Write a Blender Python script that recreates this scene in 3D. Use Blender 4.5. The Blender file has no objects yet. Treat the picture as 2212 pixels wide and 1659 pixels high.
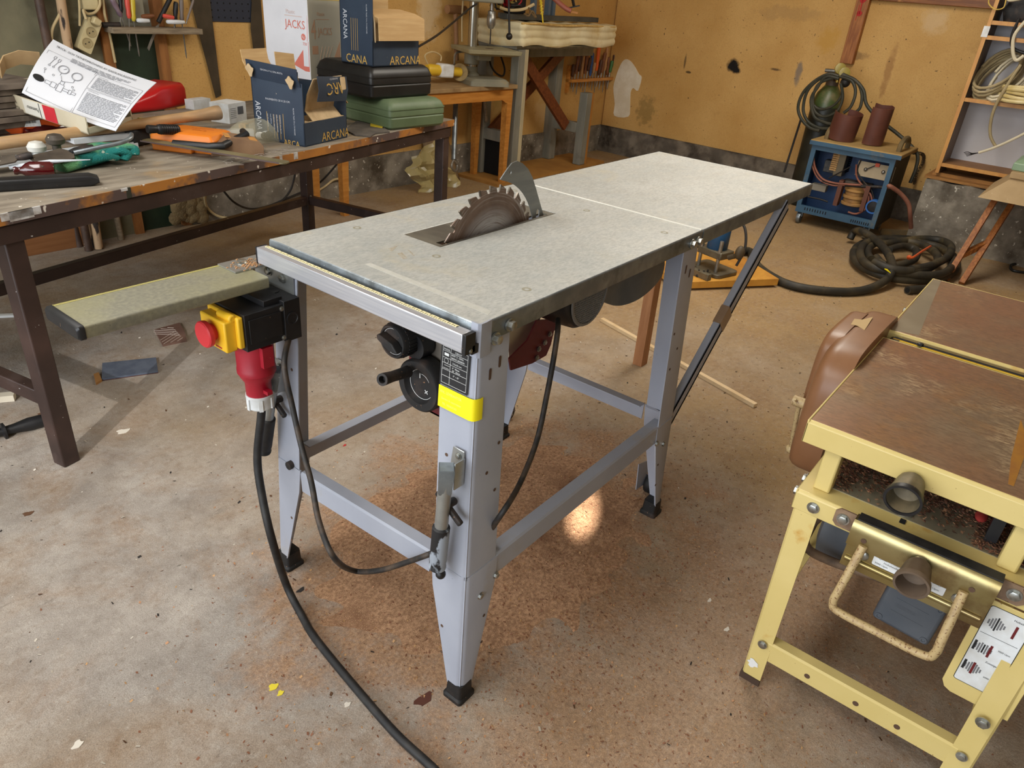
import bpy, bmesh, math, random
from mathutils import Vector as V3, Matrix
from mathutils.geometry import tessellate_polygon
random.seed(7)
S = bpy.context.scene
COL = S.collection
PI = math.pi
# ---------------------------------------------------------------- camera
CF = 1564.845
CP = V3((-0.81463509, -0.66860579, 1.32348229))
_y, _p, _r = [math.radians(a) for a in (36.14997568, 28.69292965, 4.97659902)]
_f = V3((math.cos(_y)*math.cos(_p), math.sin(_y)*math.cos(_p), -math.sin(_p)))
_r0 = V3((math.sin(_y), -math.cos(_y), 0)); _u0 = _r0.cross(_f)
CR = math.cos(_r)*_r0 + math.sin(_r)*_u0
CU = -math.sin(_r)*_r0 + math.cos(_r)*_u0
CD = _f
cam = bpy.data.cameras.new('camera'); camo = bpy.data.objects.new('camera', cam); COL.objects.link(camo)
camo.matrix_world = Matrix(((CR.x, CU.x, -CD.x, CP.x), (CR.y, CU.y, -CD.y, CP.y), (CR.z, CU.z, -CD.z, CP.z), (0, 0, 0, 1)))
cam.sensor_fit = 'HORIZONTAL'; cam.sensor_width = 36.0; cam.lens = CF/2212*36.0; cam.clip_start = 0.02
S.camera = camo
# ---------------------------------------------------------------- world, lights, exposure
S.view_settings.view_transform = 'Standard'; S.view_settings.look = 'None'
S.view_settings.exposure = 0.07; S.view_settings.gamma = 1.0; S.view_settings.use_curve_mapping = False
w = bpy.data.worlds.new('sky'); S.world = w; w.use_nodes = True
bg = w.node_tree.nodes['Background']; bg.inputs[0].default_value = (0.82, 0.90, 1.0, 1); bg.inputs[1].default_value = 1.2
def area(name, loc, target, sx, sy, power, col, spread=180):
    l = bpy.data.lights.new(name, 'AREA'); l.shape = 'RECTANGLE'; l.size = sx; l.size_y = sy; l.energy = power; l.color = col
    l.spread = math.radians(spread)
    o = bpy.data.objects.new(name, l); COL.objects.link(o); o.location = loc
    o.rotation_euler = (V3(target)-V3(loc)).to_track_quat('-Z', 'Y').to_euler(); return o
# area lamp for daylight through an assumed open garage door behind the camera
area('assumed_door_daylight', (-3.3, 0.5, 1.5), (2.0, 0.3, 0.3), 4.2, 1.7, 105, (0.90, 0.95, 1.0))
# added, unseen fill lights below the ceiling: one in front, one further in
area('front_top_fill', (-.6, .9, 2.40), (.2, .5, 0), 1.8, 1.0, 50, (1.0, 0.98, 0.95))
area('back_top_fill', (2.7, 0.6, 2.40), (2.7, 0.6, 0), 2.4, 0.5, 52, (1.0, 0.93, 0.82))
def beam_(name, loc, target, deg, power, blend, col):
    l = bpy.data.lights.new(name, 'SPOT'); l.spot_size = math.radians(deg); l.spot_blend = blend; l.energy = power; l.color = col; l.shadow_soft_size = .02
    o = bpy.data.objects.new(name, l); COL.objects.link(o); o.location = loc; o.rotation_euler = (V3(target)-V3(loc)).to_track_quat('-Z', 'Y').to_euler()
# added narrow spot lamps that make the sunlit floor patches; their source is assumed
beam_('added_sun_spot', (-3.0, -1.6, 1.75), (.69, .131, 0), 1.15, 6500, .35, (1.0, .93, .82))
beam_('added_sun_spot', (-3.0, -.6, 2.1), (.05, 1.72, 0), 9, 420, .6, (1.0, .98, .95))

# ---------------------------------------------------------------- measuring helpers (camera rays met with real planes)
def ray(px, py): return CD + (px-1106)/CF*CR - (py-829.5)/CF*CU
def Z(px, py, z=0.0): v = ray(px, py); return CP + v*((z-CP.z)/v.z)
def ZW(px, py, z=0.0):
    'floor point kept in front of the left wall'
    p = Z(px, py, z); return p if (p-KC).dot(NL) > .03 else LW(px, py, .03)
def X(px, py, x): v = ray(px, py); return CP + v*((x-CP.x)/v.x)
def Y(px, py, y): v = ray(px, py); return CP + v*((y-CP.y)/v.y)
def D(px, py, d): return CP + ray(px, py)*d
def PLN(px, py, pt, n): v = ray(px, py); return CP + v*((V3(pt)-CP).dot(n)/v.dot(n))
KC = V3((5.44, 3.12, 0)); NL = V3((-.0244, -.9997, 0)); NB = V3((-.999, .042, 0))
def LW(px, py, o=0.0): return PLN(px, py, KC+NL*o, NL)       # on / off the left wall
def BW(px, py, o=0.0): return PLN(px, py, KC+NB*o, NB)       # on / off the back wall
# ---------------------------------------------------------------- materials
def lin(c):
    if isinstance(c, str): c = [int(c[i:i+2], 16) for i in (0, 2, 4)]
    o = []
    for v in c[:3]:
        v = v/255.0; o.append(v/12.92 if v <= .04045 else ((v+.055)/1.055)**2.4)
    return (*o, 1.0)
class NT:
    def __init__(s, name):
        s.m = bpy.data.materials.new(name); s.m.use_nodes = True; s.t = s.m.node_tree; s.b = s.t.nodes['Principled BSDF']
        s.tc = s.t.nodes.new('ShaderNodeTexCoord')
    def n(s, typ, **kw):
        o = s.t.nodes.new(typ)
        for k, v in kw.items(): setattr(o, k, v)
        return o
    def l(s, a, b): s.t.links.new(a, b)
    def mapping(s, sc=(1, 1, 1), rot=(0, 0, 0), coord='Object'):
        m = s.n('ShaderNodeMapping'); m.inputs['Scale'].default_value = sc; m.inputs['Rotation'].default_value = rot
        s.l(s.tc.outputs[coord], m.inputs['Vector']); return m.outputs[0]
    def noise(s, vec, scale, detail=4, rough=.55, dist=0):
        o = s.n('ShaderNodeTexNoise'); o.inputs['Scale'].default_value = scale; o.inputs['Detail'].default_value = detail
        o.inputs['Roughness'].default_value = rough; o.inputs['Distortion'].default_value = dist
        s.l(vec, o.inputs['Vector']); return o.outputs[0]
    def ramp(s, fac, a, b, va=0., vb=1.):
        o = s.n('ShaderNodeMapRange'); o.inputs[1].default_value = a; o.inputs[2].default_value = b
        o.inputs[3].default_value = va; o.inputs[4].default_value = vb; s.l(fac, o.inputs[0]); return o.outputs[0]
    def mix(s, fac, a, b):
        o = s.n('ShaderNodeMix', data_type='RGBA')
        for i, v in ((0, fac), (6, a), (7, b)):
            if isinstance(v, (float, int)): o.inputs[i].default_value = v
            elif isinstance(v, tuple): o.inputs[i].default_value = v
            else: s.l(v, o.inputs[i])
        return o.outputs[2]
    def math(s, op, a, b=0.0, clamp=False):
        o = s.n('ShaderNodeMath', operation=op, use_clamp=clamp)
        for i, v in ((0, a), (1, b)):
            if isinstance(v, (float, int)): o.inputs[i].default_value = v
            else: s.l(v, o.inputs[i])
        return o.outputs[0]
    def bump(s, h, st, dist=.01):
        o = s.n('ShaderNodeBump'); o.inputs['Strength'].default_value = st; o.inputs['Distance'].default_value = dist
        s.l(h, o.inputs['Height']); s.l(o.outputs[0], s.b.inputs['Normal'])
MATS = {}
def mat(name, c, c2=None, scale=12, lo=.4, hi=.65, rough=.55, metal=0., bump=0., bscale=None, stretch=(1, 1, 1), rot=(0, 0, 0),
        speck=None, sscale=90, sth=.68, c3=None, s3=4, lo3=.52, hi3=.68, alpha=1., trans=0., coat=0., spec=.5):
    if name in MATS: return MATS[name]
    n = NT(name); b = n.b; vec = n.mapping(stretch, rot); col = lin(c)
    nz = n.noise(vec, scale, 5)
    if c2: col = n.mix(n.ramp(nz, lo, hi), lin(c), lin(c2))
    if c3: col = n.mix(n.ramp(n.noise(n.mapping(), s3, 6, .6), lo3, hi3), col, lin(c3))
    if speck: col = n.mix(n.ramp(n.noise(n.mapping(), sscale, 2), sth, sth+.04), col, lin(speck))
    if isinstance(col, tuple): b.inputs['Base Color'].default_value = col
    else: n.l(col, b.inputs['Base Color'])
    b.inputs['Roughness'].default_value = rough; b.inputs['Metallic'].default_value = metal
    b.inputs['Specular IOR Level'].default_value = spec
    if coat: b.inputs['Coat Weight'].default_value = coat
    if trans: b.inputs['Transmission Weight'].default_value = trans
    if alpha < 1: b.inputs['Alpha'].default_value = alpha
    if bump: n.bump(n.noise(vec, bscale or scale*4, 4), bump)
    MATS[name] = n.m; return n.m
# ---------------------------------------------------------------- mesh builder
WM = {}
def frame(o, x, z=None, y=None):
    "matrix with origin o, X axis along x, Z (or Y) towards z"
    x = V3(x).normalized()
    if z is not None:
        z = V3(z); z = (z - x*z.dot(x)).normalized(); y = z.cross(x)
    else:
        y = V3(y); y = (y - x*y.dot(x)).normalized(); z = x.cross(y)
    o = V3(o); return Matrix(((x.x, y.x, z.x, o.x), (x.y, y.y, z.y, o.y), (x.z, y.z, z.z, o.z), (0, 0, 0, 1)))
def axis(p, q, up=(0, 0, 1)):
    "matrix at p with Z axis from p to q"
    z = (V3(q)-V3(p)).normalized(); u = V3(up)
    if abs(u.normalized().dot(z)) > .98: u = V3((1, 0, 0)) if abs(z.x) < .9 else V3((0, 1, 0))
    x = u.cross(z).normalized(); y = z.cross(x); p = V3(p)
    return Matrix(((x.x, y.x, z.x, p.x), (x.y, y.y, z.y, p.y), (x.z, y.z, z.z, p.z), (0, 0, 0, 1)))
def rz(a, o=(0, 0, 0)): return Matrix.Translation(V3(o)) @ Matrix.Rotation(math.radians(a), 4, 'Z')
_tx = {}
def textmesh(body, size):
    k = (body, size)
    if k not in _tx:
        cu = bpy.data.curves.new('t', 'FONT'); cu.body = body; cu.size = size; cu.resolution_u = 2
        ob = bpy.data.objects.new('t', cu); me = bpy.data.meshes.new_from_object(ob)
        _tx[k] = ([v.co.copy() for v in me.vertices], [tuple(p.vertices) for p in me.polygons])
        bpy.data.objects.remove(ob); bpy.data.curves.remove(cu); bpy.data.meshes.remove(me)
    return _tx[k]
class MB:
    def __init__(s, M=None): s.v = []; s.f = []; s.m = []; s.M = M or Matrix.Identity(4); s.k = 0
    def add(s, vs, fs, M=None):
        T = s.M @ M if M is not None else s.M
        o = len(s.v); s.v += [T @ V3(v) for v in vs]
        for f in fs: s.f.append(tuple(o+i for i in f)); s.m.append(s.k)
        return s
    def mi(s, k): s.k = k; return s
    def box(s, a, b, M=None):
        (x0, y0, z0), (x1, y1, z1) = a, b
        return s.add([(x0, y0, z0), (x1, y0, z0), (x1, y1, z0), (x0, y1, z0), (x0, y0, z1), (x1, y0, z1), (x1, y1, z1), (x0, y1, z1)],
                     [(0, 3, 2, 1), (4, 5, 6, 7), (0, 1, 5, 4), (1, 2, 6, 5), (2, 3, 7, 6), (3, 0, 4, 7)], M)
    def beam(s, p, q, w, h, up=(0, 0, 1), off=0):
        "bar from p to q, w across, h along up"
        A = axis(p, q, up); L = (V3(q)-V3(p)).length
        return s.box((-w/2, -h/2+off, 0), (w/2, h/2+off, L), A)
    def prism(s, poly, z0, z1, M=None, holes=()):
        loops = [list(poly)] + [list(h) for h in holes]; n = sum(len(l) for l in loops)
        flat = [p for l in loops for p in l]
        tri = tessellate_polygon([[V3((p[0], p[1], 0)) for p in l] for l in loops])
        vs = [(p[0], p[1], z0) for p in flat] + [(p[0], p[1], z1) for p in flat]
        fs = []
        for t in tri:
            a, b, c = [V3(vs[i]) for i in t]
            if (b-a).cross(c-a).z < 0: t = (t[0], t[2], t[1])
            fs.append(tuple(i+n for i in t)); fs.append((t[0], t[2], t[1]))
        o = 0
        for li, l in enumerate(loops):
            ar = sum(l[i][0]*l[(i+1) % len(l)][1]-l[(i+1) % len(l)][0]*l[i][1] for i in range(len(l)))
            for i in range(len(l)):
                j = (i+1) % len(l); f = (o+i, o+j, o+j+n, o+i+n)
                if (ar < 0) != (li > 0): f = f[::-1]
                fs.append(f)
            o += len(l)
        if z1 < z0: fs = [f[::-1] for f in fs]
        return s.add(vs, fs, M)
    def loft(s, rings, cap=True, M=None, closed=True):
        n = len(rings[0]); vs = [p for r in rings for p in r]; fs = []
        for a in range(len(rings)-1):
            for i in range(n if closed else n-1):
                j = (i+1) % n; fs.append((a*n+i, a*n+j, a*n+n+j, a*n+n+i))
        if cap:
            fs.append(tuple(range(n))[::-1]); fs.append(tuple(range((len(rings)-1)*n, len(rings)*n)))
        return s.add(vs, fs, M)
    def lathe(s, prof, n=24, M=None, cap=True):
        rings = [[(r*math.cos(2*PI*i/n), r*math.sin(2*PI*i/n), z) for i in range(n)] for r, z in prof]
        return s.loft(rings, cap, M)
    def cyl(s, p, q, r, n=16, r2=None):
        return s.lathe([(r, 0), (r if r2 is None else r2, (V3(q)-V3(p)).length)], n, axis(p, q))
    def rod(s, p, q, prof, n=16):
        return s.lathe(prof, n, axis(p, q))
    def sph(s, c, r, n=12, sc=(1, 1, 1)):
        pr = [(max(1e-4, r*math.sin(PI*i/n)), -r*math.cos(PI*i/n)) for i in range(n+1)]
        return s.lathe(pr, n+4, Matrix.Translation(V3(c)) @ Matrix.Diagonal((*sc, 1)))
    def tube(s, pts, r, n=10, closed=False, cap=True):
        P = [V3(p) for p in pts]; N = len(P); rings = []; up = None
        for i in range(N):
            if closed: t = P[(i+1) % N]-P[i-1]
            else: t = P[min(i+1, N-1)]-P[max(i-1, 0)]
            t.normalize()
            if up is None: up = V3((0, 0, 1)) if abs(t.z) < .9 else V3((1, 0, 0))
            u = (up - t*up.dot(t))
            if u.length < 1e-4: u = t.orthogonal()
            u.normalize(); up = u; b = t.cross(u); rr = r[i] if isinstance(r, (list, tuple)) else r
            rings.append([P[i]+(u*math.cos(2*PI*k/n)+b*math.sin(2*PI*k/n))*rr for k in range(n)])
        if closed: rings.append(rings[0]); cap = False
        return s.loft(rings, cap)
    def sheet(s, pts, wvec, th):
        "strip along pts swept by wvec, thickness th"
        P = [V3(p) for p in pts]; w = V3(wvec); out = []
        for i in range(len(P)):
            t = (P[min(i+1, len(P)-1)]-P[max(i-1, 0)]).normalized(); nn = t.cross(w).normalized()*th/2
            out.append([P[i]+nn, P[i]+w+nn, P[i]+w-nn, P[i]-nn])
        return s.loft(out)
    def grid(s, fn, nu, nv, th=0.0):
        vs = [fn(i/nu, j/nv) for j in range(nv+1) for i in range(nu+1)]
        fs = [(j*(nu+1)+i, j*(nu+1)+i+1, (j+1)*(nu+1)+i+1, (j+1)*(nu+1)+i) for j in range(nv) for i in range(nu)]
        return s.add(vs, fs)
    def text(s, body, size, M, off=.0006, center=False, sx=1.0):
        vs, fs = textmesh(body, size)
        if not vs: return s
        x0 = min(v.x for v in vs); x1 = max(v.x for v in vs); d = (x0+x1)/2 if center else 0
        return s.add([((v.x-d)*sx, v.y, off) for v in vs], fs, M)
    def hexbolt(s, p, n, r=.009, h=.007):
        A = axis(p, V3(p)+V3(n)); s.lathe([(r*1.35, 0), (r*1.35, h*.25)], 14, A); return s.lathe([(r, h*.25), (r, h*.9), (r*.8, h)], 6, A)
    def build(s, name, mats, parent=None, smooth=40, bevel=0, seg=2, label=None, cat=None, group=None, kind=None, origin=None, solid=0, subsurf=0):
        if not isinstance(mats, (list, tuple)): mats = [mats]
        xs = [v.x for v in s.v]; ys = [v.y for v in s.v]; zs = [v.z for v in s.v]
        if parent is not None: W = WM[parent.name]
        else: W = Matrix.Translation(V3(origin) if origin is not None else V3(((min(xs)+max(xs))/2, (min(ys)+max(ys))/2, min(zs))))
        I = W.inverted(); me = bpy.data.meshes.new(name)
        me.from_pydata([I @ v for v in s.v], [], s.f)
        for m in mats: me.materials.append(m)
        me.polygons.foreach_set('material_index', s.m); me.update()
        if smooth:
            me.shade_smooth(); me.set_sharp_from_angle(angle=math.radians(smooth))
        o = bpy.data.objects.new(name, me); COL.objects.link(o)
        if parent is not None: o.parent = parent; WM[o.name] = W
        else: o.matrix_basis = W; WM[o.name] = W
        if solid:
            md = o.modifiers.new('solidify', 'SOLIDIFY'); md.thickness = solid; md.offset = 0
        if bevel:
            md = o.modifiers.new('bevel', 'BEVEL'); md.width = bevel; md.segments = seg; md.limit_method = 'ANGLE'; md.angle_limit = math.radians(40)
        if subsurf:
            md = o.modifiers.new('subsurf', 'SUBSURF'); md.levels = subsurf; md.render_levels = subsurf
        tag(o, label, cat, group, kind); return o
def tag(o, label=None, cat=None, group=None, kind=None):
    for k, v in (('label', label), ('category', cat), ('group', group), ('kind', kind)):
        if v: o[k] = v
    return o
def thing(name, loc, label, cat, group=None):
    o = bpy.data.objects.new(name, None); COL.objects.link(o); o.location = loc; o.empty_display_size = .05
    WM[o.name] = Matrix.Translation(V3(loc)); return tag(o, label, cat, group)
def dup(root, M, label=None):
    "copy a thing with its parts and sub-parts; M moves it"
    r = root.copy(); COL.objects.link(r); r.matrix_basis = M @ root.matrix_basis
    if label: r['label'] = label
    for ch in root.children:
        c = ch.copy(); COL.objects.link(c); c.parent = r
        for g in ch.children:
            d = g.copy(); COL.objects.link(d); d.parent = c
    return r
def spline(pts, n=8, closed=False):
    P = [V3(p) for p in pts]; N = len(P); out = []
    for i in range(N if closed else N-1):
        if closed: a, b, c, d = P[i-1], P[i], P[(i+1) % N], P[(i+2) % N]
        else: a, b, c, d = P[max(i-1, 0)], P[i], P[i+1], P[min(i+2, N-1)]
        for k in range(n):
            t = k/n; out.append(.5*((2*b)+(c-a)*t+(2*a-5*b+4*c-d)*t*t+(3*b-a-3*c+d)*t*t*t))
    if not closed: out.append(P[-1])
    return out
def arc(cx, cy, r, a0, a1, n=12): return [(cx+r*math.cos(math.radians(a0+(a1-a0)*i/n)), cy+r*math.sin(math.radians(a0+(a1-a0)*i/n))) for i in range(n+1)]
def rrect(x0, y0, x1, y1, r, n=4):
    return arc(x1-r, y0+r, r, -90, 0, n)+arc(x1-r, y1-r, r, 0, 90, n)+arc(x0+r, y1-r, r, 90, 180, n)+arc(x0+r, y0+r, r, 180, 270, n)
def circ(cx, cy, r, n=14): return [(cx+r*math.cos(2*PI*i/n), cy+r*math.sin(2*PI*i/n)) for i in range(n)]
# ================================================================ SETTING
def floor_mat():
    n = NT('dusty_concrete'); vec = n.mapping()
    big = n.noise(vec, 1.1, 5, .6); mid = n.noise(vec, 6, 6, .65); fine = n.noise(vec, 120, 3, .6); grit = n.noise(vec, 420, 2)
    c = n.mix(n.ramp(mid, .35, .68), lin((150, 141, 132)), lin((186, 178, 168)))
    sep = n.n('ShaderNodeSeparateXYZ'); n.l(n.tc.outputs['Object'], sep.inputs[0])
    x, y = sep.outputs[0], sep.outputs[1]
    # ochre wood dust plus painted wall bounce, stronger towards the back of the room
    d = n.math('ADD', n.ramp(x, -.3, 2.6), n.ramp(big, .3, .7, -.42, .42), True)
    c = n.mix(n.math('MULTIPLY', d, .85), c, lin((176, 142, 88)))
    st = n.ramp(n.noise(vec, 2.3, 6, .7, .6), .52, .7)
    c = n.mix(n.math('MULTIPLY', st, .38), c, lin((134, 108, 76)))
    # sawdust spread round the saw
    def blob(cx, cy, rx, ry):
        a = n.math('MULTIPLY', n.math('SUBTRACT', x, cx), 1/rx); b = n.math('MULTIPLY', n.math('SUBTRACT', y, cy), 1/ry)
        return n.math('ADD', n.math('MULTIPLY', a, a), n.math('MULTIPLY', b, b))
    for cx, cy, rx, ry, amt in ((.45, .25, .75, .5, .9), (.35, -.35, .75, .4, .5), (1.2, -.7, .6, .4, .5), (-.1, -.35, .5, .4, .22)):
        e = n.math('ADD', blob(cx, cy, rx, ry), n.ramp(n.noise(vec, 4.5, 6, .7), .25, .75, -.9, .9))
        k = n.ramp(e, .35, 1.1, amt, 0.)
        c = n.mix(k, c, n.mix(n.ramp(fine, .35, .65), lin((146, 108, 78)), lin((192, 152, 114))))
    c = n.mix(n.ramp(n.noise(vec, 110, 4, .75), .62, .70, 0, .6), c, lin((104, 78, 54)))
    c = n.mix(n.ramp(n.noise(vec, 120, 3, .7), .68, .73, 0, .8), c, lin((214, 205, 190)))
    c = n.mix(n.math('MULTIPLY', n.ramp(n.noise(vec, 3.1, 7, .72, .8), .48, .68), n.ramp(n.noise(vec, 38, 4, .7), .3, .7, .15, .75)), c, lin((150, 116, 82)))
    c = n.mix(n.ramp(n.noise(vec, 38, 5, .75), .5, .72, 0, .4), c, lin((112, 98, 84)))
    c = n.mix(n.ramp(n.noise(vec, 52, 5, .75), .52, .74, 0, .35), c, lin((206, 198, 186)))
    c = n.mix(n.ramp(grit, .35, .65, .0, .42), c, lin((88, 76, 66)))
    c = n.mix(n.ramp(n.noise(n.mapping((1, 3.5, 1), (0, 0, .5)), 3.2, 6, .75, 1.2), .62, .72, 0, .5), c, lin((84, 74, 66)))
    n.l(c, n.b.inputs['Base Color']); n.b.inputs['Roughness'].default_value = .8; n.b.inputs['Specular IOR Level'].default_value = .25
    n.bump(n.math('ADD', n.math('MULTIPLY', mid, .6), n.math('MULTIPLY', fine, .35)), .35, .012); return n.m
def wall_mat(name, blobs, P0, U):
    "ochre hardboard; blobs = (u, z, ru, rz, colour, amount, edge)"
    n = NT(name); vec = n.mapping(coord='Object')
    c = n.mix(n.ramp(n.noise(vec, 2.0, 5, .6), .3, .7), lin((194, 150, 84)), lin((215, 174, 108)))
    c = n.mix(n.ramp(n.noise(vec, 140, 3, .6), .5, .75, 0, .4), c, lin((150, 104, 48)))
    c = n.mix(n.ramp(n.noise(vec, 7, 6, .7), .6, .72, 0, .3), c, lin((160, 118, 62)))
    geo = n.n('ShaderNodeNewGeometry'); sep = n.n('ShaderNodeSeparateXYZ'); n.l(geo.outputs['Position'], sep.inputs[0])
    u = sep.outputs[U]; z = sep.outputs[2]; wob = n.noise(vec, 14, 5, .7)
    for bu, bz, ru, rzz, colr, amt, edge in blobs:
        a = n.math('MULTIPLY', n.math('SUBTRACT', u, bu), 1/ru); b = n.math('MULTIPLY', n.math('SUBTRACT', z, bz), 1/rzz)
        e = n.math('ADD', n.math('ADD', n.math('MULTIPLY', a, a), n.math('MULTIPLY', b, b)), n.ramp(wob, .25, .75, -edge, edge))
        c = n.mix(n.ramp(e, .25, 1., amt, 0.), c, lin(colr))
    c = n.mix(n.ramp(n.noise(vec, 45, 2, .5), .72, .75, 0, .8), c, lin((70, 52, 34)))
    n.l(c, n.b.inputs['Base Color']); n.b.inputs['Roughness'].default_value = .62; n.b.inputs['Specular IOR Level'].default_value = .3
    n.bump(n.noise(vec, 180, 3), .08, .004); return n.m
m_floor = floor_mat()
def bwp(px, py): p = BW(px, py); return p.y, p.z
bl = []
for px, py, ru, rv, colr, amt, ed in ((1583, 140, .06, .055, (18, 15, 13), 1, .5), (1590, 152, .045, .03, (18, 15, 13), 1, .5), (1480, 133, .012, .07, (60, 48, 38), .7, .3), (1487, 156, .03, .012, (40, 30, 24), .8, .3),
                                  (1724, 160, .03, .1, (120, 112, 104), .8, .5), (1675, 150, .05, .012, (60, 44, 30), .8, .5), (1700, 30, .3, .06, (160, 128, 84), .35, 1.2), (1395, 240, .12, .14, (110, 96, 50), .45, 1.4), (1790, 85, .1, .1, (196, 150, 70), .8, .8),
                                  (1850, 120, .09, .03, (110, 80, 52), .6, .9), (1920, 150, .03, .2, (150, 104, 58), .6, .6), (2020, 45, .1, .1, (216, 190, 150), .5, .6)):
    u, z = bwp(px, py); bl.append((u, z, ru, rv, colr, amt, ed))
m_wallb = wall_mat('ochre_board_back', bl, None, 1)
ll = []
for px, py, ru, rv, colr, amt, ed in ((925, 20, .12, .22, (226, 206, 170), .55, .8), (1170, 240, .12, .12, (214, 180, 130), .5, .9), (1105, 200, .25, .3, (178, 150, 78), .5, .8)):
    p = LW(px, py); ll.append((p.x, p.z, ru, rv, colr, amt, ed))
m_walll = wall_mat('ochre_board_left', ll, None, 0)
m_conc = mat('raw_concrete', (112, 104, 92), (150, 142, 128), 9, rough=.9, bump=.6, bscale=26, c3=(70, 60, 46), s3=3.5, speck=(196, 190, 176), sscale=40, sth=.66)
m_concd = mat('dark_old_concrete', (92, 84, 74), (128, 118, 104), 8, rough=.92, bump=.7, bscale=20, c3=(52, 44, 36), s3=5)
m_plaster = mat('grey_green_plaster', (108, 104, 82), (128, 122, 96), 5, rough=.8, bump=.2, c3=(86, 80, 60), s3=3)
m_ceil = mat('white_ceiling', (214, 204, 184), rough=.9)
ULw = V3((.9997, -.0244, 0)); UB = V3((-.042, -.999, 0))
ZB = .235
b = MB(); b.add([(-3.6, -3.6, 0), (6.2, -3.6, 0), (6.2, 4.2, 0), (-3.6, 4.2, 0), (-3.6, -3.6, -.1), (6.2, -3.6, -.1), (6.2, 4.2, -.1), (-3.6, 4.2, -.1)],
                [(0, 1, 2, 3), (7, 6, 5, 4), (0, 4, 5, 1), (1, 5, 6, 2), (2, 6, 7, 3), (3, 7, 4, 0)])
b.build('floor', m_floor, kind='structure', origin=(0, 0, 0), smooth=0)
ML = frame(KC, -ULw, z=(0, 0, 1))   # X runs from the corner towards the door side
# x axis = -ULw, z up, y = z cross x ; thickness goes outward
def lwbox(b, s0, s1, z0, z1, o0, o1):
    A = KC-ULw*s0; B = KC-ULw*s1
    P = [A+NL*o0, B+NL*o0, B+NL*o1, A+NL*o1]
    vs = [(p.x, p.y, z) for z in (z0, z1) for p in P]
    return b.add(vs, [(0, 1, 2, 3), (7, 6, 5, 4), (0, 4, 5, 1), (1, 5, 6, 2), (2, 6, 7, 3), (3, 7, 4, 0)])
def bwbox(b, s0, s1, z0, z1, o0, o1):
    A = KC+UB*s0; B = KC+UB*s1
    P = [A+NB*o0, B+NB*o0, B+NB*o1, A+NB*o1]
    vs = [(p.x, p.y, z) for z in (z0, z1) for p in P]
    return b.add(vs, [(3, 2, 1, 0), (4, 5, 6, 7), (1, 5, 4, 0), (2, 6, 5, 1), (3, 7, 6, 2), (0, 4, 7, 3)])
sl = lambda px, py: (KC-LW(px, py)).dot(ULw)      # distance along the left wall from the corner
sb = lambda px, py: (BW(px, py)-KC).dot(UB)
s_panel = sl(362, 130)                              # where the board ends and the narrow green panel begins
b = MB(); lwbox(b, -.1, s_panel, .0, 2.5, -.12, 0); b.build('wall_left', m_walll, kind='structure', smooth=0)
s_dl = sl(212, 60)
b = MB(); lwbox(b, s_panel, s_dl+.02, 0, 2.5, -.16, -.06); lwbox(b, s_dl, 9.0, .0, 2.5, -.12, 0); b.build('wall_left_plaster', m_plaster, kind='structure', smooth=0)
b = MB(); lwbox(b, -.1, s_panel, 0, ZB, -.12, .012); b.build('baseboard_left', m_conc, kind='structure', smooth=0)
b = MB(); bwbox(b, -.1, 7.0, .0, 2.5, -.12, 0); b.build('wall_back', m_wallb, kind='structure', smooth=0)
b = MB()
def bb(u, v):
    p = KC+UB*(u*7.0-.05)+NB*(.02+.02*math.sin(u*70+v*5)*math.sin(u*163)*(1 if .1 < v < .95 else .3)); return (p.x, p.y, v*ZB)
b.grid(lambda u, v: bb(u, v), 160, 6); b.grid(lambda u, v: tuple(KC+UB*(u*7.0-.05)+NB*(.02*(1-v)+.008*math.sin(u*70)*(1-v))+V3((0, 0, ZB))), 160, 2)
b.build('baseboard_back', m_concd, kind='structure', smooth=60)
b = MB(); b.box((-3.6, -3.7, 0), (6.2, -3.6, 2.5)); b.build('wall_right', mat('pale_board', (196, 176, 140)), kind='structure', smooth=0)
b = MB(); b.box((-3.7, 2.6, 0), (-3.6, 4.2, 2.5)); b.box((-3.7, -3.7, 0), (-3.6, -2.2, 2.5)); b.box((-3.7, -2.2, 2.35), (-3.6, 2.6, 2.5)); b.build('wall_front', m_plaster, kind='structure', smooth=0)
b = MB(); b.box((-3.7, -3.7, 2.45), (6.2, 4.2, 2.55)); b.build('ceiling', m_ceil, kind='structure', smooth=0)
# panel joints on the boards (thin cover lines)
# narrow green panel between raw wood strips
m_green = mat('dark_green_paint', (28, 44, 30), (40, 58, 40), 6, rough=.5, bump=.1, speck=(170, 166, 150), sscale=40, sth=.76)
m_fr = mat('brown_raw_wood', (126, 78, 36), (158, 104, 52), 10, rough=.7, stretch=(3, 3, .4), bump=.2)
dr = thing('trim_5', KC-ULw*((s_panel+s_dl)/2)+NL*.0, None, None); dr['kind'] = 'structure'
zs = LW(300, 60).z
b = MB(); lwbox(b, s_panel+.045, s_dl-.045, .0, zs, -.055, -.02); b.build('green_panel', m_green, dr, smooth=0)
b = MB(); lwbox(b, s_panel+.045, s_dl-.045, zs, 2.0, -.055, -.025); b.build('grey_panel', mat('grey_painted_pane', (136, 134, 118), (158, 154, 138), 4, rough=.5), dr, smooth=0)
for s0, s1 in ((s_panel, s_panel+.045), (s_dl-.045, s_dl)):
    b = MB(); lwbox(b, s0, s1, 0, 2.05, -.06, .02); b.build('frame_strip', m_fr, dr, smooth=0)
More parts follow.
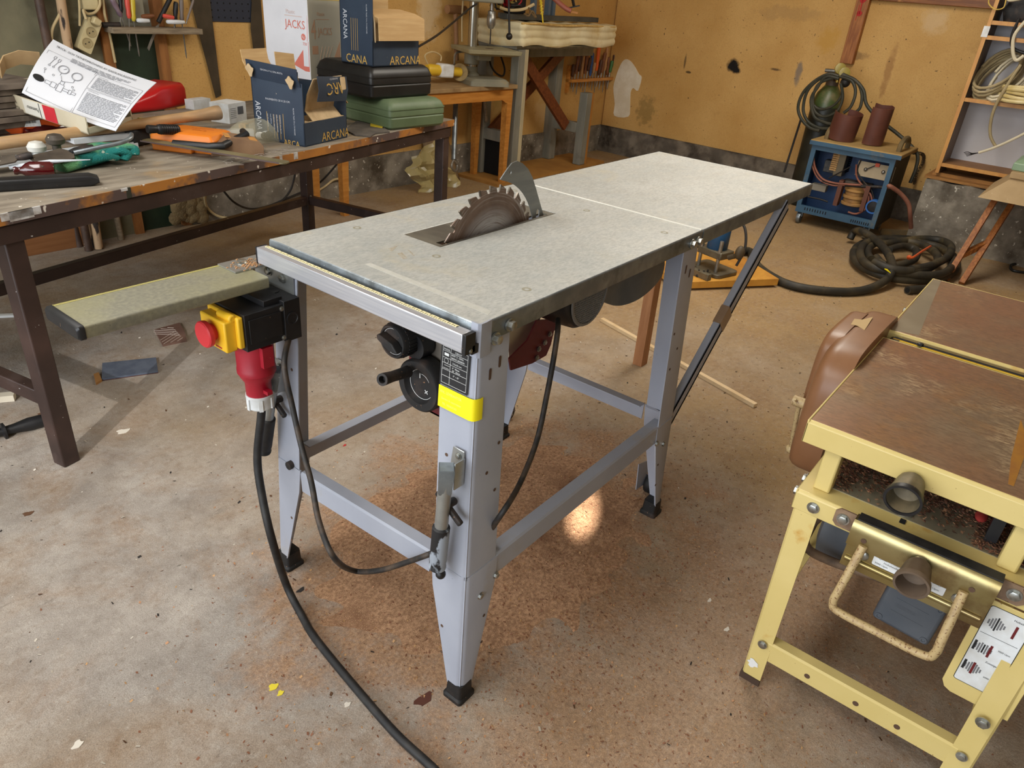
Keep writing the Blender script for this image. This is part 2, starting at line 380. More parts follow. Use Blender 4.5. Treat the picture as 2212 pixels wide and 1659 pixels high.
# beam and post on the back wall
m_stain = mat('stained_pine', (116, 66, 26), (156, 98, 44), 14, rough=.5, stretch=(1, .3, 6), c3=(190, 130, 70), s3=6, lo3=.6, bump=.15)
m_stainv = mat('stained_pine_upright', (138, 80, 34), (172, 110, 54), 16, rough=.5, stretch=(5, 5, .5), c3=(110, 60, 24), s3=5, lo3=.58, bump=.15)
m_red = mat('red_spray', (176, 22, 16), rough=.6)
s0 = sb(1868, 5); b = MB(); z0 = BW(2000, 9).z; bwbox(b, s0-.05, 6.9, z0, z0+.12, 0, .045); b.build('trim_1', m_stain, kind='structure', bevel=.003)
b = MB(); p = BW(1827, 137, .03); s1 = sb(1842, 100); pz = p.z
tr = thing('trim_2', KC+UB*s1+V3((0, 0, pz)), None, None); tr['kind'] = 'structure'
b = MB(); bwbox(b, s1-.045, s1+.045, pz, 2.4, 0, .05); b.build('upright_plank', m_stainv, tr, bevel=.003)
b = MB()
for zz, rr in ((pz+.42, .024), (pz+.33, .018)):
    c = KC+UB*s1+NB*.052+V3((0, 0, zz)); b.prism([(x*(1+.15*math.sin(5*i)), y) for i, (x, y) in enumerate(circ(0, 0, rr, 16))], 0, .001, frame(c, -UB, z=NB))
c = KC+UB*s1+NB*.052+V3((0, 0, pz+.375)); b.box((-.004, -.05, 0), (.004, .05, .001), frame(c, -UB, z=NB)); b.box((.012, -.01, 0), (.016, .09, .001), frame(c, -UB, z=NB))
b.build('red_paint_mark', m_red, tr, label='red spray-paint blots')
# white filler smeared on the back wall
m_fill = mat('white_filler', (226, 214, 188), (240, 232, 212), 9, rough=.8, bump=.3)
pp = [(1352, 128), (1362, 132), (1372, 145), (1380, 160), (1386, 168), (1378, 196), (1368, 190), (1362, 200), (1361, 230), (1357, 252), (1327, 250), (1328, 225), (1325, 190), (1330, 168), (1336, 150), (1344, 134)]
q = [BW(*a, .003) for a in pp]; Mw = frame(BW(1352, 190, 0), -UB, z=NB); I = Mw.inverted()
b = MB(); b.prism([tuple((I @ v)[:2]) for v in spline(q, 3, True)], 0, .004, Mw); b.build('trim_3', m_fill, kind='structure')
# vertical joint strips of the boards
m_joint = mat('board_joint', (150, 108, 56), rough=.8)
b = MB(); bwbox(b, .003, .010, ZB, 2.45, 0, .004); b.build('trim_4', m_joint, kind='structure', smooth=0)
# raw concrete ledge in front of the back wall, right
xl = 4.75; yl = X(2000, 387, xl).y; zl = X(2000, 387, xl).z
b = MB()
def ledge(u, v):
    a = [(xl+.42, yl, 0), (xl, yl, 0)]
    return None
def lf(u, v): return (xl+.015*math.sin(u*31)*math.sin(v*9+u*17)*(v < .97), yl-u*3.0, v*zl+.006*math.sin(u*90)*(v > .9))
b.grid(lf, 90, 10)
b.grid(lambda u, v: (xl+v*.6, yl-u*3.0, zl+.006*math.sin(u*90)*(v < .2)), 90, 3)
b.grid(lambda u, v: (xl+(1-u)*.6, yl+.0*u, v*zl), 6, 6)
b.box((xl+.03, yl-3.0, 0), (xl+.6, yl-.01, zl-.02)); b.build('baseboard_ledge', m_conc, kind='structure', smooth=60)
# ================================================================ CIRCULAR SAW BENCH
def galv():
    n = NT('galvanised_sheet'); v = n.mapping(); fine = n.noise(n.mapping((.45, 1, 1), (0, 0, .25)), 210, 4, .7); mid = n.noise(n.mapping((.5, 1, 1), (0, 0, -.3)), 26, 6, .7); big = n.noise(v, 3.2, 5, .6)
    c = n.mix(n.ramp(big, .3, .7), lin((166, 169, 166)), lin((190, 191, 187)))
    c = n.mix(n.ramp(mid, .35, .7, 0, .55), c, lin((204, 203, 194)))
    c = n.mix(n.ramp(fine, .36, .6, .5, 0), c, lin((134, 137, 136)))
    c = n.mix(n.ramp(n.noise(v, 5, 6, .7, .5), .56, .74, 0, .55), c, lin((188, 178, 150)))
    n.l(c, n.b.inputs['Base Color']); n.b.inputs['Metallic'].default_value = .2; n.l(n.ramp(mid, .3, .7, .55, .4), n.b.inputs['Roughness']); n.bump(fine, .05, .003); return n.m
m_galv = galv()
m_galvd = mat('galvanised_edge', (120, 128, 134), (150, 158, 162), 14, rough=.4, metal=.75, bump=.06, c3=(96, 100, 100), s3=10, speck=(190, 194, 190), sscale=150, sth=.72)
m_leg = mat('pale_grey_powder_coat', (158, 162, 174), (168, 172, 183), 5, rough=.42, speck=(96, 92, 92), sscale=230, sth=.765, c3=(160, 152, 140), s3=6, lo3=.6, hi3=.8)
m_alu = mat('brushed_aluminium', (196, 199, 208), (212, 214, 220), 8, rough=.38, metal=.7, stretch=(30, 1, 30), bump=.02)
m_alud = mat('dusty_aluminium', (132, 130, 116), (150, 147, 128), 130, rough=.5, metal=.35, c3=(158, 153, 112), s3=5, lo3=.4, hi3=.8, speck=(110, 110, 96), sscale=200, sth=.7)
m_blk = mat('black_plastic', (20, 20, 22), (30, 30, 32), 20, rough=.45, speck=(120, 92, 70), sscale=130, sth=.735)
m_blk2 = mat('dusty_black_plastic', (24, 23, 23), (66, 52, 44), 22, lo=.5, hi=.75, rough=.65, speck=(150, 110, 80), sscale=160, sth=.7)
m_rub = mat('black_rubber', (24, 24, 25), (44, 42, 40), 30, rough=.6)
m_bolt = mat('zinc_bolt', (190, 192, 188), (150, 150, 142), 60, rough=.3, metal=.9)
m_redp = mat('red_plug_plastic', (158, 20, 40), (176, 34, 52), 8, rough=.4, speck=(210, 150, 140), sscale=150, sth=.76)
m_btn = mat('red_button', (214, 52, 58), rough=.5)
m_yel = mat('yellow_plastic', (236, 184, 30), (240, 192, 44), 8, rough=.45, speck=(170, 120, 60), sscale=180, sth=.76)
m_wht = mat('white_plastic', (226, 230, 232), (206, 206, 202), 20, rough=.5)
m_mar = mat('dark_red_paint', (96, 22, 26), (112, 34, 36), 10, rough=.45, speck=(190, 170, 160), sscale=160, sth=.75)
m_insert = mat('worn_steel_insert', (92, 88, 80), (120, 116, 104), 6, rough=.5, metal=.5, stretch=(3, 1, 1), c3=(70, 64, 56), s3=9)
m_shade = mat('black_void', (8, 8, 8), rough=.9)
m_white = mat('white_print', (225, 226, 224), rough=.6)
m_ink = mat('black_print', (26, 26, 28), rough=.6)
m_ylab = mat('bright_yellow_sticker', (244, 228, 16), rough=.45)
m_yprint = mat('faded_print', (250, 240, 120), rough=.5)
m_tape = mat('brown_packing_tape', (142, 116, 92), (156, 130, 104), 10, rough=.3)
m_hole = mat('hole_shadow_brown', (88, 66, 50), rough=.9)
m_shade_cast = mat('grey_cast', (96, 96, 92), (120, 118, 110), 8, rough=.6)
def bolts(parent, lst, r=.008, h=.007, name='bolt', m=None):
    for p, n in lst: MB().hexbolt(p, n, r, h).build(name, m or m_bolt, parent)
L1, L2, W, H = .812, .797, .547, .85
saw = thing('table_saw', (.4, .27, 0), 'grey circular saw bench with long galvanised table, raised blade and yellow-red switch', 'saw')
def slab(b, x0, x1, y0, y1, z, sk, t=.003, hole=None):
    r = .006
    if hole:
        hx0, hx1, hy0, hy1 = hole
        b.prism([(x0, y0), (x1, y0), (x1, y1), (x0, y1)], z-t, z, holes=[[(hx0, hy0), (hx0, hy1), (hx1, hy1), (hx1, hy0)]])
    else: b.box((x0, y0, z-t), (x1, y1, z))
    return b
def rimmed(x0, x1, hole=None):
    b = MB()
    slab(b, x0, x1, 0, W, H, .036, hole=hole)
    return b
rimmed(0, L1, (.229, .635, .303, .41)).build('table_top', m_galv, saw, bevel=.002, seg=2)
rimmed(L1+.003, L1+L2).build('extension_table', m_galv, saw, bevel=.002)
def skirt(x0, x1):
    b = MB(); k = .036
    # rolled upper edge then drop
    for P, n in (([(x0, 0), (x1, 0)], (0, -1)), ([(x1, 0), (x1, W)], (1, 0)), ([(x1, W), (x0, W)], (0, 1)), ([(x0, W), (x0, 0)], (-1, 0))):
        (ax, ay), (bx, by) = P; prof = [(.0, 0), (.0022, -.0012), (.0035, -.004), (.0035, -k), (.0005, -k), (.0005, -.004)]
        rings = [[(ax+n[0]*d, ay+n[1]*d, H+z) for d, z in prof], [(bx+n[0]*d, by+n[1]*d, H+z) for d, z in prof]]
        b.loft(rings)
    return b
skirt(0, L1-.003).build('table_skirt', m_galvd, saw, label='drop edge of the galvanised table')
skirt(L1+.0045, L1+L2).build('extension_skirt', m_galvd, saw, label='drop edge of the extension table')
for pts, mm in ((((838, 537), (860, 530), (846, 544)), 'b'), (((858, 548), (868, 545), (880, 558), (872, 560)), 'b'), (((880, 540), (884, 540), (896, 552), (893, 553)), 'b'), (((788, 571), (800, 568), (1062, 672), (1054, 680)), 'p')):
    q = [Z(*a, H) for a in pts]; b = MB(); b.prism([(v.x, v.y) for v in q], H-.0005, H+.00025); b.build('scratch' if mm == 'b' else 'tape_residue', mat('brown_scratch', (150, 140, 120), (172, 168, 158), 160, rough=.6) if mm == 'b' else mat('tape_residue', (178, 177, 168), (186, 185, 178), 90, rough=.6), saw)
b = MB(); b.box((L1-.0015, .002, H-.004), (L1+.0055, W-.002, H+.0005)); b.build('seam_strip', mat('dusty_seam', (226, 226, 218), rough=.7), saw)
for sx, sy in ((.181, .50), (.182, .269), (.179, .043), (.72, .50), (.72, .27), (.715, .05)):
    b = MB(); b.lathe([(.009, 0), (.009, .0006), (.0055, .0006), (.0045, .0002)], 14, Matrix.Translation((sx, sy, H-.0002)))
    b.build('countersunk_screw', mat('screw_ring', (150, 146, 128), rough=.6, metal=.3), saw)
b = MB(); zi = H-.0012
b.prism([(.230, .304), (.634, .304), (.634, .409), (.230, .409)], zi-.004, zi, holes=[[(.244, .312), (.244, .330), (.612, .330), (.612, .312)]])
b.box((.230, .3042, zi), (.634, .3056, zi+.001))
b.build('table_insert', m_insert, saw)
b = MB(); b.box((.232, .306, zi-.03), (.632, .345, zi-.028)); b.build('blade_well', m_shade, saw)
# blade: teeth lean towards the operator
def blade_mat():
    n = NT('rusty_saw_steel'); sp = n.n('ShaderNodeSeparateXYZ'); n.l(n.tc.outputs['Object'], sp.inputs[0])
    mm = n.n('ShaderNodeMapping'); mm.inputs['Location'].default_value = (-.005, 0, -.7885); n.l(n.tc.outputs['Object'], mm.inputs[0])
    ln = n.n('ShaderNodeVectorMath', operation='LENGTH'); n.l(mm.outputs[0], ln.inputs[0]); rad = ln.outputs[1]
    g = n.n('ShaderNodeTexGradient', gradient_type='RADIAL'); m2 = n.n('ShaderNodeMapping'); m2.inputs['Rotation'].default_value = (math.radians(90), 0, 0); n.l(mm.outputs[0], m2.inputs[0]); n.l(m2.outputs[0], g.inputs[0])
    cb = n.n('ShaderNodeCombineXYZ'); n.l(n.math('MULTIPLY', g.outputs[1], 9.), cb.inputs[0]); n.l(n.math('MULTIPLY', rad, 240.), cb.inputs[1])
    st = n.noise(cb.outputs[0], 1.0, 3); pat = n.noise(mm.outputs[0], 14, 4)
    c = n.mix(n.ramp(pat, .35, .65), lin((104, 84, 72)), lin((132, 110, 96)))
    k = n.math('MULTIPLY', n.ramp(rad, .125, .08), n.ramp(st, .25, .5)); c = n.mix(k, c, lin((196, 196, 198)))
    k2 = n.math('MULTIPLY', n.ramp(rad, .125, .15), n.ramp(st, .48, .7)); c = n.mix(n.math('MULTIPLY', k2, .7), c, lin((190, 186, 182)))
    n.l(c, n.b.inputs['Base Color']); n.b.inputs['Metallic'].default_value = .45; n.b.inputs['Roughness'].default_value = .42; return n.m
m_blade = blade_mat()
bx, by, bz, R = .405, .3195, .7885, .1575
NTH = 28; poly = []
for i in range(NTH):
    a = 2*PI*i/NTH+.07; p = 2*PI/NTH
    for t, r in ((0, R-.0165), (.17, R-.016), (.30, R-.0065), (.6, R-.0032), (.87, R-.0004), (.92, R), (.935, R-.008), (.96, R-.0155)):
        poly.append((r*math.cos(a+t*p), r*math.sin(a+t*p)))
MBl = frame((bx, by, bz), (1, 0, 0), y=(0, 0, 1))
b = MB(); b.prism(poly, -.0013, .0013, MBl, holes=[circ(0, 0, .015, 20)])
b.mi(1)
for i in range(NTH):
    a = 2*PI*i/NTH+.07+.90*2*PI/NTH
    Mt = MBl @ Matrix.Rotation(a, 4, 'Z'); b.box((R-.012, -.0016, -.0019), (R+.0004, .0018, .0019), Mt)
bl = b.build('saw_blade', [m_blade, mat('carbide', (128, 118, 106), (90, 80, 70), 40, rough=.35, metal=.7)], saw, smooth=20)
b = MB(); b.lathe([(.05, 0), (.048, .008), (.02, .009), (.018, .02), (.012, .02)], 24, frame((bx, by-.0015, bz), (1, 0, 0), z=(0, -1, 0))); b.build('blade_flange', m_blk2, bl)
# riving knife
pts = [(.429, .9555), (.452, .976), (.466, .986), (.484, .9885), (.503, .982), (.527, .966), (.546, .945), (.566, .913), (.584, .882), (.606, .845), (.606, .80), (.545, .80)]
pts += [(bx+.1665*math.cos(math.radians(t)), bz+.1665*math.sin(math.radians(t))) for t in range(18, 80, 6)]
hole = circ(.462, .9665, .0045, 10); slot = [(.574, .842), (.574, .862), (.578, .866), (.582, .866), (.586, .862), (.586, .842)]
b = MB(); Mk = frame((0, by, 0), (1, 0, 0), y=(0, 0, 1))
b.prism(pts, -.0013, .0013, Mk, holes=[hole, slot])
b.build('riving_knife', mat('grey_steel_plate', (132, 136, 136), (148, 152, 150), 6, rough=.42, metal=.7, stretch=(1, 1, 8)), saw, smooth=20)
# legs: folded L section, splayed, lower section tapering to the foot
def leg(name, cx, cy, sx, sy):
    "sx, sy = +1 where the flanges run towards +x / +y"
    SP = .034
    def ring(z, wx, wy, t=.0025, r=.012, o=0.0):
        s = SP*(1-z/H); ox = cx-sx*s; oy = cy-sy*s
        L = [(wx, -o), (r, -o)]+[(r-r*math.sin(math.radians(a))-o*0, r-r*math.cos(math.radians(a))-o*0) for a in (30, 60)]+[(-o, r), (-o, wy), (t, wy), (t, t), (wx, t)]
        out = [(ox+sx*px, oy+sy*py, z) for px, py in L]
        return out if sx*sy > 0 else out[::-1]
    e = thing  # noqa
    b = MB(); b.loft([ring(z, wx, wy) for z, wx, wy in ((.838, .081, .08), (.60, .084, .081), (.325, .088, .083))])
    b.mi(1)
    for dz, k in ((.10, .03), (.085, .055)):
        z = H-dz; s = SP*(1-z/H)
        b.prism(rrect(-.003, -.011, .003, .011, .0029, 3), .0, .0006, frame((cx+sx*k, cy-sy*s-sy*.0004, z), (1, 0, 0), z=(0, -sy, 0)))
    for z, k in ((.55, .03), (.50, .055), (.60, .062)):
        s = SP*(1-z/H)
        b.prism(circ(0, 0, .0035, 10), 0, .0006, frame((cx+sx*k, cy-sy*s-sy*.0004, z), (1, 0, 0), z=(0, -sy, 0)))
        b.prism(circ(0, 0, .0038, 10), 0, .0006, frame((cx-sx*s-sx*.0004, cy+sy*k*.8, z-.02), (0, 1, 0), z=(-sx, 0, 0)))
    up = b.build(name, [m_leg, m_hole], saw, bevel=0, smooth=50)
    b = MB(); b.loft([ring(z, wx, wy, o=.0016) for z, wx, wy in ((.332, .094, .088), (.27, .090, .084), (.04, .036, .035))])
    b.mi(1)
    for z, k in ((.20, .035), (.13, .03)):
        s = SP*(1-z/H)
        b.prism(circ(0, 0, .0035, 10), 0, .0006, frame((cx+sx*k, cy-sy*s-sy*.002, z), (1, 0, 0), z=(0, -sy, 0)))
        b.prism(circ(0, 0, .0038, 10), 0, .0006, frame((cx-sx*s-sx*.002, cy+sy*k*.8, z-.02), (0, 1, 0), z=(-sx, 0, 0)))
    b.build('lower_leg', [m_leg, m_hole], up, smooth=50)
    s = SP*(1-.02/H); ox, oy = cx-sx*s, cy-sy*s
    b = MB(); Mf = Matrix.Translation((ox, oy, 0)) @ Matrix.Diagonal((sx, sy, 1, 1))
    b.loft([[(x, y, z) for x, y in rrect(-g, -g, .037+g, .036+g, .007)] for z, g in ((0, .007), (.008, .007), (.012, .003), (.046, .0015))], M=Mf)
    if sx*sy < 0: b.f = [f[::-1] for f in b.f]
    b.build('foot', m_blk2, up, label='black plastic foot')
    return up
for cx, cy, sx, sy in ((.001, .001, 1, 1), (.001, W-.001, 1, -1), (L1-.001, .001, -1, 1), (L1-.001, W-.001, -1, -1)):
    lg = leg('leg', cx, cy, sx, sy)
    s = .034*(1-.29/H)
    bolts(lg, [((cx+sx*.022, cy-sy*(s+.002), .262), (0, -sy, 0)), ((cx+sx*.068, cy-sy*(s+.002), .285), (0, -sy, 0))], .006, .006)
b = MB(); b.loft([[(x, y, z) for x, y in [(.026, -.0045), (.010, -.0065), (-.002, -.0062), (-.0062, -.002), (-.0062, .012), (-.003, .014), (-.0028, 0), (0, -.0028), (.026, -.002)]] for z in (.792, .853)])
b.build('corner_strip', m_leg, saw)
for p in ((.037, -.004, .815), (.073, -.004, .829), (.757, -.004, .829), (.788, -.004, .829)):
    b = MB(); b.hexbolt(p, (0, -1, 0), .0085, .012); b.build('bolt', m_bolt, saw)
# crossbars: folded channels
def crossbar(p, q, h=.052, w=.03, inward=(0, 1, 0)):
    b = MB(); A = axis(p, q); d = (V3(q)-V3(p)); L = d.length; n = V3(inward)
    M = frame(p, d, z=(0, 0, 1)); yy = M.to_3x3() @ V3((0, 1, 0)); sg = 1 if yy.dot(n) > 0 else -1
    def ring(x): return [(x, sg*y, z) for y, z in [(0, 0), (0, h-.004), (.004, h), (w, h), (w, h-.003), (.004, h-.003), (.003, h-.006), (.003, 0)]]
    b.loft([ring(0), ring(L)], M=M)
    if sg < 0: b.f = [f[::-1] for f in b.f]
    return b
sp = .034*(1-.31/H)
crossbar((-sp+.001, .075, .292), (-sp+.001, W-.07, .276), inward=(1, 0, 0)).build('crossbar', m_leg, saw)
crossbar((.06, -sp+.001, .284), (.775, -sp+.001, .284), inward=(0, 1, 0)).build('crossbar', m_leg, saw)
crossbar((.05, W+sp-.002, .284), (.78, W+sp-.002, .284), inward=(0, -1, 0)).build('crossbar', m_leg, saw)
crossbar((L1+sp-.003, .07, .284), (L1+sp-.003, W-.07, .284), inward=(-1, 0, 0)).build('crossbar', m_leg, saw)
# support struts of the extension table
for yy in (-.004, W+.004):
    b = MB(); p, q = V3((.832, yy, .288)), V3((1.40, yy, .818)); M = frame(p, q-p, y=(0, 1, 0)); L = (q-p).length
    b.box((0, -.003, -.024), (L, .0, .024), M); b.box((0, -.003, .010), (L, .018, .024), M); b.box((0, -.003, -.024), (L, .018, -.012), M)
    st = b.build('strut', m_leg, saw, bevel=.002)
    b = MB(); b.box((L*.43, -.0045, -.0255), (L*.505, .0195, .0255), M); b.build('tape', m_tape, st, label='wrap of brown tape')
# fence rail with scale
b = MB(); b.box((-.036, .004, .809), (-.013, .543, .8415)); b.box((-.013, .01, .816), (.0, .54, .821)); rail = b.build('fence_rail', m_alu, saw, bevel=.0015)
b = MB(); b.box((-.022, .03, .8412), (-.0145, .535, .8420)); b.mi(1)
for i in range(101):
    y = .03+i*.005; b.box((-.022, y-.0005, .8419), (-.022+(.005 if i % 2 == 0 else .003), y+.0005, .8423))
for i in range(2, 50, 2):
    b.text(str(i*10), .0045, frame((-.0165, .03+i*.01+.003, .8418), (0, -1, 0), z=(0, 0, 1)), sx=.8)
b.build('scale', [mat('cream_scale', (226, 216, 170), rough=.5), m_ink], rail, label='cream measuring scale')
b = MB(); b.box((-.0365, -.004, .807), (-.012, .004, .8425)); b.box((-.02, -.004, .803), (.0, .012, .82)); b.build('end_cap', m_blk, rail, bevel=.001, label='black end cap')
b = MB(); b.hexbolt((-.024, -.0045, .812), (0, -1, 0), .003, .002); b.build('end_screw', m_bolt, rail)
b = MB(); b.box((-.0365, .543, .808), (-.0125, .546, .842)); b.build('end_cap', m_blk, rail)
# sliding carriage rail pointing towards the camera side
MS = frame((-.035, .487, .777), (-1, 0.0, 0), z=(0, 0, 1))
b = MB(); y0, y1 = .487, .603
b.loft([[(x, y, z) for y, z in rrect(y0, .777, y1, .800, .004, 3)] for x in (-.395, -.052)]); b.f = [f[::-1] for f in b.f]
b.mi(1); b.box((-.394, y1-.008, .8001), (-.055, y1-.0065, .8008)); b.box((-.394, y1-.004, .8001), (-.055, y1-.003, .8006))
sl_ = b.build('sliding_rail', [m_alud, mat('pale_rail_groove', (206, 196, 120), rough=.5)], saw, smooth=40)
b = MB(); b.loft([[(x, y, z) for y, z in rrect(y0-.001+g, .776+g, y1+.001-g, .801-g, .005, 3)] for x, g in ((-.404, .003), (-.400, 0), (-.392, 0))]); b.f = [f[::-1] for f in b.f]
b.build('end_cap', m_blk, sl_, label='black plastic end cap')
b = MB(); b.box((-.007, .475, .752), (-.004, .60, .800)); b.box((-.088, .540, .8005), (-.003, .60, .8035)); br = b.build('rail_bracket', mat('bright_steel', (170, 172, 170), (196, 198, 196), 8, rough=.4, metal=.8), saw)
bolts(br, [((-.007, .505, .782), (-1, 0, 0)), ((-.007, .552, .784), (-1, 0, 0)), ((-.05, .575, .8035), (0, 0, 1))])
b = MB()
for i in range(160):
    x, y = -.045+random.gauss(0, .014), .565+random.gauss(0, .012); r = random.uniform(.0006, .002)
    b.box((x-r, y-r*.6, .8035), (x+r, y+r*.6, .8035+r), rz(0))
b.build('sawdust_heap', mat('fresh_sawdust', (180, 138, 98), rough=.9), br, kind='stuff')
# switch box with plug
sw = thing  # alias kept out of use
sx0, sx1 = -.128, -.006; sy0, sy1 = .462, .575; sz0, sz1 = .673, .749
b = MB(); b.box((sx0, sy0, sz0), (sx1-.035, sy1, sz1)); b.box((sx1-.037, sy0-.004, sz0-.004), (sx1, sy1+.004, sz1+.006)); b.box((sx0+.008, sy0-.002, sz0+.014), (sx1-.042, sy0, sz1-.012))
b.box((sx0+.05, sy0+.01, sz1), (sx1-.03, sy1-.008, sz1+.012))
swb = b.build('switch_box', m_blk, saw, bevel=.005, seg=3)
b = MB()
if True:
    cxx = sx1-.019; b.lathe([(.014, 0), (.014, .002), (.011, .002), (.010, .0008)], 20, frame((cxx, sy0-.004, (sz0+sz1)/2+.005), (1, 0, 0), z=(0, -1, 0)))
b.build('knockout', m_blk, swb); b = MB()
b.lathe([(.014, 0), (.014, .0015), (.012, .0015), (.010, .0008)], 20, Matrix.Translation((sx1-.02, (sy0+sy1)/2, sz1+.006)))
b.build('knockout', m_blk, swb)
bolts(swb, [((sx1-.04, sy0-.0005, sz1-.008), (0, -1, 0)), ((sx1-.04, sy0-.0005, sz0+.006), (0, -1, 0))], .004, .003, 'screw')
b = MB(); b.box((sx0-.012, sy0+.004, sz0+.008), (sx0, sy1-.008, sz1-.004)); b.box((sx0-.034, sy0+.014, sz0+.003), (sx0-.010, sy1-.018, sz1-.010)); b.box((sx0-.018, sy0+.036, sz0-.010), (sx0-.012, sy0+.07, sz0+.006))
b.cyl((sx0-.016, sy0+.012, sz1-.006), (sx0-.016, sy0+.056, sz1-.006), .008, 14)
yf = b.build('switch_cover', m_yel, swb, bevel=.003, label='yellow switch cover')
b = MB(); b.lathe([(.0, 0), (.016, 0), (.017, .010), (.0255, .011), (.0262, .014), (.0262, .020), (.024, .0225), (0.001, .0235)], 28, frame((sx0-.034, (sy0+sy1)/2-.002, sz0+.036), (0, 1, 0), z=(-1, 0, 0)))
b.build('stop_button', m_btn, swb, label='round red stop button')
b = MB(); b.box((sx0-.0345, sy0+.03, sz0+.008), (sx0-.034, sy0+.05, sz0+.011)); b.build('red_mark', m_redp, swb)
# plug
pc = V3((-.082, .512, 0))
Mp = Matrix.Translation((pc.x, pc.y, sz0))
plug = MB(); plug.lathe([(.030, .006), (.0365, 0), (.0375, -.018), (.0375, -.062), (.0385, -.064), (.0385, -.074), (.036, -.076), (.034, -.084), (.026, -.097), (.0255, -.128), (.02, -.130)][::-1], 28, Mp)
plug.box((-.012, -.046, -.05), (.012, -.03, -.006), Mp); plug.box((-.006, -.040, -.116), (.006, -.024, -.108), Mp)
pl_ = plug.build('plug', m_redp, saw, smooth=35, label='red round mains plug')
b = MB(); b.lathe([(.022, -.160), (.026, -.156), (.026, -.134), (.0275, -.132), (.0275, -.126), (.022, -.126)], 28, Mp)
for i in range(6): b.box((.024, -.004, -.132), (.0285, .004, -.158), Mp @ Matrix.Rotation(i*PI/3, 4, 'Z'))
b.build('gland_nut', m_wht, pl_, label='white cable gland nut')
# heavy supply cable
zb = sz0-.158
cpts = [(pc.x, pc.y, zb+.01), (pc.x, pc.y, zb-.02), tuple(D(556, 990, 1.575)), tuple(D(566, 1070, 1.59)), tuple(D(586, 1160, 1.60)), tuple(Z(618, 1262, .05)), tuple(Z(652, 1330, .011)), tuple(Z(682, 1380, .0105)), tuple(Z(765, 1482, .0105)), tuple(Z(855, 1585, .0105)), tuple(Z(938, 1662, .0105)), tuple(Z(1010, 1740, .0105))]
b = MB(); b.tube(spline(cpts, 8), .0088, 12); b.build('supply_cable', m_rub, saw, label='thick black supply cable')
q = [V3((-.03, .468, .67)), D(614, 790, 1.40), D(632, 880, 1.42), D(650, 960, 1.42), D(672, 1040, 1.40), D(690, 1130, 1.37), D(722, 1205, 1.34), X(765, 1233, -.07), X(820, 1232, -.06), X(880, 1214, -.046), X(925, 1198, -.036), X(945, 1190, -.004), X(965, 1180, .05), V3((.09, .05, .30)),
     D(1082, 1112, 1.36), D(1125, 1040, 1.42), D(1160, 950, 1.46), D(1180, 860, 1.46), D(1195, 780, 1.44), D(1204, 720, 1.43), D(1206, 690, 1.45)]
b = MB(); b.tube(spline(q, 8), .0058, 10); b.build('motor_cable', mat('dusty_black_cable', (34, 32, 31), (86, 70, 56), 30, lo=.45, hi=.75, rough=.6), saw, label='thin black motor cable hanging in a loop')
# rating plate and sticker on the front leg
def on_leg(z): return -.034*(1-z/H)-.0012
zt, zbm = .802, .717
tilt = math.atan(.034/H)
ML_ = frame((on_leg(zbm)-.0008, .0755, zbm), (0, -1, 0), z=(-1, 0, tilt))
b = MB(); b.box((0, 0, 0), (.064, .083, .0006), ML_); b.mi(1)
T = lambda s, x, y, sz, sx=1.0: b.text(s, sz, ML_ @ Matrix.Translation((x, y, .0002)), sx=sx)
T('CIRCULAR SAW BENCH', .004, .075, .0052, .82); T('CE', .045, .0745, .007)
for yy in (.072, .064, .052, .042, .030, .018, .004): b.box((.004, yy, .0006), (.060, yy+.0005, .0008), ML_)
for xx in (.004, .022, .0595): b.box((xx, .004, .0006), (xx+.0005, .0725, .0008), ML_)
T('MODEL', .0055, .066, .0045); T('CSB315T', .031, .066, .0045, .9)
T('400V 3~ 50Hz', .0235, .0595, .0048, .95); T('2800W,2800RPM', .0235, .054, .0048, .86)
T('315x30 mm', .027, .045, .0045, .95); T("0°  90mm", .027, .0365, .0045, .9); T("45°  50mm", .027, .0315, .0045, .9); T("0° ~ 45°", .03, .0225, .0045, .9)
b.lathe([(.0048, .0006), (.0048, .0008), (.0043, .0008)], 18, ML_ @ Matrix.Translation((.013, .047, 0)), cap=False)
b.box((.008, .056, .0006), (.018, .061, .0008), ML_); b.box((.006, .0325, .0006), (.02, .033, .0008), ML_); b.box((.009, .038, .0006), (.022, .0385, .0008), ML_)
b.build('rating_plate', [m_ink, m_white], saw, smooth=0, label='black rating plate with white lettering')
zs_ = .672
b = MB()
pr = [(.0005, .0765), (.0005, .012), (.0022, .0055), (.0055, .0022), (.012, .0005), (.022, .0005)]
pr = [(on_leg(.69)-.0006+x-.0005, y-.0305*.0) for x, y in pr]
def yst(t, k):
    z = zs_+.042*k; o = on_leg(z)
    P = [(-.0009, .0765), (-.0009, .012), (.0008, .0055), (.0042, .0018), (.012, -.0009), (.020, -.0009)]
    x, y = P[int(round(t*5))]; return (o+x, y+o+.0012 if int(round(t*5)) >= 1 and y < .02 else y, z-.0)
b.grid(yst, 5, 1); b.mi(1)
MY = frame((on_leg(zs_)-.0012, .0755, zs_), (0, -1, 0), z=(-1, 0, tilt))
b.text('ANL: LEVERANTÖR', .0072, MY @ Matrix.Translation((.004, .030, .0006)), sx=.8); b.text('Service & reservdelar', .0058, MY @ Matrix.Translation((.008, .018, .0006)), sx=.9); b.text('TEL. VERKSTAD', .0055, MY @ Matrix.Translation((.01, .008, .0006)), sx=.9)
b.build('yellow_sticker', [m_ylab, m_yprint], saw, smooth=60, label='bright yellow sticker')
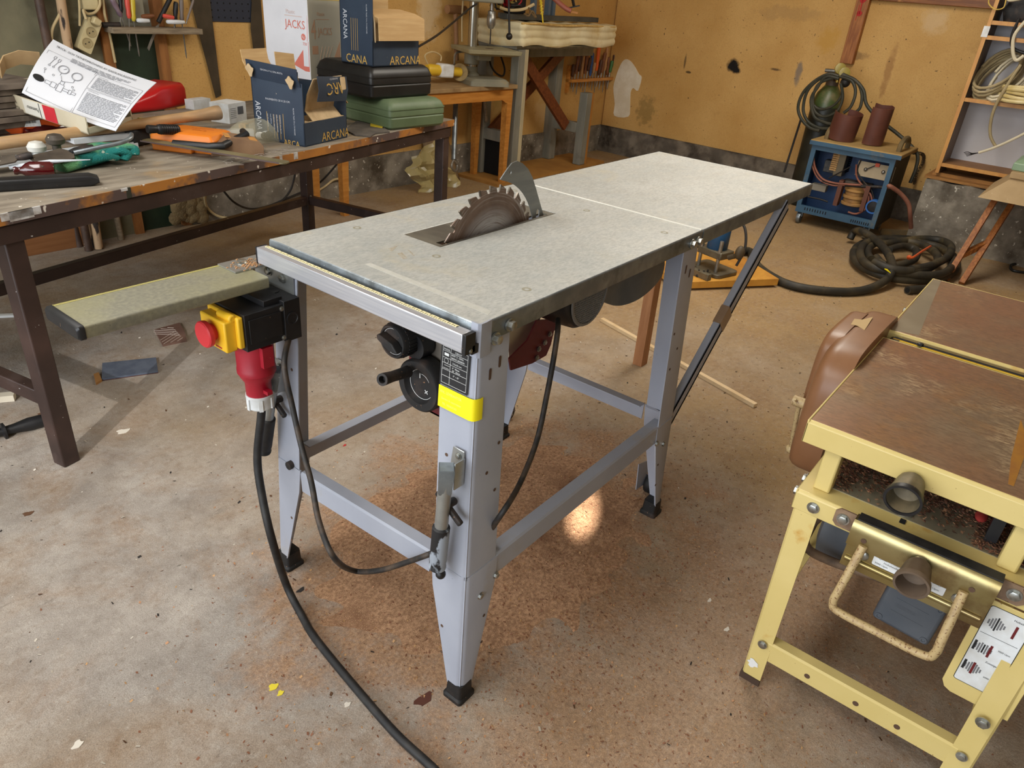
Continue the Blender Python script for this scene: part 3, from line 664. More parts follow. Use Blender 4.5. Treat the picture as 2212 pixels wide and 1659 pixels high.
# push handles clipped to the two front legs
def handle(p, q, bracket_at, worn):
    p, q = V3(p), V3(q); d = (q-p).normalized(); L = (q-p).length
    e = MB()
    e.tube([p, p+d*L*.45, q], .0125, 14)
    hd = e.build('push_handle', mat('zinc_tube', (150, 152, 150), (176, 178, 174), 12, rough=.4, metal=.75), saw)
    b = MB(); b.rod(p+d*L*.56, q, [(.0125, 0), (.0165, .003), (.0165, L*.36), (.0150, L*.39), (.0150, L*.41), (.0165, L*.42), (.016, L*.44), (.010, L*.45)], 18); b.build('grip', worn, hd, label='worn black grip')
    b = MB(); b.rod(p-d*.004, p+d*.052, [(.017, 0), (.019, .002), (.017, .05), (.0145, .056)], 4); b.build('sleeve', m_galvd, hd)
    x, y, z = bracket_at; M = Matrix.Translation((x, y, z))
    b = MB(); b.prism([(-.02, -.03), (.014, -.036), (.014, .036), (-.012, .036)], 0, .0025, frame((x, y, z), (0, -1, 0), z=(-1, 0, 0)))
    b.box((-.026, -.0155, -.034), (0, -.013, .022), M); b.build('handle_bracket', mat('bright_zinc', (186, 190, 190), (160, 164, 164), 12, rough=.35, metal=.8), saw, bevel=.001)
    bolts(hd, [((x-.003, y-.002, z+.022), (-1, 0, 0)), ((x-.004, y-.008, z-.016), (-1, 0, 0))], .005, .004)
    # wing lever behind the tube
    k = p+d*L*.38; b = MB(); b.cyl(k+V3((.032, 0, 0)), k, .008, 12); b.beam(k+V3((.016, .03, .012)), k+V3((.012, -.034, -.026)), .010, .012); b.build('wing_lever', m_blk2, hd, bevel=.003)
m_grip = mat('worn_grip', (26, 26, 28), (150, 158, 168), 22, lo=.46, hi=.50, rough=.6, stretch=(1, 1, .6))
handle(X(965, 1012, -.05), X(945, 1225, -.05), tuple(X(990, 1005, on_leg(.6)-.002)), m_grip)
handle(X(592, 800, -.04), X(570, 975, -.045), tuple(X(606, 808, on_leg(.6)-.002)), m_rub)
k = X(622, 1007, -.03); b = MB(); b.cyl(k, (k.x+.02, k.y, k.z), .010, 16); b.build('leg_knob', m_blk2, saw)
b = MB(); k = X(948, 1190, -.04); b.cyl(X(932, 1192, -.04), X(950, 1238, -.05), .006, 10); b.sph(X(952, 1240, -.048), .010, 8); b.build('handle_stop', m_blk, saw)
# height wheel, tilt knob and red front plate under the table
xf = .045
b = MB(); c = X(908, 832, xf)
Mw_ = frame((xf+.03, c.y, c.z), (0, 1, 0), z=(-1, 0, 0))
b.lathe([(.050, 0), (.0535, .004), (.0535, .034), (.050, .038), (.036, .038), (.034, .032), (.030, .026), (.001, .026)], 36, Mw_)
wh = b.build('height_handwheel', m_blk2, saw, smooth=45)
kk = X(880, 803, xf-.02); k2 = X(842, 815, xf-.075)
b = MB(); b.rod(kk, k2, [(.012, 0), (.011, .01), (.010, .05), (.0115, .078), (.0115, .082), (.007, .082), (.006, .07)], 16); b.build('crank_grip', m_blk2, wh)
b = MB(); Mg = Mw_ @ Matrix.Translation((0, 0, .0262))
b.box((.004, -.022, 0), (.006, -.012, .0004), Mg); b.box((-.0008, .012, 0), (.0008, .022, .0004), Mg @ Matrix.Rotation(.8, 4, 'Z')); b.box((-.005, .0162, 0), (.005, .0178, .0004), Mg @ Matrix.Rotation(.8, 4, 'Z'))
b.lathe([(.0298, .0004), (.0304, .0008), (.0308, .0004)], 40, Mg, cap=False)
b.tube([Mg @ V3((.022*math.cos(t), .022*math.sin(t), .0004)) for t in [x*.12-2.6 for x in range(10)]], .0006, 4)
b.build('dial_marking', m_white, wh)
b = MB(); c2 = X(838, 738, xf-.03)
Mk_ = frame((xf+.03, c2.y-.012, c2.z+.004), (0, 1, 0), z=(-1, 0, 0))
prof = []
b.lathe([(.030, 0), (.0335, .003), (.0335, .058), (.031, .062), (.028, .062), (.026, .058), (.001, .058)], 30, Mk_)
for i in range(30): b.box((.0325, -.0018, .004), (.0352, .0018, .05), Mk_ @ Matrix.Rotation(i*2*PI/30, 4, 'Z'))
kb = b.build('tilt_knob', m_blk2, saw)
b = MB(); b.prism([(-.03, .0), (-.012, .009), (.024, .006), (.028, 0), (.024, -.006), (-.012, -.009)], .058, .076, Mk_ @ Matrix.Rotation(-.35, 4, 'Z')); b.build('knob_lever', m_blk2, kb, bevel=.002)
b = MB(); b.lathe([(.0255, .0582), (.0255, .0586), (.025, .0586)], 36, Mk_, cap=False); b.tube([Mk_ @ V3((.018*math.cos(t), .018*math.sin(t), .0585)) for t in [x*.12+1.2 for x in range(8)]], .0006, 4); b.build('dial_marking', m_white, kb)
c3 = X(918, 738, xf+.03); Mr = frame((c3.x, c3.y, c3.z), (0, 1, 0), z=(-1, 0, 0))
b = MB(); b.prism(circ(0, 0, .026, 24), 0, .03, Mr, holes=[circ(0, 0, .011, 14)]); b.build('lock_ring', m_blk, saw)
xp = xf+.036; qa = [X(884, 757, xp), X(965, 780, xp), X(965, 890, xp), X(885, 868, xp)]
ya, yb_ = qa[0].y, qa[0].y-.12
b = MB(); b.box((xp, qa[0].y-.14, qa[2].z-.02), (xp+.004, qa[0].y, qa[0].z)); b.box((xp, qa[0].y-.14, qa[2].z-.02), (xp+.06, qa[0].y-.136, qa[0].z)); b.box((xp, qa[0].y-.14, qa[2].z-.02), (xp+.12, qa[0].y, qa[2].z-.016)); b.build('front_plate', m_mar, saw, label='dark red front plate')
b = MB(); b.box((xp-.002, qa[0].y-.16, qa[0].z), (xp+.004, qa[0].y+.01, H-.04)); b.box((xp, .09, H-.05), (xp+.05, .46, H-.004)); b.build('tilt_plate', mat('grey_brown_steel', (112, 104, 94), (128, 120, 108), 8, rough=.5, metal=.3), saw)
q = X(832, 690, xp+.03); b = MB(); b.box((xp, q.y, .76), (xp+.03, q.y+.035, H-.01)); b.build('tilt_arm', mat('blue_grey_steel', (52, 66, 84), rough=.5, metal=.4), saw)
# motor
mc = V3((.446, .06, .760)); b = MB(); Mm = frame((mc.x, .068, mc.z), (1, 0, 0), z=(0, 1, 0))
b.lathe([(.06, 0), (.071, .004), (.079, .016), (.081, .04), (.081, .16), (.074, .17), (.05, .175)], 36, Mm)
mt = b.build('motor', mat('black_motor_cowl', (14, 14, 15), (22, 22, 22), 12, rough=.38), saw, smooth=40)
b = MB(); Mg2 = frame((mc.x, .0675, mc.z), (1, 0, 0), z=(0, -1, 0))
for i in range(-13, 14):
    k = i*.0052; h = math.sqrt(max(0, .062**2-k*k))
    if h > .005:
        b.box((k-.0008, -h, 0), (k+.0008, h, .0016), Mg2); b.box((-h, k-.0008, .0002), (h, k+.0008, .0018), Mg2)
b.lathe([(.063, 0), (.063, .003), (.068, .003), (.070, 0)], 36, Mg2, cap=False)
b.build('fan_grille', mat('grille_grey', (118, 118, 116), rough=.45), mt, smooth=0, label='meshed fan grille')
b = MB(); b.box((mc.x-.16, .10, mc.z-.02), (mc.x-.07, .20, mc.z+.07)); b.build('terminal_box', m_blk, mt, bevel=.008)
# sheet guard behind the motor and the curved blade housing
gp = [Y(*a, .12) for a in [(1300, 650), (1325, 660), (1352, 658), (1382, 645), (1410, 622), (1430, 596), (1436, 572), (1436, 545), (1300, 600)]]
Mg3 = frame((0, .12, 0), (1, 0, 0), y=(0, 0, 1))
b = MB(); b.prism([(v.x, v.z) for v in spline([(v.x, v.z, 0) for v in gp[:7]], 4)] and [(v.x, v.y) for v in spline([(v.x, v.z, 0) for v in gp[:7]], 4)]+[(gp[7].x, gp[7].z), (gp[8].x, gp[8].z)], -.03, .0, Mg3); b.build('blade_housing', m_shade_cast, saw, smooth=30)
gp = [Y(*a, .17) for a in [(1104, 800), (1150, 785), (1180, 768), (1190, 745), (1197, 715), (1210, 700), (1190, 690), (1160, 692), (1140, 735), (1100, 775)]]
Mg4 = frame((0, .17, 0), (1, 0, 0), y=(0, 0, 1))
b = MB(); b.prism([(v.x, v.z) for v in gp], -.004, .0, Mg4); rb = b.build('motor_bracket', m_mar, saw, label='dark red curved motor bracket')
bolts(rb, [((Y(*a, .166).x, .166, Y(*a, .166).z), (0, -1, 0)) for a in ((1188, 722), (1164, 754), (1177, 740), (1160, 773))], .005, .004)
gp = [Y(*a, .2) for a in [(1100, 780), (1138, 738), (1156, 712), (1160, 690), (1096, 700)]]
b = MB(); b.prism([(v.x, v.z) for v in gp], -.02, .0, frame((0, .2, 0), (1, 0, 0), y=(0, 0, 1))); b.build('dust_hood', mat('cream_grey_plastic', (206, 196, 174), (216, 208, 188), 8, rough=.5), saw)
# transport wheels at the far legs
for yy in (W+.06, .035):
    cx_ = L1+.10 if yy > 0 else L1+.085
    b = MB(); b.lathe([(.012, -.012), (.034, -.012), (.036, -.008), (.036, .008), (.034, .012), (.012, .012)], 24, frame((cx_, yy, .037), (1, 0, 0), z=(0, 1, 0))); whl = b.build('transport_wheel', m_rub, saw)
    b = MB(); b.prism([(-.085, .10), (-.07, .0), (.012, -.012), (.016, .012), (-.03, .085)], -.018, -.0155, frame((cx_, yy, .037), (1, 0, 0), y=(0, 0, 1))); b.build('wheel_bracket', m_leg, saw)
    b = MB(); b.hexbolt((cx_, yy-.018, .037), (0, -1, 0), .006, .008); b.build('bolt', m_bolt, whl)
# ================================================================ YELLOW PLANER
m_cream = mat('cream_yellow_paint', (208, 186, 116), (216, 195, 128), 4, rough=.4, c3=(196, 150, 70), s3=9, lo3=.62, hi3=.72, speck=(140, 104, 56), sscale=150, sth=.745)
def ptop():
    n = NT('rusty_planer_table'); v = n.mapping(); fine = n.noise(n.mapping((1, .35, 1), (0, 0, .5)), 170, 4, .7); mid = n.noise(v, 7, 6, .7, .4); big = n.noise(v, 2.6, 5, .6, .3)
    c = n.mix(n.ramp(big, .38, .62), lin((150, 108, 78)), lin((142, 122, 96)))
    c = n.mix(n.ramp(mid, .5, .75, 0, .7), c, lin((176, 128, 78)))
    c = n.mix(n.ramp(fine, .35, .6, .55, 0), c, lin((104, 80, 62)))
    c = n.mix(n.math('MULTIPLY', n.ramp(n.noise(v, 5, 5, .6), .55, .7), n.ramp(fine, .45, .6)), c, lin((190, 166, 130)))
    n.l(c, n.b.inputs['Base Color']); n.b.inputs['Metallic'].default_value = .3; n.l(n.ramp(mid, .3, .7, .48, .3), n.b.inputs['Roughness']); n.bump(fine, .05, .003); return n.m
m_ptop = ptop()
m_pcov = mat('brown_plastic_cover', (126, 86, 56), (142, 100, 68), 5, rough=.38, c3=(168, 134, 100), s3=7, lo3=.6, hi3=.8)
m_zincy = mat('yellow_zinc_plate', (156, 140, 92), (184, 172, 128), 5, rough=.32, metal=.85, c3=(128, 104, 70), s3=8, lo3=.55, hi3=.7)
m_rusty = mat('rusty_steel', (128, 104, 84), (158, 132, 106), 30, rough=.55, metal=.4, speck=(90, 60, 40), sscale=120, sth=.65)
m_crust = mat('cream_rusty_rod', (186, 162, 116), (164, 136, 98), 60, lo=.5, hi=.7, rough=.5, speck=(120, 84, 52), sscale=260, sth=.6)
m_mgry = mat('motor_grey', (74, 80, 88), (88, 92, 98), 8, rough=.55, c3=(108, 88, 70), s3=7, lo3=.58, hi3=.72)
m_knob = mat('dusty_brown_knob', (92, 76, 62), (112, 94, 76), 20, rough=.6)
m_knobb = mat('worn_olive_knob', (88, 80, 62), (120, 106, 80), 30, rough=.5)
m_sawd = mat('dark_red_sawdust', (92, 56, 42), (150, 104, 76), 300, rough=.9)
PZ, PX, PY0, PY1 = .50, .475, -.44, -.905
pln = thing('planer', (1.0, -.66, 0), 'cream yellow surface planer with rust-brown steel tables and grey motor at the right', 'planer')
# lower frame plate: folded tray with slotted plate
b = MB()
b.loft([[(x, y, z) for x, z in [(PX, PZ-.044), (PX, PZ-.005), (PX+.005, PZ), (1.62, PZ), (1.62, PZ-.004), (PX+.006, PZ-.004), (PX+.004, PZ-.007), (PX+.004, PZ-.044)]] for y in (PY1, PY0)])
b.box((PX, PY0-.004, PZ-.044), (1.62, PY0, PZ)); b.box((PX, PY1, PZ-.044), (1.62, PY1+.004, PZ)); b.box((1.616, PY1, PZ-.044), (1.62, PY0, PZ))
b.build('base_plate', m_cream, pln, bevel=.002)
b = MB(); b.box((PX+.055, PY1+.07, PZ), (1.40, PY0-.05, PZ+.0015)); b.build('bare_steel_bed', mat('dull_grey_steel', (156, 150, 126), (170, 162, 138), 6, rough=.45, metal=.5), pln)
def pleg(fx, fy, sx, sy, tw=.048, bw=.042):
    b = MB(); zt = PZ-.004
    def ring(z, w, ox, oy):
        L = [(w, 0), (.004, 0), (0, .004), (0, w), (.0025, w), (.0025, .0025), (w, .0025)]
        o = [(ox+sx*x, oy+sy*y, z) for x, y in L]; return o if sx*sy > 0 else o[::-1]
    tx = PX+.003 if sx > 0 else 1.617; ty = PY0-.004 if sy < 0 else PY1+.004
    b.loft([ring(0.012, bw, fx, fy), ring(zt, tw, tx, ty)])
    lg = b.build('leg', m_cream, pln)
    b = MB(); b.loft([[(fx+sx*x, fy+sy*y, z) for x, y in ((-.003, -.003), (bw, -.003), (bw, .006), (.006, .006), (.006, bw), (-.003, bw))][::1 if sx*sy > 0 else -1] for z in (0, .016)])
    b.build('foot', mat('rusted_foot', (70, 52, 40), rough=.8), lg, label='rusty foot')
    return lg
for fx, fy, sx, sy in ((.446, -.456, 1, -1), (.446, -.893, 1, 1), (1.65, -.456, -1, -1), (1.65, -.893, -1, 1)):
    lg = pleg(fx, fy, sx, sy)
    if sx > 0:
        bolts(lg, [((.4475, fy+sy*.022, .115), (-1, 0, .06))], .0075, .005)
b = MB(); q = X(1622, 1432, .4465); b.prism([(x*(1+.3*math.sin(i*3)), y*(1+.25*math.cos(i*5))) for i, (x, y) in enumerate(circ(0, 0, .011, 14))], 0, .0004, frame((.4475, -.472, .052), (0, -1, 0), z=(-1, 0, .05))); b.build('white_paint_dab', m_white, pln)
bolts(pln, [((PX, -.480, PZ-.024), (-1, 0, 0)), ((.50, PY0, PZ-.018), (0, 1, 0)), ((.545, PY0, PZ-.012), (0, 1, 0)), ((.4475, -.872, .215), (-1, 0, 0))], .009, .008)
# lower crossbars
for p, q, inw in (((.452, -.487, .075), (.452, -.862, .075), (1, 0, 0)), ((.49, -.456, .20), (1.6, -.456, .20), (0, -1, 0)), ((.49, -.894, .08), (1.6, -.894, .08), (0, 1, 0))):
    crossbar(p, q, .05, .028, inw).build('crossbar', m_cream, pln)
for yy in (-.58, -.68, -.76): b = MB(); b.prism(circ(0, 0, .006, 12), 0, .0005, frame((.4518, yy, .095), (0, -1, 0), z=(-1, 0, 0))); b.build('crossbar_hole', m_hole, pln)
# diagonal brown brace behind the left leg
b = MB(); b.beam((.49, -.462, .17), (.98, -.47, .46), .018, .004, (0, -1, 0)); b.build('brace', mat('rust_brown_brace', (104, 78, 52), rough=.6, metal=.3), pln)
# posts and tables
TZ = .645
for yy in (-.478, -.80):
    b = MB(); b.box((.503, yy-.016, PZ), (.535, yy+.016, TZ-.03)); b.build('table_post', m_cream, pln, bevel=.004)
    b = MB(); b.box((1.50, yy-.016, PZ), (1.532, yy+.016, TZ-.03)); b.build('table_post', m_cream, pln, bevel=.004)
b = MB(); b.box((.56, -.775, PZ), (.60, -.755, TZ-.03)); b.build('black_guide', m_blk, pln)
def ptable(name, x0, x1, y0, y1):
    b = MB(); b.box((x0+.006, y1, TZ-.008), (x1, y0-.004, TZ)); t = b.build(name, m_ptop, pln, bevel=.0015)
    b = MB()
    b.loft([[(x, y, z) for x, z in [(x0, TZ-.049), (x0, TZ-.006), (x0+.005, TZ-.0006), (x0+.009, TZ-.0006), (x0+.009, TZ-.004), (x0+.004, TZ-.008), (x0+.004, TZ-.049)]] for y in (y1, y0)])
    b.box((x0, y0-.004, TZ-.049), (x1, y0, TZ+.0006)); b.box((x0, y1-.004, TZ-.049), (x1, y1, TZ)); b.box((x1-.004, y1, TZ-.012), (x1, y0, TZ+.0004))
    b.build('table_rim', m_cream, t, bevel=.0015, label='cream painted rim'); return t
t1 = ptable('front_table', .490, 1.036, -.418, -.93); t2 = ptable('rear_table', 1.098, 1.645, -.414, -.93)
# yellow scrape mark on the front table
b = MB(); q = [Z(*a, TZ+.0004) for a in ((2205, 905), (2222, 960), (2190, 1050), (2178, 1045), (2184, 990))]
b.prism([(v.x, v.y) for v in q], TZ, TZ+.0004); b.build('ochre_stain', mat('ochre_smear', (176, 124, 44), (160, 108, 50), 20, rough=.5, metal=.3), t1)
b = MB(); q = [Z(*a, TZ+.0004) for a in ((1925, 712), (2015, 604), (2033, 606), (1985, 724))]
b.prism([(v.x, v.y) for v in q], TZ, TZ+.0003); b.build('grey_worn_strip', mat('worn_grey_steel', (142, 130, 108), (154, 142, 120), 7, rough=.4, metal=.4), t2)
# cutter gap: brass coloured rail and dark block
b = MB(); b.box((1.046, -.93, TZ-.022), (1.088, -.455, TZ-.004)); b.mi(1); b.box((1.055, -.93, TZ-.004), (1.0585, -.44, TZ-.0025)); b.mi(2); b.box((1.062, -.93, TZ-.004), (1.072, -.44, TZ-.0032))
b.build('cutter_rail', [m_zincy, mat('bright_brass_line', (226, 190, 70), rough=.25, metal=.8), m_shade], pln)
b = MB(); b.box((1.04, -.458, TZ-.07), (1.094, -.43, TZ-.012)); b.build('cutter_end_block', mat('dark_oily_block', (46, 36, 30), rough=.5), pln, bevel=.004)
bolts(pln, [((1.062, -.50, TZ-.003), (0, 0, 1))], .007, .006, 'cap_screw', m_blk)
b = MB(); b.cyl((1.17, -.414, TZ-.016), (1.17, -.372, TZ-.016), .013, 18); b.build('spindle_end', m_bolt, pln)
bolts(pln, [((1.34, -.414, TZ-.02), (0, 1, 0))], .008, .010)
# brown belt cover on the left side
pc_ = [(.752, .395), (.79, .36), (.86, .345), (1.14, .40), (1.19, .46), (1.20, .60), (1.17, .655), (1.10, .668), (.87, .672), (.80, .655), (.757, .60), (.748, .50)]
Mc = frame((0, -.42, 0), (1, 0, 0), y=(0, 0, 1))
sp_ = [(v.x, v.y) for v in spline([(a, c, 0) for a, c in pc_], 4, True)]
cx_, cz_ = .97, .51
def inset(k): return [(cx_+(x-cx_)*k, cz_+(z-cz_)*k) for x, z in sp_]
b = MB(); b.loft([[(x, -.42+d, z) for x, z in inset(k)] for k, d in ((1, 0), (1, .045), (.985, .060), (.95, .070), (.87, .076))][::-1])
cv = b.build('belt_cover', m_pcov, pln, smooth=50, label='brown plastic belt cover')
b = MB(); b.loft([[(x, -.43+d, z) for x, z in [(cx_+.02+(x-cx_)*k*.62, cz_+.06+(z-cz_)*k*.62) for x, z in sp_]] for k, d in ((1.02, .07), (1, .098), (.96, .108), (.85, .112))][::-1]); b.build('cover_bulge', m_pcov, cv, smooth=50)
b = MB(); q = [(1846, 688), (1862, 690), (1886, 684), (1876, 700), (1868, 712), (1852, 702), (1838, 700)]
qq = [Z(*a, .674) for a in q]; b.prism([(v.x, v.y) for v in qq], .672, .6735); b.build('tape_scrap', mat('masking_tape', (196, 168, 120), rough=.8), cv, label='torn scrap of masking tape')
# height lever with ball
p0, p1 = Y(1736, 872, -.335), Y(1707, 970, -.33)
b = MB(); b.cyl((p0.x, -.345, p0.z), (p0.x, -.310, p0.z), .013, 16); b.cyl((p0.x, -.325, p0.z), p1, .006, 10, .005); b.sph(p1, .012, 12); b.cyl((p0.x-.01, -.32, p0.z+.004), (p0.x-.022, -.318, p0.z+.014), .003, 8); b.build('height_lever', m_crust, pln, label='cream lever with ball end')
# front clamp rail with wire stand handle, knobs and label
RX = .44
b = MB()
b.loft([[(x, y, z) for x, z in [(PX-.001, .506), (RX+.006, .510), (RX, .504), (RX-.002, .488), (RX, .456), (RX+.003, .456), (RX+.002, .488), (RX+.005, .502), (PX-.001, .503)]] for y in (-.80, -.558)])
fr = b.build('clamp_rail', m_zincy, pln, smooth=50, label='yellow zinc clamp rail')
b = MB(); b.box((RX+.006, -.80, .5105), (PX-.004, -.562, .513)); b.build('rubber_strip', m_rub, fr)
b = MB(); b.box((RX+.004, -.80, .405), (RX+.007, -.56, .462)); b.cyl((RX+.004, -.795, .425), (RX+.004, -.565, .425), .006, 12); b.build('rail_apron', m_zincy, fr)
for ya, yb2 in ((-.562, -.520), (-.797, -.842)):
    b = MB(); y0, y1 = max(ya, yb2), min(ya, yb2)
    b.prism([(0, -.020), (y0-y1-.008, -.020), (y0-y1, -.012), (y0-y1, .012), (y0-y1-.008, .020), (0, .020)], 0, .004, frame((PX-.001, ya, .483), (0, 1 if ya > -.7 else -1, 0), z=(-1, 0, 0)))
    if ya < -.7: b.f = b.f
    b.build('clamp_ear', m_rusty, fr)
bolts(fr, [((PX-.005, -.537, .483), (-1, 0, 0)), ((PX-.005, -.824, .483), (-1, 0, 0))], .009, .008)
for yy, zz in ((-.585, .478), (-.765, .478)): b = MB(); b.prism(circ(0, 0, .005, 12), 0, .0006, frame((RX-.0022, yy, zz), (0, -1, 0), z=(-1, 0, 0))); b.build('rail_hole', m_hole, fr)
for yy in (-.592, -.754):
    b = MB(); b.sph((RX+.003, yy, .444), .011, 10, (.4, 1, 1)); b.build('round_rivet', m_bolt, fr)
ML2 = frame((RX+.0035, -.61, .436), (0, -1, 0), z=(-1, 0, 0))
b = MB(); b.prism(rrect(0, 0, .122, .026, .003), 0, .0006, ML2); b.mi(1)
for x0, sg in ((.006, 1), (.116, -1)):
    A = ML2 @ Matrix.Translation((x0, .0195, .0008)) @ Matrix.Diagonal((sg, 1, 1, 1))
    pts = [(0, 0), (.006, .0035), (.006, .0016), (.016, .0016), (.016, -.0016), (.006, -.0016), (.006, -.0035)]
    b.tube([A @ V3((x, y, 0)) for x, y in pts], .0003, 4, closed=True)
b.text('Motor', .0055, ML2 @ Matrix.Translation((.030, .0175, .0003))); b.text('Hobelwelle', .0055, ML2 @ Matrix.Translation((.0185, .0105, .0003))); b.text('3000 Upm', .0055, ML2 @ Matrix.Translation((.004, .004, .0003))); b.text('6000 Upm', .0055, ML2 @ Matrix.Translation((.090, .006, .0003)))
b.build('arrow_label', [m_wht, m_ink], fr, smooth=0, label='white label with two arrows')
# knobs: fluted hollow plastic
def knob(c, d, L, r, m, mr, name, lab):
    c = V3(c); d = V3(d).normalized(); b = MB(); A = axis(c, c+d)
    def ring(z, rr, fl):
        return [(rr*(1+fl*math.cos(8*t))*math.cos(t), rr*(1+fl*math.cos(8*t))*math.sin(t), z) for t in [2*PI*i/64 for i in range(64)]]
    b.loft([ring(0, r*.62, 0), ring(L*.12, r*.74, .02), ring(L*.75, r*.88, .045), ring(L*.94, r, 0), ring(L, r, 0), ring(L, r*.84, 0), ring(L*.5, r*.72, 0), ring(L*.42, .002, 0)], cap=False, M=A)
    k = b.build(name, m, pln, smooth=50, label=lab)
    b = MB(); b.lathe([(r*.84, L-.001), (r*.86, L+.003), (r*1.0, L+.003), (r*1.03, L-.002), (r, L-.008)], 40, A, cap=False); b.build('knob_rim', mr, k)
    b = MB(); b.cyl(c-d*.02, c+d*.004, r*.5, 18); b.build('knob_collar', m_bolt, k)
    return k
kd = V3((-1, -.02, -.12))
knob((.486, -.617, .606), kd, .062, .031, m_knobb, m_blk, 'clamp_knob', 'worn hollow knob with black rim')
knob((RX-.006, -.680, .482), kd, .054, .029, m_knob, m_knob, 'clamp_knob', 'brown hollow knob')
b = MB(); b.tube(spline([(RX-.006, -.588, .470), (.405, -.580, .38), (.402, -.578, .345), (.402, -.592, .331), (.402, -.66, .329), (.402, -.742, .330), (.402, -.757, .347), (.405, -.757, .38), (RX-.006, -.756, .470)], 5), .0078, 12); b.build('wire_handle', m_crust, pln, label='bent cream rod handle')
b = MB(); b.tube(spline([(.60, -.50, .42), (.56, -.475, .38), (.55, -.48, .33), (.58, -.53, .30), (.60, -.62, .30), (.62, -.66, .29)], 6), .010, 10); b.build('motor_cord', mat('dusty_brown_cord', (120, 98, 78), (90, 74, 62), 40, rough=.7), pln)
# slotted bolt on the plate
bolts(pln, [(tuple(Z(1955, 1108, PZ+.002)), (0, 0, 1))], .011, .010)
q = Z(1950, 1126, PZ+.0016); b = MB(); b.box((q.x-.008, q.y-.005, PZ+.0012), (q.x+.008, q.y+.005, PZ+.002)); b.build('plate_slot', m_shade, pln)
# motor under the plate
b = MB(); A = frame((.70, -.50, .315), (1, 0, 0), z=(0, -1, 0))
b.lathe([(.05, -.02), (.076, -.012), (.080, .0), (.080, .075), (.066, .078), (.066, .20), (.076, .202), (.078, .27), (.05, .285)], 30, A)
for i in range(36): b.box((.060, -.0018, .08), (.074, .0018, .20), A @ Matrix.Rotation(i*PI/18, 4, 'Z'))
mo = b.build('motor', m_mgry, pln, smooth=35)
tl = [X(*a, .615) for a in ((1905, 1250), (2030, 1285), (1995, 1385), (1882, 1330))]
MT = frame(tl[3], (0, -1, 0), z=(-1, 0, .12))
b = MB(); b.box((0, 0, -.05), (.115, .105, .004), MT @ Matrix.Rotation(-.06, 4, 'Z')); tb = b.build('terminal_box', m_mgry, mo, bevel=.008, seg=3)
MTT = MT @ Matrix.Rotation(-.06, 4, 'Z')
for x, y in ((.012, .012), (.103, .012), (.012, .093), (.103, .093)):
    b = MB(); b.lathe([(.007, .004), (.007, .006), (.004, .006), (.003, .0045)], 14, MTT @ Matrix.Translation((x, y, 0))); b.build('cover_screw', m_mgry, tb)
b = MB(); b.text('ELEKTRA', .012, MTT @ Matrix.Translation((.03, .052, .0042)), sx=.8); b.box((.025, .072, .004), (.09, .0725, .0046), MTT); b.box((.025, .04, .004), (.09, .0405, .0046), MTT); b.build('embossed_mark', mat('embossed_grey', (84, 88, 94), rough=.6), tb, smooth=0)
b = MB(); b.lathe([(.02, 0), (.075, .004), (.075, .014), (.02, .018)], 28, frame((.70, -.795, .315), (1, 0, 0), z=(0, -1, 0))); b.build('drive_pulley', m_shade_cast, pln)
# right side panel with gear sticker
q = [X(*a, .468) for a in ((2135, 1300), (2050, 1478), (2138, 1525), (2240, 1340))]
b = MB(); Mpn = frame((.472, 0, 0), (0, -1, 0), y=(0, 0, 1))
b.prism([(.79, .456), (.79, .245), (.797, .232), (.81, .226), (.905, .226), (.905, .456)], 0, .003, Mpn); b.build('side_panel', m_cream, pln, bevel=.001)
b = MB(); b.prism(rrect(.803, .262, .868, .446, .005), .003, .0038, Mpn); b.mi(1)
# dark outline and the three gear diagrams
b.tube([Mpn @ V3((x, y, .0038)) for x, y in rrect(.803, .262, .868, .446, .005)], .0006, 4, closed=True)
Rz = Mpn
for k, (cy, sft) in enumerate(((.412, 0), (.352, 0), (.302, 0))):
    for dx, h in ((-.012, .010), (-.008, .018), (-.004, .024), (0, .030 if k == 0 else .020), (.004, .022), (.008, .016), (.012, .008)):
        b.mi(3 if dx not in (0,) else 1); b.box((.822+dx-.0013, cy-h*.5, .0038), (.822+dx+.0013, cy+h*.5, .0042), Mpn)
    b.mi(2); xx = .85 if k == 0 else (.832 if k == 1 else .822); b.box((xx-.002, cy-.014, .0042), (xx+.002, cy+.014, .0046), Mpn)
    if k: b.mi(1); b.box((.806, cy-.010, .0042), (.810, cy+.012, .0046), Mpn)
b.mi(1); b.box((.806, .384, .0038), (.864, .3846, .0042), Mpn)
b.text('Hobeln', .006, Mpn @ Matrix.Translation((.841, .434, .0038)), sx=.9); b.text('3000 Upm', .005, Mpn @ Matrix.Translation((.842, .360, .0038)), sx=.9); b.text('Zusatzgerät', .0055, Mpn @ Matrix.Translation((.834, .326, .0038)), sx=.9); b.text('6000 Upm', .005, Mpn @ Matrix.Translation((.842, .293, .0038)), sx=.9)
b.build('gear_sticker', [m_wht, m_ink, m_mar, mat('print_grey', (110, 110, 112), rough=.6)], pln, smooth=0, label='white sticker with gear diagrams')
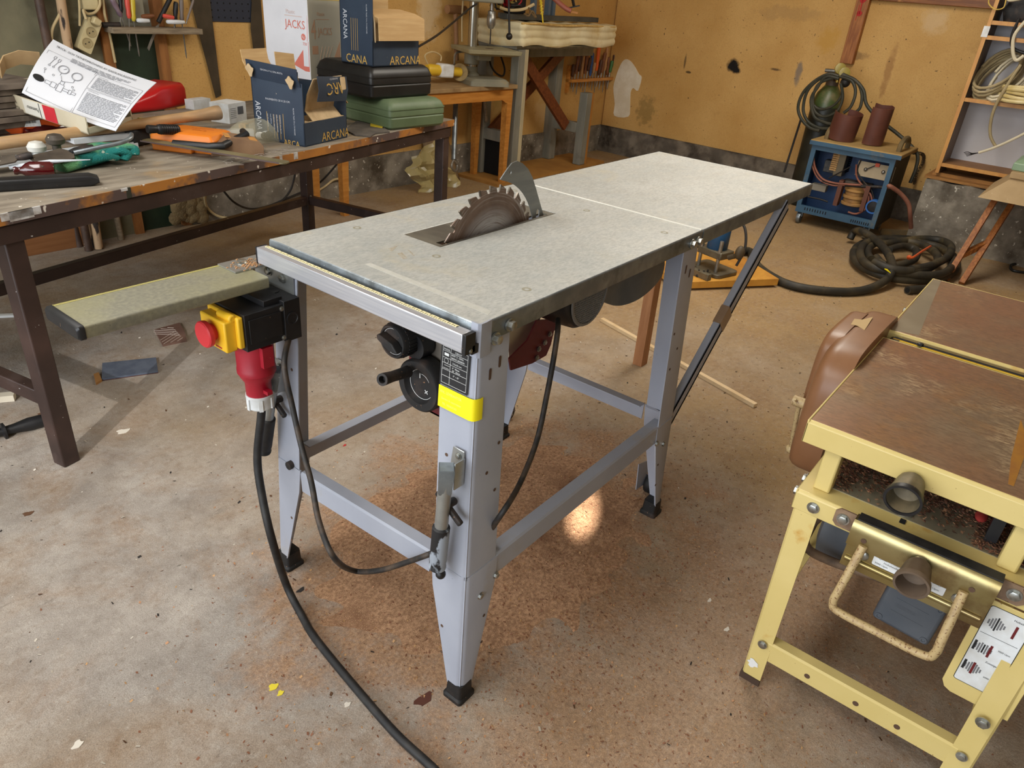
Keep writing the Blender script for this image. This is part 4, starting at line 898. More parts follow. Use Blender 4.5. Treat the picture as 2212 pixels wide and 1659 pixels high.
# shavings lying on the plate
def flakes(n, fn, smin, smax, lift=.0):
    b = MB()
    for i in range(n):
        x, y, z = fn(); s = random.uniform(smin, smax); a = random.uniform(0, PI); t = random.uniform(.25, .7)
        ux, uy = math.cos(a)*s, math.sin(a)*s; vx, vy = -math.sin(a)*s*t, math.cos(a)*s*t; tl = random.uniform(-.5, .5)*s
        o = len(b.v); b.v += [V3((x-ux-vx, y-uy-vy, z+lift)), V3((x+ux-vx, y+uy-vy, z+abs(tl))), V3((x+ux+vx, y+uy+vy, z+s*.5+abs(tl))), V3((x-ux+vx, y-uy+vy, z+s*.5)), V3((x, y, z-.0002))]
        b.f += [(o, o+1, o+2, o+3), (o, o+3, o+4), (o+1, o, o+4), (o+2, o+1, o+4), (o+3, o+2, o+4)]; b.m += [random.choice((0, 0, 1, 2))]*5
    return b
m_fl = [mat('flake_brown', (150, 104, 80), rough=.9), mat('flake_tan', (192, 144, 108), rough=.9), mat('flake_dark', (96, 64, 50), rough=.9)]
def fp():
    while 1:
        x, y = random.uniform(.53, .80), random.uniform(-.87, -.46)
        d = (x-.545)/.16+random.gauss(0, .25) + (.9 if y < -.74 else 0) + (.35 if y > -.52 else 0)
        if d > .34: return x, y, PZ+.0016+random.uniform(0, .008)
flakes(9000, fp, .0015, .0042).build('wood_shavings', m_fl, pln, kind='stuff', smooth=0, label='dark red-brown wood shavings')
q = Z(2120, 1115, PZ+.01); b = MB(); b.sph((q.x, q.y, q.z), .014, 8, (1.6, .8, .6)); b.sph((q.x+.02, q.y-.03, q.z+.002), .012, 8, (1, 1.4, .6)); b.build('red_rag', mat('red_rag', (140, 30, 26), (180, 60, 50), 30, rough=.9), label='small crumpled red rag in the shavings under the planer table', cat='rag')
# ================================================================ WORKBENCH ON THE LEFT
m_btop = mat('dusty_bench_board', (118, 108, 94), (152, 142, 126), 7, rough=.75, stretch=(1, 4, 1), bump=.2, c3=(160, 132, 92), s3=4, lo3=.54, hi3=.72, speck=(226, 220, 208), sscale=60, sth=.7)
m_bedge = mat('chipped_board_edge', (176, 116, 46), (150, 98, 46), 9, rough=.65, c3=(86, 70, 66), s3=5, lo3=.48, hi3=.56, speck=(222, 216, 206), sscale=30, sth=.68)
m_brn = mat('dark_brown_frame_paint', (46, 32, 28), (62, 44, 38), 7, rough=.5, c3=(76, 62, 58), s3=6, lo3=.55, hi3=.75, speck=(206, 202, 198), sscale=60, sth=.735)
A0 = V3((-.213, 1.347, 0)); BA = 11.6
BF = rz(BA, A0)
def bp(u, v, z): return BF @ V3((u, v, z))
BL, BD, BZ = 2.10, .90, .75
bench = thing('workbench', tuple(bp(1.0, .45, 0)), 'long workbench with dark brown steel frame and worn board top full of clutter', 'workbench')
b = MB(BF); b.box((-.5, -.01, BZ-.028), (BL+.02, BD, BZ)); b.build('bench_top', m_btop, bench, bevel=.002)
b = MB(BF); b.box((-.5, -.0125, BZ-.0285), (BL+.02, -.0095, BZ-.0004)); b.mi(1)
b.box((.345, -.0132, BZ-.0285), (.36, -.0090, BZ)); b.mi(2)
for u, w, h in ((.0, .10, .02), (.02, .06, .026), (.95, .012, .03), (1.02, .02, .025), (.33, .02, .006)): b.box((u, -.0134, BZ-.002-h*.8), (u+w, -.009, BZ+.0005))
b.build('board_edge', [m_bedge, mat('dark_green_chip', (44, 46, 34), rough=.7), mat('white_paint_run', (204, 204, 204), (150, 140, 130), 40, rough=.6)], bench)
b = MB(BF); b.box((-.02, -.006, BZ-.076), (BL, .0, BZ-.029)); b.box((-.02, -.006, BZ-.034), (BL, .04, BZ-.029)); b.build('front_rail', m_brn, bench)
b = MB(BF); b.box((BL-.006, -.006, BZ-.076), (BL, BD, BZ-.029)); b.build('end_rail', m_brn, bench)
b = MB(BF); b.box((-.02, BD-.006, BZ-.076), (BL, BD, BZ-.029)); b.build('back_rail', m_brn, bench)
for u, v in ((0, 0), (BL-.05, 0), (0, BD-.05), (BL-.05, BD-.05)):
    b = MB(BF); b.box((u, v, 0), (u+.05, v+.05, BZ-.029)); b.build('leg', m_brn, bench, bevel=.004)
for p, q in (((.05, BD-.03, .215), (BL-.05, BD-.03, .215)), ((.025, .05, .215), (.025, BD-.05, .215)), ((BL-.025, .05, .215), (BL-.025, BD-.05, .215))):
    b = MB(BF); b.beam(p, q, .035, .045); b.build('stretcher', m_brn, bench, bevel=.003)
bolts(bench, [(tuple(bp(BL-.03, BD-.052, z)), tuple((BF.to_3x3() @ V3((0, -1, 0))))) for z in (.20, .235)], .007, .006)
m_card = mat('brown_cardboard', (186, 152, 104), (200, 168, 120), 6, rough=.85, stretch=(1, 1, 12), bump=.05)
m_cardd = mat('inner_cardboard', (170, 140, 100), (190, 160, 116), 8, rough=.9)
m_navy = mat('navy_printed_board', (42, 55, 72), (50, 64, 80), 5, rough=.5, speck=(176, 166, 150), sscale=90, sth=.76, c3=(64, 74, 84), s3=6, lo3=.6, hi3=.8)
m_gold = mat('gold_print', (196, 160, 84), rough=.5)
m_pale = mat('pale_print', (196, 200, 206), rough=.6)
m_torn = mat('torn_cardboard', (206, 180, 140), (186, 160, 122), 30, rough=.9)
# ---- front navy tile box
def tilebox(corner, yaw, a, bdep, z0, h, full):
    "corner = near vertical edge; face R runs along yaw, face L along yaw+90"
    t = 0.004
    M = rz(yaw, (corner[0], corner[1], z0))
    return M
MA = rz(15, (.885, 1.600, BZ))
arc1 = thing('tile_box', (.95, 1.72, BZ), 'torn open navy tile box with flaps sticking up, standing on the bench front edge', 'box')
aw, ad, ah = .262, .225, .215
b = MB(MA); b.box((-.0, 0, 0), (.004, ad, ah)); b.box((0, ad-.004, 0), (aw, ad, ah)); b.box((aw-.004, 0, 0), (aw, ad, ah*.9)); b.box((0, 0, 0), (aw, .004, .082)); b.box((0, 0, 0), (aw, ad, .004))
bM = b
MLf = MA @ frame((0, ad, 0), (0, -1, 0), z=(-1, 0, 0))       # left face: x 0..ad from far to near corner
b = bM; b.M = Matrix.Identity(4)
def vt(body, size, x, y, m=0, sx=1.0):
    b.mi(m+1); b.text(body, size, MLf @ Matrix.Translation((x, y, .0004)) @ Matrix.Rotation(-PI/2, 4, 'Z'), sx=sx)
def ht(body, size, x, y, m=0, sx=1.0, A=None): b.mi(m+1); b.text(body, size, (A or MLf) @ Matrix.Translation((x, y, .0004)), sx=sx)
ht('PAVIMENTO 20 X 20 CM.', .0095, .060, .145, 0, 1.05)
vt('ARCANA', .033, .012, .135, 0, .75); vt('FLOOR TILES 7.9 x 7.9 INCHES', .0075, .180, .130, 0, .95)
for i, s in enumerate(('FORMATO 20 x 20 CM', 'SIZE 7.9 x 7.9 INCHES', '20 PIEZAS / PIECES', '1m2 APROX.', '10.8 FT APPROX.')): vt(s, .0066, .118-i*.014, .098, 0)
b.mi(2)
for x in (.134, .118, .104, .090, .061): b.box((x-.001, .012, .0003), (x+.0005, .104 if x in (.134, .061) else .098, .0006), MLf)
ht('ARCA', .030, .13, -.005, 1, .9)
MRf = MA @ frame((0, 0, 0), (1, 0, 0), z=(0, -1, 0))
b.mi(2); b.text('ARCANA', .046, MRf @ Matrix.Translation((.100, .006, .0004)), sx=.92); bx1 = b.build('carton', [m_navy, m_pale, m_gold], arc1, smooth=0)
# flaps
b = MB(MA)
b.sheet([(0, ad, ah), (-.012, ad+.002, ah+.03), (-.018, ad, ah+.06)], (.0, -ad*.98, -.012), .003); f1 = b.build('side_flap', m_navy, arc1)
Mfl = MA @ frame((-.0135, ad, ah+.008), (0, -1, -.05), z=(-1, 0, -.25))
b = MB(); b.text('FLOOR TILES 7.9 x 7.9 INCHES', .0085, Mfl @ Matrix.Translation((.165, .035, .006)) @ Matrix.Rotation(PI, 4, 'Z'), sx=.85); b.mi(1)
for x, y in ((.018, .02), (.19, .005)): b.prism([(x+.016*math.cos(t)*(1+.3*math.sin(3*t)), y+.02*math.sin(t)*(1+.25*math.cos(4*t))) for t in [i*.45 for i in range(14)]], .004, .006, Mfl)
b.build('flap_print', [m_pale, m_torn], f1, smooth=0, kind='stuff')
b = MB(MA); b.sheet([(.0, ad, ah), (0, ad+.03, ah+.05), (0.01, ad+.045, ah+.085)], (aw*.52, 0, .0), .003); b.build('back_flap', m_card, arc1)
b = MB(MA); b.sheet([(aw*.56, ad-.01, ah-.02), (aw*.6, ad+.012, ah+.03), (aw*.62, ad+.02, ah+.075)], (aw*.42, 0, -.012), .003); b.build('back_flap', m_card, arc1)
b = MB(MA); b.sheet([(aw*.22, .004, .082), (aw*.20, .035, .115), (aw*.24, .03, .17), (aw*.30, .01, .225)], (aw*.72, 0.01, .0), .003); b.build('front_flap', m_torn, arc1)
b = MB(MA); b.sheet([(aw*.30, -.004, .15), (aw*.32, -.010, .19), (aw*.34, .0, .235)], (aw*.68, .0, -.012), .003); ff = b.build('front_flap', m_navy, arc1)
Mff = MA @ frame((aw*.32, -.010, .15), (1, 0, 0), z=(0, -1, .1))
b = MB(); b.text('ARC', .058, Mff @ Matrix.Translation((.155, .058, .004)) @ Matrix.Rotation(PI, 4, 'Z'), sx=.95); b.mi(1); b.text('PAVIMENTO', .009, Mff @ Matrix.Translation((.12, .075, .004)) @ Matrix.Rotation(PI, 4, 'Z')); b.mi(2); b.prism(rrect(.135, .03, .165, .075, .006), .003, .005, Mff)
b.build('flap_print', [m_gold, m_pale, m_torn], ff, smooth=0)
b = MB(MA); b.sheet([(aw, .05, .14), (aw+.035, .04, .15), (aw+.055, .03, .12)], (0, .08, -.01), .003); b.build('side_flap', m_card, arc1)
b = MB(MA); b.box((.012, .006, .080), (aw-.008, .10, .083)); b.mi(1)
for i in range(4): b.box((.04+i*.045, .012, .083), (.062+i*.045, .016, .0833)); b.box((.045+i*.045, .022, .083), (.06+i*.045, .025, .0833))
b.build('inner_liner', [m_torn, m_ink], arc1, smooth=0)
# ---- white paper-faced carton behind
cj = Z(676, 250, BZ); MJ = rz(6, (cj.x, cj.y, BZ))
jk = thing('tall_carton', (cj.x+.1, cj.y+.1, BZ), 'tall pale carton with faded red print standing behind the torn navy box', 'box')
m_jw = mat('white_carton', (226, 226, 230), (214, 214, 218), 4, rough=.6); m_jg = mat('greyed_carton', (186, 180, 160), (198, 192, 172), 4, rough=.7); m_jr = mat('faded_red_print', (214, 120, 104), rough=.6); m_jp = mat('faint_print', (214, 190, 182), rough=.6); m_jo = mat('faint_orange_print', (196, 154, 122), rough=.7)
b = MB(MJ); b.box((0, 0, 0), (.245, .27, .46)); b.mi(1); b.box((.0008, -.0012, 0), (.2445, 0, .4595)); b.mi(2); b.box((-.002, -.002, .459), (.247, .272, .4625)); cbx = b.build('carton', [m_jw, m_jg, mat('yellowed_edge', (216, 190, 110), rough=.6)], jk, bevel=.002)
ML3 = MJ @ frame((0, .20, 0), (0, -1, 0), z=(-1, 0, 0)); MR3 = MJ @ frame((0, -.0012, 0), (1, 0, 0), z=(0, -1, 0))
b = MB()
b.text('JACKS', .046, ML3 @ Matrix.Translation((.062, .345, .0004)), sx=.95); b.prism([(.10, .20), (.196, .30), (.196, .18), (.17, .18)], .0002, .0006, ML3); b.prism([(.188, .30), (.196, .40), (.196, .38), (.19, .30)], .0002, .0006, ML3)
b.prism(circ(.168, .315, .013, 16), .0005, .0009, ML3)
b.mi(3); b.text('Kg', .014, ML3 @ Matrix.Translation((.160, .311, .0008))); b.prism([(.163, .30), (.194, .30), (.194, .20), (.163, .20)], .0005, .0009, ML3); b.mi(0); b.text('700', .017, ML3 @ Matrix.Translation((.163, .283, .0009)))
b.mi(1); b.text('Plastic', .022, ML3 @ Matrix.Translation((.07, .40, .0004))); b.box((.06, .390, .0002), (.165, .393, .0005), ML3)
b.mi(2); b.text('4', .11, MR3 @ Matrix.Translation((.012, .31, .0004)), sx=.55); b.text('JACKS', .042, MR3 @ Matrix.Translation((.052, .325, .0004)), sx=.72); b.text('Plastic', .02, MR3 @ Matrix.Translation((.05, .40, .0004)), sx=.9); b.box((.045, .385, .0002), (.12, .387, .0005), MR3); b.box((.016, .25, .0002), (.05, .283, .0005), MR3)
b.prism([(.10, .16), (.182, .30), (.182, .10)], .0002, .0005, MR3)
for k in range(4): b.tube([MR3 @ V3((.03+k*.012, .14, .0003)), MR3 @ V3((.075+k*.02, .28, .0003))], .0007, 4)
b.build('faded_print', [m_jr, m_jp, m_jo, m_jw], cbx, smooth=0)
# ---- tool cases and second navy box
def case(M, a, d, h, m, name, label, cat, r=.018):
    t = thing(name, tuple(M @ V3((a/2, d/2, 0))), label, cat)
    def ringz(z, g): return [(x, y, z) for x, y in rrect(g, g, a-g, d-g, r, 4)]
    s = h*.42
    b = MB(M); b.loft([ringz(0, .012), ringz(.010, .002), ringz(s-.004, 0), ringz(s, .003), ringz(s+.001, .003)]); b.build('case_base', m, t, smooth=35)
    b = MB(M); b.loft([ringz(s+.0012, .003), ringz(s+.0055, .0), ringz(h*.72, .001), ringz(h-.012, .010), ringz(h, .026)]); b.build('case_lid', m, t, smooth=35)
    b = MB(M); b.loft([[(x, y, z) for x, y in rrect(-.0015, -.0015, a+.0015, d+.0015, r, 4)] for z in (s+.030, s+.034)]); b.build('case_rib', m, t, smooth=35)
    return t
m_gcase = mat('dusty_green_case', (84, 100, 70), (98, 114, 84), 6, rough=.55, c3=(126, 130, 106), s3=5, lo3=.58, hi3=.8)
m_bcase = mat('scuffed_black_case', (22, 21, 21), (36, 34, 32), 6, rough=.42, c3=(104, 92, 74), s3=8, lo3=.66, hi3=.8)
gq = Z(843, 283, BZ); MG = rz(-2, (gq.x, gq.y, BZ)); case(MG, .325, .42, .115, m_gcase, 'tool_case', 'low green plastic tool case at the far bench end, under the black case', 'tool case')
bq = Z(803, 216, BZ+.116); MBk = rz(0, (bq.x, bq.y, BZ+.1155)); case(MBk, .36, .36, .125, m_bcase, 'tool_case', 'scuffed black plastic case lying on top of the green case', 'tool case')
z2 = BZ+.1155+.1255; q2 = Z(806, 144, z2); M2 = rz(2, (q2.x, q2.y, z2))
ar2 = thing('tile_box', (q2.x+.12, q2.y+.1, z2), 'navy tile box with beige flap hanging open, standing on the black case', 'box')
a2, d2, h2 = .27, .19, .30
b = MB(M2); b.box((0, 0, 0), (.004, d2, h2)); b.box((0, d2-.004, 0), (a2, d2, h2+.05)); b.box((a2-.004, 0, 0), (a2, d2, h2*.45)); b.box((0, 0, 0), (a2, .004, .095)); b.box((0, 0, 0), (a2, d2, .004)); bM = b
b = MB(M2); b.box((.005, d2-.012, .02), (a2-.005, d2-.0045, h2+.05)); b.build('inner_back', m_card, ar2)
b = MB(M2); b.sheet([(.01, .12, .205), (.01, .03, .195), (.01, -.022, .180), (.01, -.026, .098)], (a2*.99, 0, 0), .004); b.build('front_flap', m_card, ar2)
b = MB(M2); b.sheet([(.006, .02, .235), (.008, -.006, .16), (.012, -.004, .09)], (.012, .04, 0), .003); b.build('torn_edge', m_torn, ar2)
MLb = M2 @ frame((0, d2, 0), (0, -1, 0), z=(-1, 0, 0)); MRb = M2 @ frame((0, 0, 0), (1, 0, 0), z=(0, -1, 0))
b = bM; b.M = Matrix.Identity(4); b.mi(1); b.text('ARCANA', .048, MRb @ Matrix.Translation((.095, .004, .0004)), sx=.95); b.text('CANA', .045, MLb @ Matrix.Translation((.03, .004, .0004)), sx=1.)
for x in (.065, .078, .09, .102): b.box((x, .05, .0003), (x+.0016, .17, .0006), MLb)
b.mi(2); b.text('ARCANA', .034, MLb @ Matrix.Translation((.02, .20, .0004)) @ Matrix.Rotation(-PI/2, 4, 'Z'), sx=.8); b.text('PAVIMENTO 20 X 20 CM.', .0095, MLb @ Matrix.Translation((.03, .245, .0004)), sx=1.); b.text('FLOOR TILES 7.9 x 7.9 INCHES', .008, MLb @ Matrix.Translation((.155, .225, .0004)) @ Matrix.Rotation(-PI/2, 4, 'Z'))
b.build('carton', [m_navy, m_gold, m_pale], ar2, smooth=0)
# ---- beige carton with the laminated sheet
P0, P1 = D(8, 229, 2.42), D(192, 291, 2.30); xl_ = (P1-P0).length
MP = frame(P0, P1-P0, y=V3((.85, .52, .14)))
pv = thing('opened_carton', tuple(MP @ V3((.17, .12, 0))), 'beige opened tile carton with upside-down red and white label, holding the laminated sheet', 'box')
m_bei = mat('beige_carton', (206, 196, 172), (190, 176, 146), 5, rough=.8); m_lab = mat('carton_label_white', (222, 218, 206), rough=.6); m_labr = mat('carton_label_red', (206, 44, 56), (186, 40, 48), 20, rough=.6)
b = MB(MP); b.box((0, 0, 0), (xl_, .004, .052)); b.box((0, 0, 0), (.004, .17, .07)); b.box((xl_-.004, 0, 0), (xl_, .17, .02)); b.box((0, .166, 0), (xl_, .17, .06)); b.box((0, 0, 0), (xl_, .17, .004)); bxp = b.build('carton', m_bei, pv)
b = MB(MP); b.sheet([(.0, .02, .085), (-.03, .06, .10), (-.022, .11, .11), (0, .165, .10)], (.01, 0, .045), .004); b.build('crumpled_flap', m_cardd, pv)
MFr = MP @ frame((0, 0, 0), (1, 0, 0), z=(0, -1, 0))
b = MB(); b.box((.11, .003, .0002), (.26, .050, .0010), MFr); b.mi(1); b.box((.205, .002, .001), (.262, .051, .0014), MFr); b.mi(2); b.box((.186, .003, .001), (.189, .050, .0014), MFr)
b.text('Pavimento·', .018, MFr @ Matrix.Translation((.182, .032, .0012)) @ Matrix.Rotation(PI, 4, 'Z'), sx=.72); b.text('Floor', .012, MFr @ Matrix.Translation((.085, .018, .0006)) @ Matrix.Rotation(PI, 4, 'Z')); b.text('Tiles', .012, MFr @ Matrix.Translation((.080, .035, .0006)) @ Matrix.Rotation(PI, 4, 'Z'))
b.build('carton_label', [m_lab, m_labr, m_ink], bxp, smooth=0, label='upside-down red and white label')
tl, tr_, br_, bl_ = D(115, 85, 2.52), D(338, 178, 2.44), D(250, 283, 2.27), D(47, 200, 2.36)
MS_ = Matrix.Identity(4); sw_, sh_ = .42, .297
def smap(v):
    u, w_ = v.x/sw_, v.y/sh_; p = (bl_*(1-u)+br_*u)*(1-w_)+(tl*(1-u)+tr_*u)*w_
    nn = (br_-bl_).cross(tl-bl_).normalized(); return p+nn*(v.z-.014*4*u*(1-u)+.010*math.sin(PI*w_))
def onsheet(b): b.v = [smap(v) for v in b.v]; return b
sht = thing('laminated_sheet', tuple(bl_), 'laminated white instruction sheet with gauge drawing and small print, leaning in the beige carton', 'paper sheet')
m_lam = mat('laminated_white', (226, 228, 234), rough=.14, coat=.4); m_line = mat('fine_print_grey', (96, 98, 104), rough=.6)
b = MB(); b.grid(lambda u, v: (u*sw_, v*sh_, .0), 20, 12); b.grid(lambda u, v: (u*sw_, (1-v)*sh_, -.0014), 20, 12); onsheet(b).build('sheet', m_lam, sht)
b = MB(); k = sw_/.42
def R(x0, y0, x1, y1, z=.0018): b.box((x0*k, y0*k, .0015), (x1*k, y1*k, z), MS_)
def Tx(s, x, y, sz, sx=1., rot=0): b.text(s, sz*k, MS_ @ Matrix.Translation((x*k, y*k, .0016)) @ Matrix.Rotation(rot, 4, 'Z'), sx=sx)
Tx('TRYCK- OCH TÄTHETSPRÖVNING AV GASOLANLÄGGNING', .026, .264, .0150, .80); b.mi(1)
for i in range(4):
    x = .10
    while x < .34-.02*i: w = random.uniform(.01, .03); R(x, .246-i*.006, min(x+w, .36), .2478-i*.006); x += w+.004
def para(x0, x1, y0, n, dy=.0062):
    for i in range(n):
        x = x0; e = x1-(random.uniform(.0, .05) if i % 3 == 2 else 0)
        while x < e: w = random.uniform(.006, .024); R(x, y0-i*dy, min(x+w, e), y0-i*dy+.0019); x += w+.0028
para(.225, .40, .205, 10); para(.225, .40, .118, 15); b.mi(0); Tx('TRYCKPRÖVNING', .225, .212, .005); Tx('TÄTHETSPRÖVNING', .225, .128, .005); b.mi(1)
for x0, y0, x1, y1 in ((.012, .012, .205, .232), (.212, .14, .408, .222), (.212, .012, .408, .135)):
    for a in ((x0, y0, x1, y0+.0008), (x0, y1, x1, y1+.0008), (x0, y0, x0+.0008, y1), (x1, y0, x1+.0008, y1+.0008)): R(*a)
def ln(*pts, r=.0007): b.tube([MS_ @ V3((x*k, y*k, .0016)) for x, y in pts], r*k, 4)
for cx, cy, r in ((.10, .175, .021), (.10, .175, .018), (.158, .17, .021), (.158, .17, .018), (.045, .165, .004), (.062, .165, .004), (.04, .14, .004), (.078, .13, .004), (.165, .115, .004), (.175, .105, .004)):
    b.tube([MS_ @ V3(((cx+r*math.cos(t))*k, (cy+r*math.sin(t))*k, .0016)) for t in [i*2*PI/20 for i in range(20)]], .0006*k, 4, closed=True)
ln((.10, .175), (.108, .184)); ln((.10, .154), (.10, .142)); ln((.158, .15), (.158, .135)); ln((.045, .169), (.05, .205)); ln((.062, .169), (.068, .20)); ln((.04, .136), (.045, .12)); ln((.12, .12), (.158, .135)); ln((.105, .142), (.118, .12))
for x0, y0, x1, y1 in ((.062, .082, .085, .096), (.085, .078, .105, .10), (.105, .08, .112, .098), (.112, .072, .135, .106), (.115, .106, .13, .122), (.135, .084, .16, .094), (.16, .08, .172, .098), (.172, .084, .19, .094), (.045, .205, .053, .218), (.064, .20, .072, .214)): ln((x0, y0), (x1, y0), (x1, y1), (x0, y1), (x0, y0))
b.mi(0); b.prism([(x*k, y*k) for x, y in [(.056+.0*t, .089) if False else (.036+.024*math.cos(t)*(1 if math.cos(t) < 0 else .9), .089+.014*math.sin(t)) for t in [i*2*PI/22 for i in range(22)]]], .0015, .0019, MS_)
onsheet(b).build('sheet_print', [m_ink, m_line], sht, smooth=0)
# ---- stack of grey-brown slats at the left end
m_slat = mat('grey_brown_slat', (116, 104, 92), (86, 76, 68), 9, rough=.8, stretch=(1, 6, 1), bump=.2)
for i in range(9):
    M = rz(BA+2+random.uniform(-3, 3), tuple(bp(.04, .70+random.uniform(-.01, .01), BZ+.0003+i*.0195)))
    b = MB(M); b.box((0, 0, 0), (.62+random.uniform(-.03, .03), .26, .0175)); b.build('timber_strip', m_slat, bevel=.0015, label=['lowest grey-brown slat of the pile at the left end of the bench'][0] if i == 0 else ('topmost grey-brown slat of the pile at the left end of the bench' if i == 8 else 'grey-brown slat in the middle of the pile at the left bench end'), cat='slat', group=None if i in (0, 8) else 'slats in the middle of the pile')
# ---- orange applicator gun, dark red bottles
m_orng = mat('orange_plastic', (226, 92, 36), (232, 104, 46), 8, rough=.3, speck=(110, 60, 40), sscale=120, sth=.75)
gz = BZ+.044; g0, g1 = Z(-60, 272, gz), Z(128, 262, gz)
gun = thing('applicator_gun', tuple(g1), 'glossy orange tube-shaped tool with small barcode label, left end of the bench', 'tool')
b = MB(); b.rod(g0, g1, [(.036, 0), (.040, .004), (.040, .12), (.0415, .122), (.0415, .128), (.040, .13), (.040, (g1-g0).length-.02), (.032, (g1-g0).length)], 26); b.build('barrel', m_orng, gun)
dd = (g1-g0).normalized(); cc = g0+dd*(g1-g0).length*.62; vdir = (CP-cc).normalized(); vdir = (vdir-dd*vdir.dot(dd)).normalized()
Ml = frame(cc+vdir*.0405, dd, z=vdir); b = MB(); b.box((-.028, -.012, 0), (.028, .016, .0012), Ml); b.mi(1)
for i in range(22): b.box((-.016+i*.0015, -.002, .0012), (-.016+i*.0015+random.choice((.0005, .001)), .008, .0015), Ml)
b.text('Art. 110-1767', .0045, Ml @ Matrix.Translation((-.016, -.009, .0008))); b.build('barcode_label', [m_wht, m_ink], gun, smooth=0)
m_dred = mat('dark_red_glass', (66, 8, 12), (84, 14, 18), 6, rough=.14, coat=.5, spec=.7)
def bottle(p, q, r, lab):
    L = (V3(q)-V3(p)).length; b = MB(); b.rod(p, q, [(r*.5, 0), (r*.55, .006), (r*.42, .012), (r*.45, L*.18), (r*.8, L*.30), (r, L*.42), (r, L*.92), (r*.8, L)], 20); b.build('bottle', m_dred, label=lab, cat='bottle')
bottle(Z(52, 286, BZ+.022), Z(146, 276, BZ+.022), .026, 'dark red glossy bottle lying beside the orange tube tool')
bottle(Z(30, 368, BZ+.022), Z(118, 366, BZ+.022), .023, 'dark red glossy bottle lying half under the green glove')
# ---- long wooden handle
m_ash = mat('worn_ash_wood', (170, 134, 92), (192, 156, 112), 10, rough=.45, stretch=(.5, 6, 6), c3=(140, 124, 104), s3=4, lo3=.5, hi3=.75, bump=.1)
h0, h1 = D(-30, 314, 2.16), D(474, 243, 2.62); b = MB(); L = (h1-h0).length
b.rod(h0, h1, [(.017, 0), (.0185, .01), (.018, L*.3), (.0165, L*.6), (.017, L*.8), (.020, L*.92), (.025, L*.985), (.024, L)], 18); b.build('axe_shaft', m_ash, label='long pale wooden tool handle lying across the clutter below the sheet', cat='handle')
# ---- orange cased tool with black carrying handle
m_orc = mat('orange_case_plastic', (224, 122, 30), (230, 134, 44), 7, rough=.42)
oz = BZ+.030; Oq = [Z(*a, oz) for a in ((322, 300), (478, 318), (505, 262), (345, 262))]
MO = frame(Oq[0], Oq[1]-Oq[0], z=(0, 0, 1)); ol = (Oq[1]-Oq[0]).length
oc = thing('orange_charger', tuple(MO @ V3((ol/2, .07, -.03))), 'orange plastic cased tool with black loop handle on the bench', 'power tool')
b = MB(MO); b.loft([[(x, y, z) for x, y in rrect(g, g*.6, ol-.03-g, .15-g*.6, .012)] for z, g in ((-.029, .004), (-.012, 0), (.012, 0), (.026, .010), (.030, .022))]); oc1 = b.build('case_body', m_orc, oc, smooth=35)
b = MB(MO); b.box((.02, -.02, -.03), (ol*.62, .02, -.008)); b.build('case_front', m_orc, oc, bevel=.004)
b = MB(MO); b.text('DIN 8', .018, Matrix.Translation((ol*.45, .07, .0305)), sx=1.1); b.box((ol*.38, .10, .030), (ol*.7, .102, .0308)); b.build('moulded_mark', mat('shadowed_orange', (170, 84, 20), rough=.5), oc1, smooth=0)
b = MB(MO); b.tube([(ol*.40, -.024, .0), (ol*.9, -.028, .004), (ol+.012, -.012, .008), (ol+.03, .12, .026), (ol-.0, .155, .026)], .012, 10); b.build('loop_handle', m_blk, oc)
# black-gripped plier and black block
p, q = D(318, 279, 2.36), D(386, 280, 2.44); b = MB(); L = (q-p).length; b.rod(p, q, [(.012, 0), (.014, .004), (.012, L*.3), (.0155, L*.34), (.0155, L*.96), (.012, L)], 14)
for i in range(8): b.rod(p.lerp(q, .40+i*.07), p.lerp(q, .425+i*.07), [(.0168, 0), (.0168, .004)], 14)
b.build('ribbed_grip', m_blk, label='short black ribbed tool grip beside the orange case', cat='handle')
b = MB(rz(20, tuple(Z(296, 312, BZ)))); b.box((-.035, -.03, 0), (.035, .03, .055)); b.build('black_block', mat('dirty_black_block', (28, 27, 27), (52, 48, 44), 14, rough=.7), bevel=.006, label='squarish black block under the wooden handle', cat='block')
p, q = D(300, 262, 2.55), D(345, 262, 2.62); b = MB(); b.cyl(p, q, .012, 12); b.mi(1); b.cyl(p.lerp(q, .3), p.lerp(q, .42), .0125, 12); b.cyl(p.lerp(q, .6), p.lerp(q, .72), .0125, 12); b.build('banded_pencil', [mat('yellow_pencil', (206, 190, 70), rough=.5), m_ink], label='short yellow and black banded stick under the wooden handle', cat='stick')
# ---- green work glove
def glove():
    b = MB(); c = Z(215, 352, BZ); M = rz(18, tuple(c))
    def sk(pts, rs, sc=.55):
        P = [V3(p) for p in pts]; b.M = M @ Matrix.Diagonal((1, 1, sc, 1)); b.tube(spline(P, 5), [r for r in spl1(rs, 5)], 12)
    def spl1(r, n):
        out = []
        for i in range(len(r)-1): out += [r[i]+(r[i+1]-r[i])*k/n for k in range(n)]
        return out+[r[-1]]
    sk([(-.15, -.01, .03), (-.10, -.012, .045), (-.04, .0, .05), (.03, .01, .05), (.06, .012, .045)], [.036, .042, .050, .052, .034])
    sk([(.03, .045, .04), (.075, .055, .05), (.11, .045, .05), (.125, .02, .035)], [.024, .023, .021, .016])
    sk([(.05, .02, .05), (.09, .02, .06), (.12, -.0, .05), (.12, -.02, .03)], [.024, .023, .021, .015])
    sk([(.04, -.01, .05), (.075, -.02, .07), (.10, -.035, .06), (.09, -.05, .03)], [.024, .022, .020, .015])
    sk([(.0, -.03, .05), (.03, -.05, .07), (.05, -.06, .05), (.03, -.065, .025)], [.022, .020, .018, .014])
    sk([(-.06, -.03, .04), (-.03, -.055, .055), (.01, -.062, .04)], [.022, .020, .015])
    return b
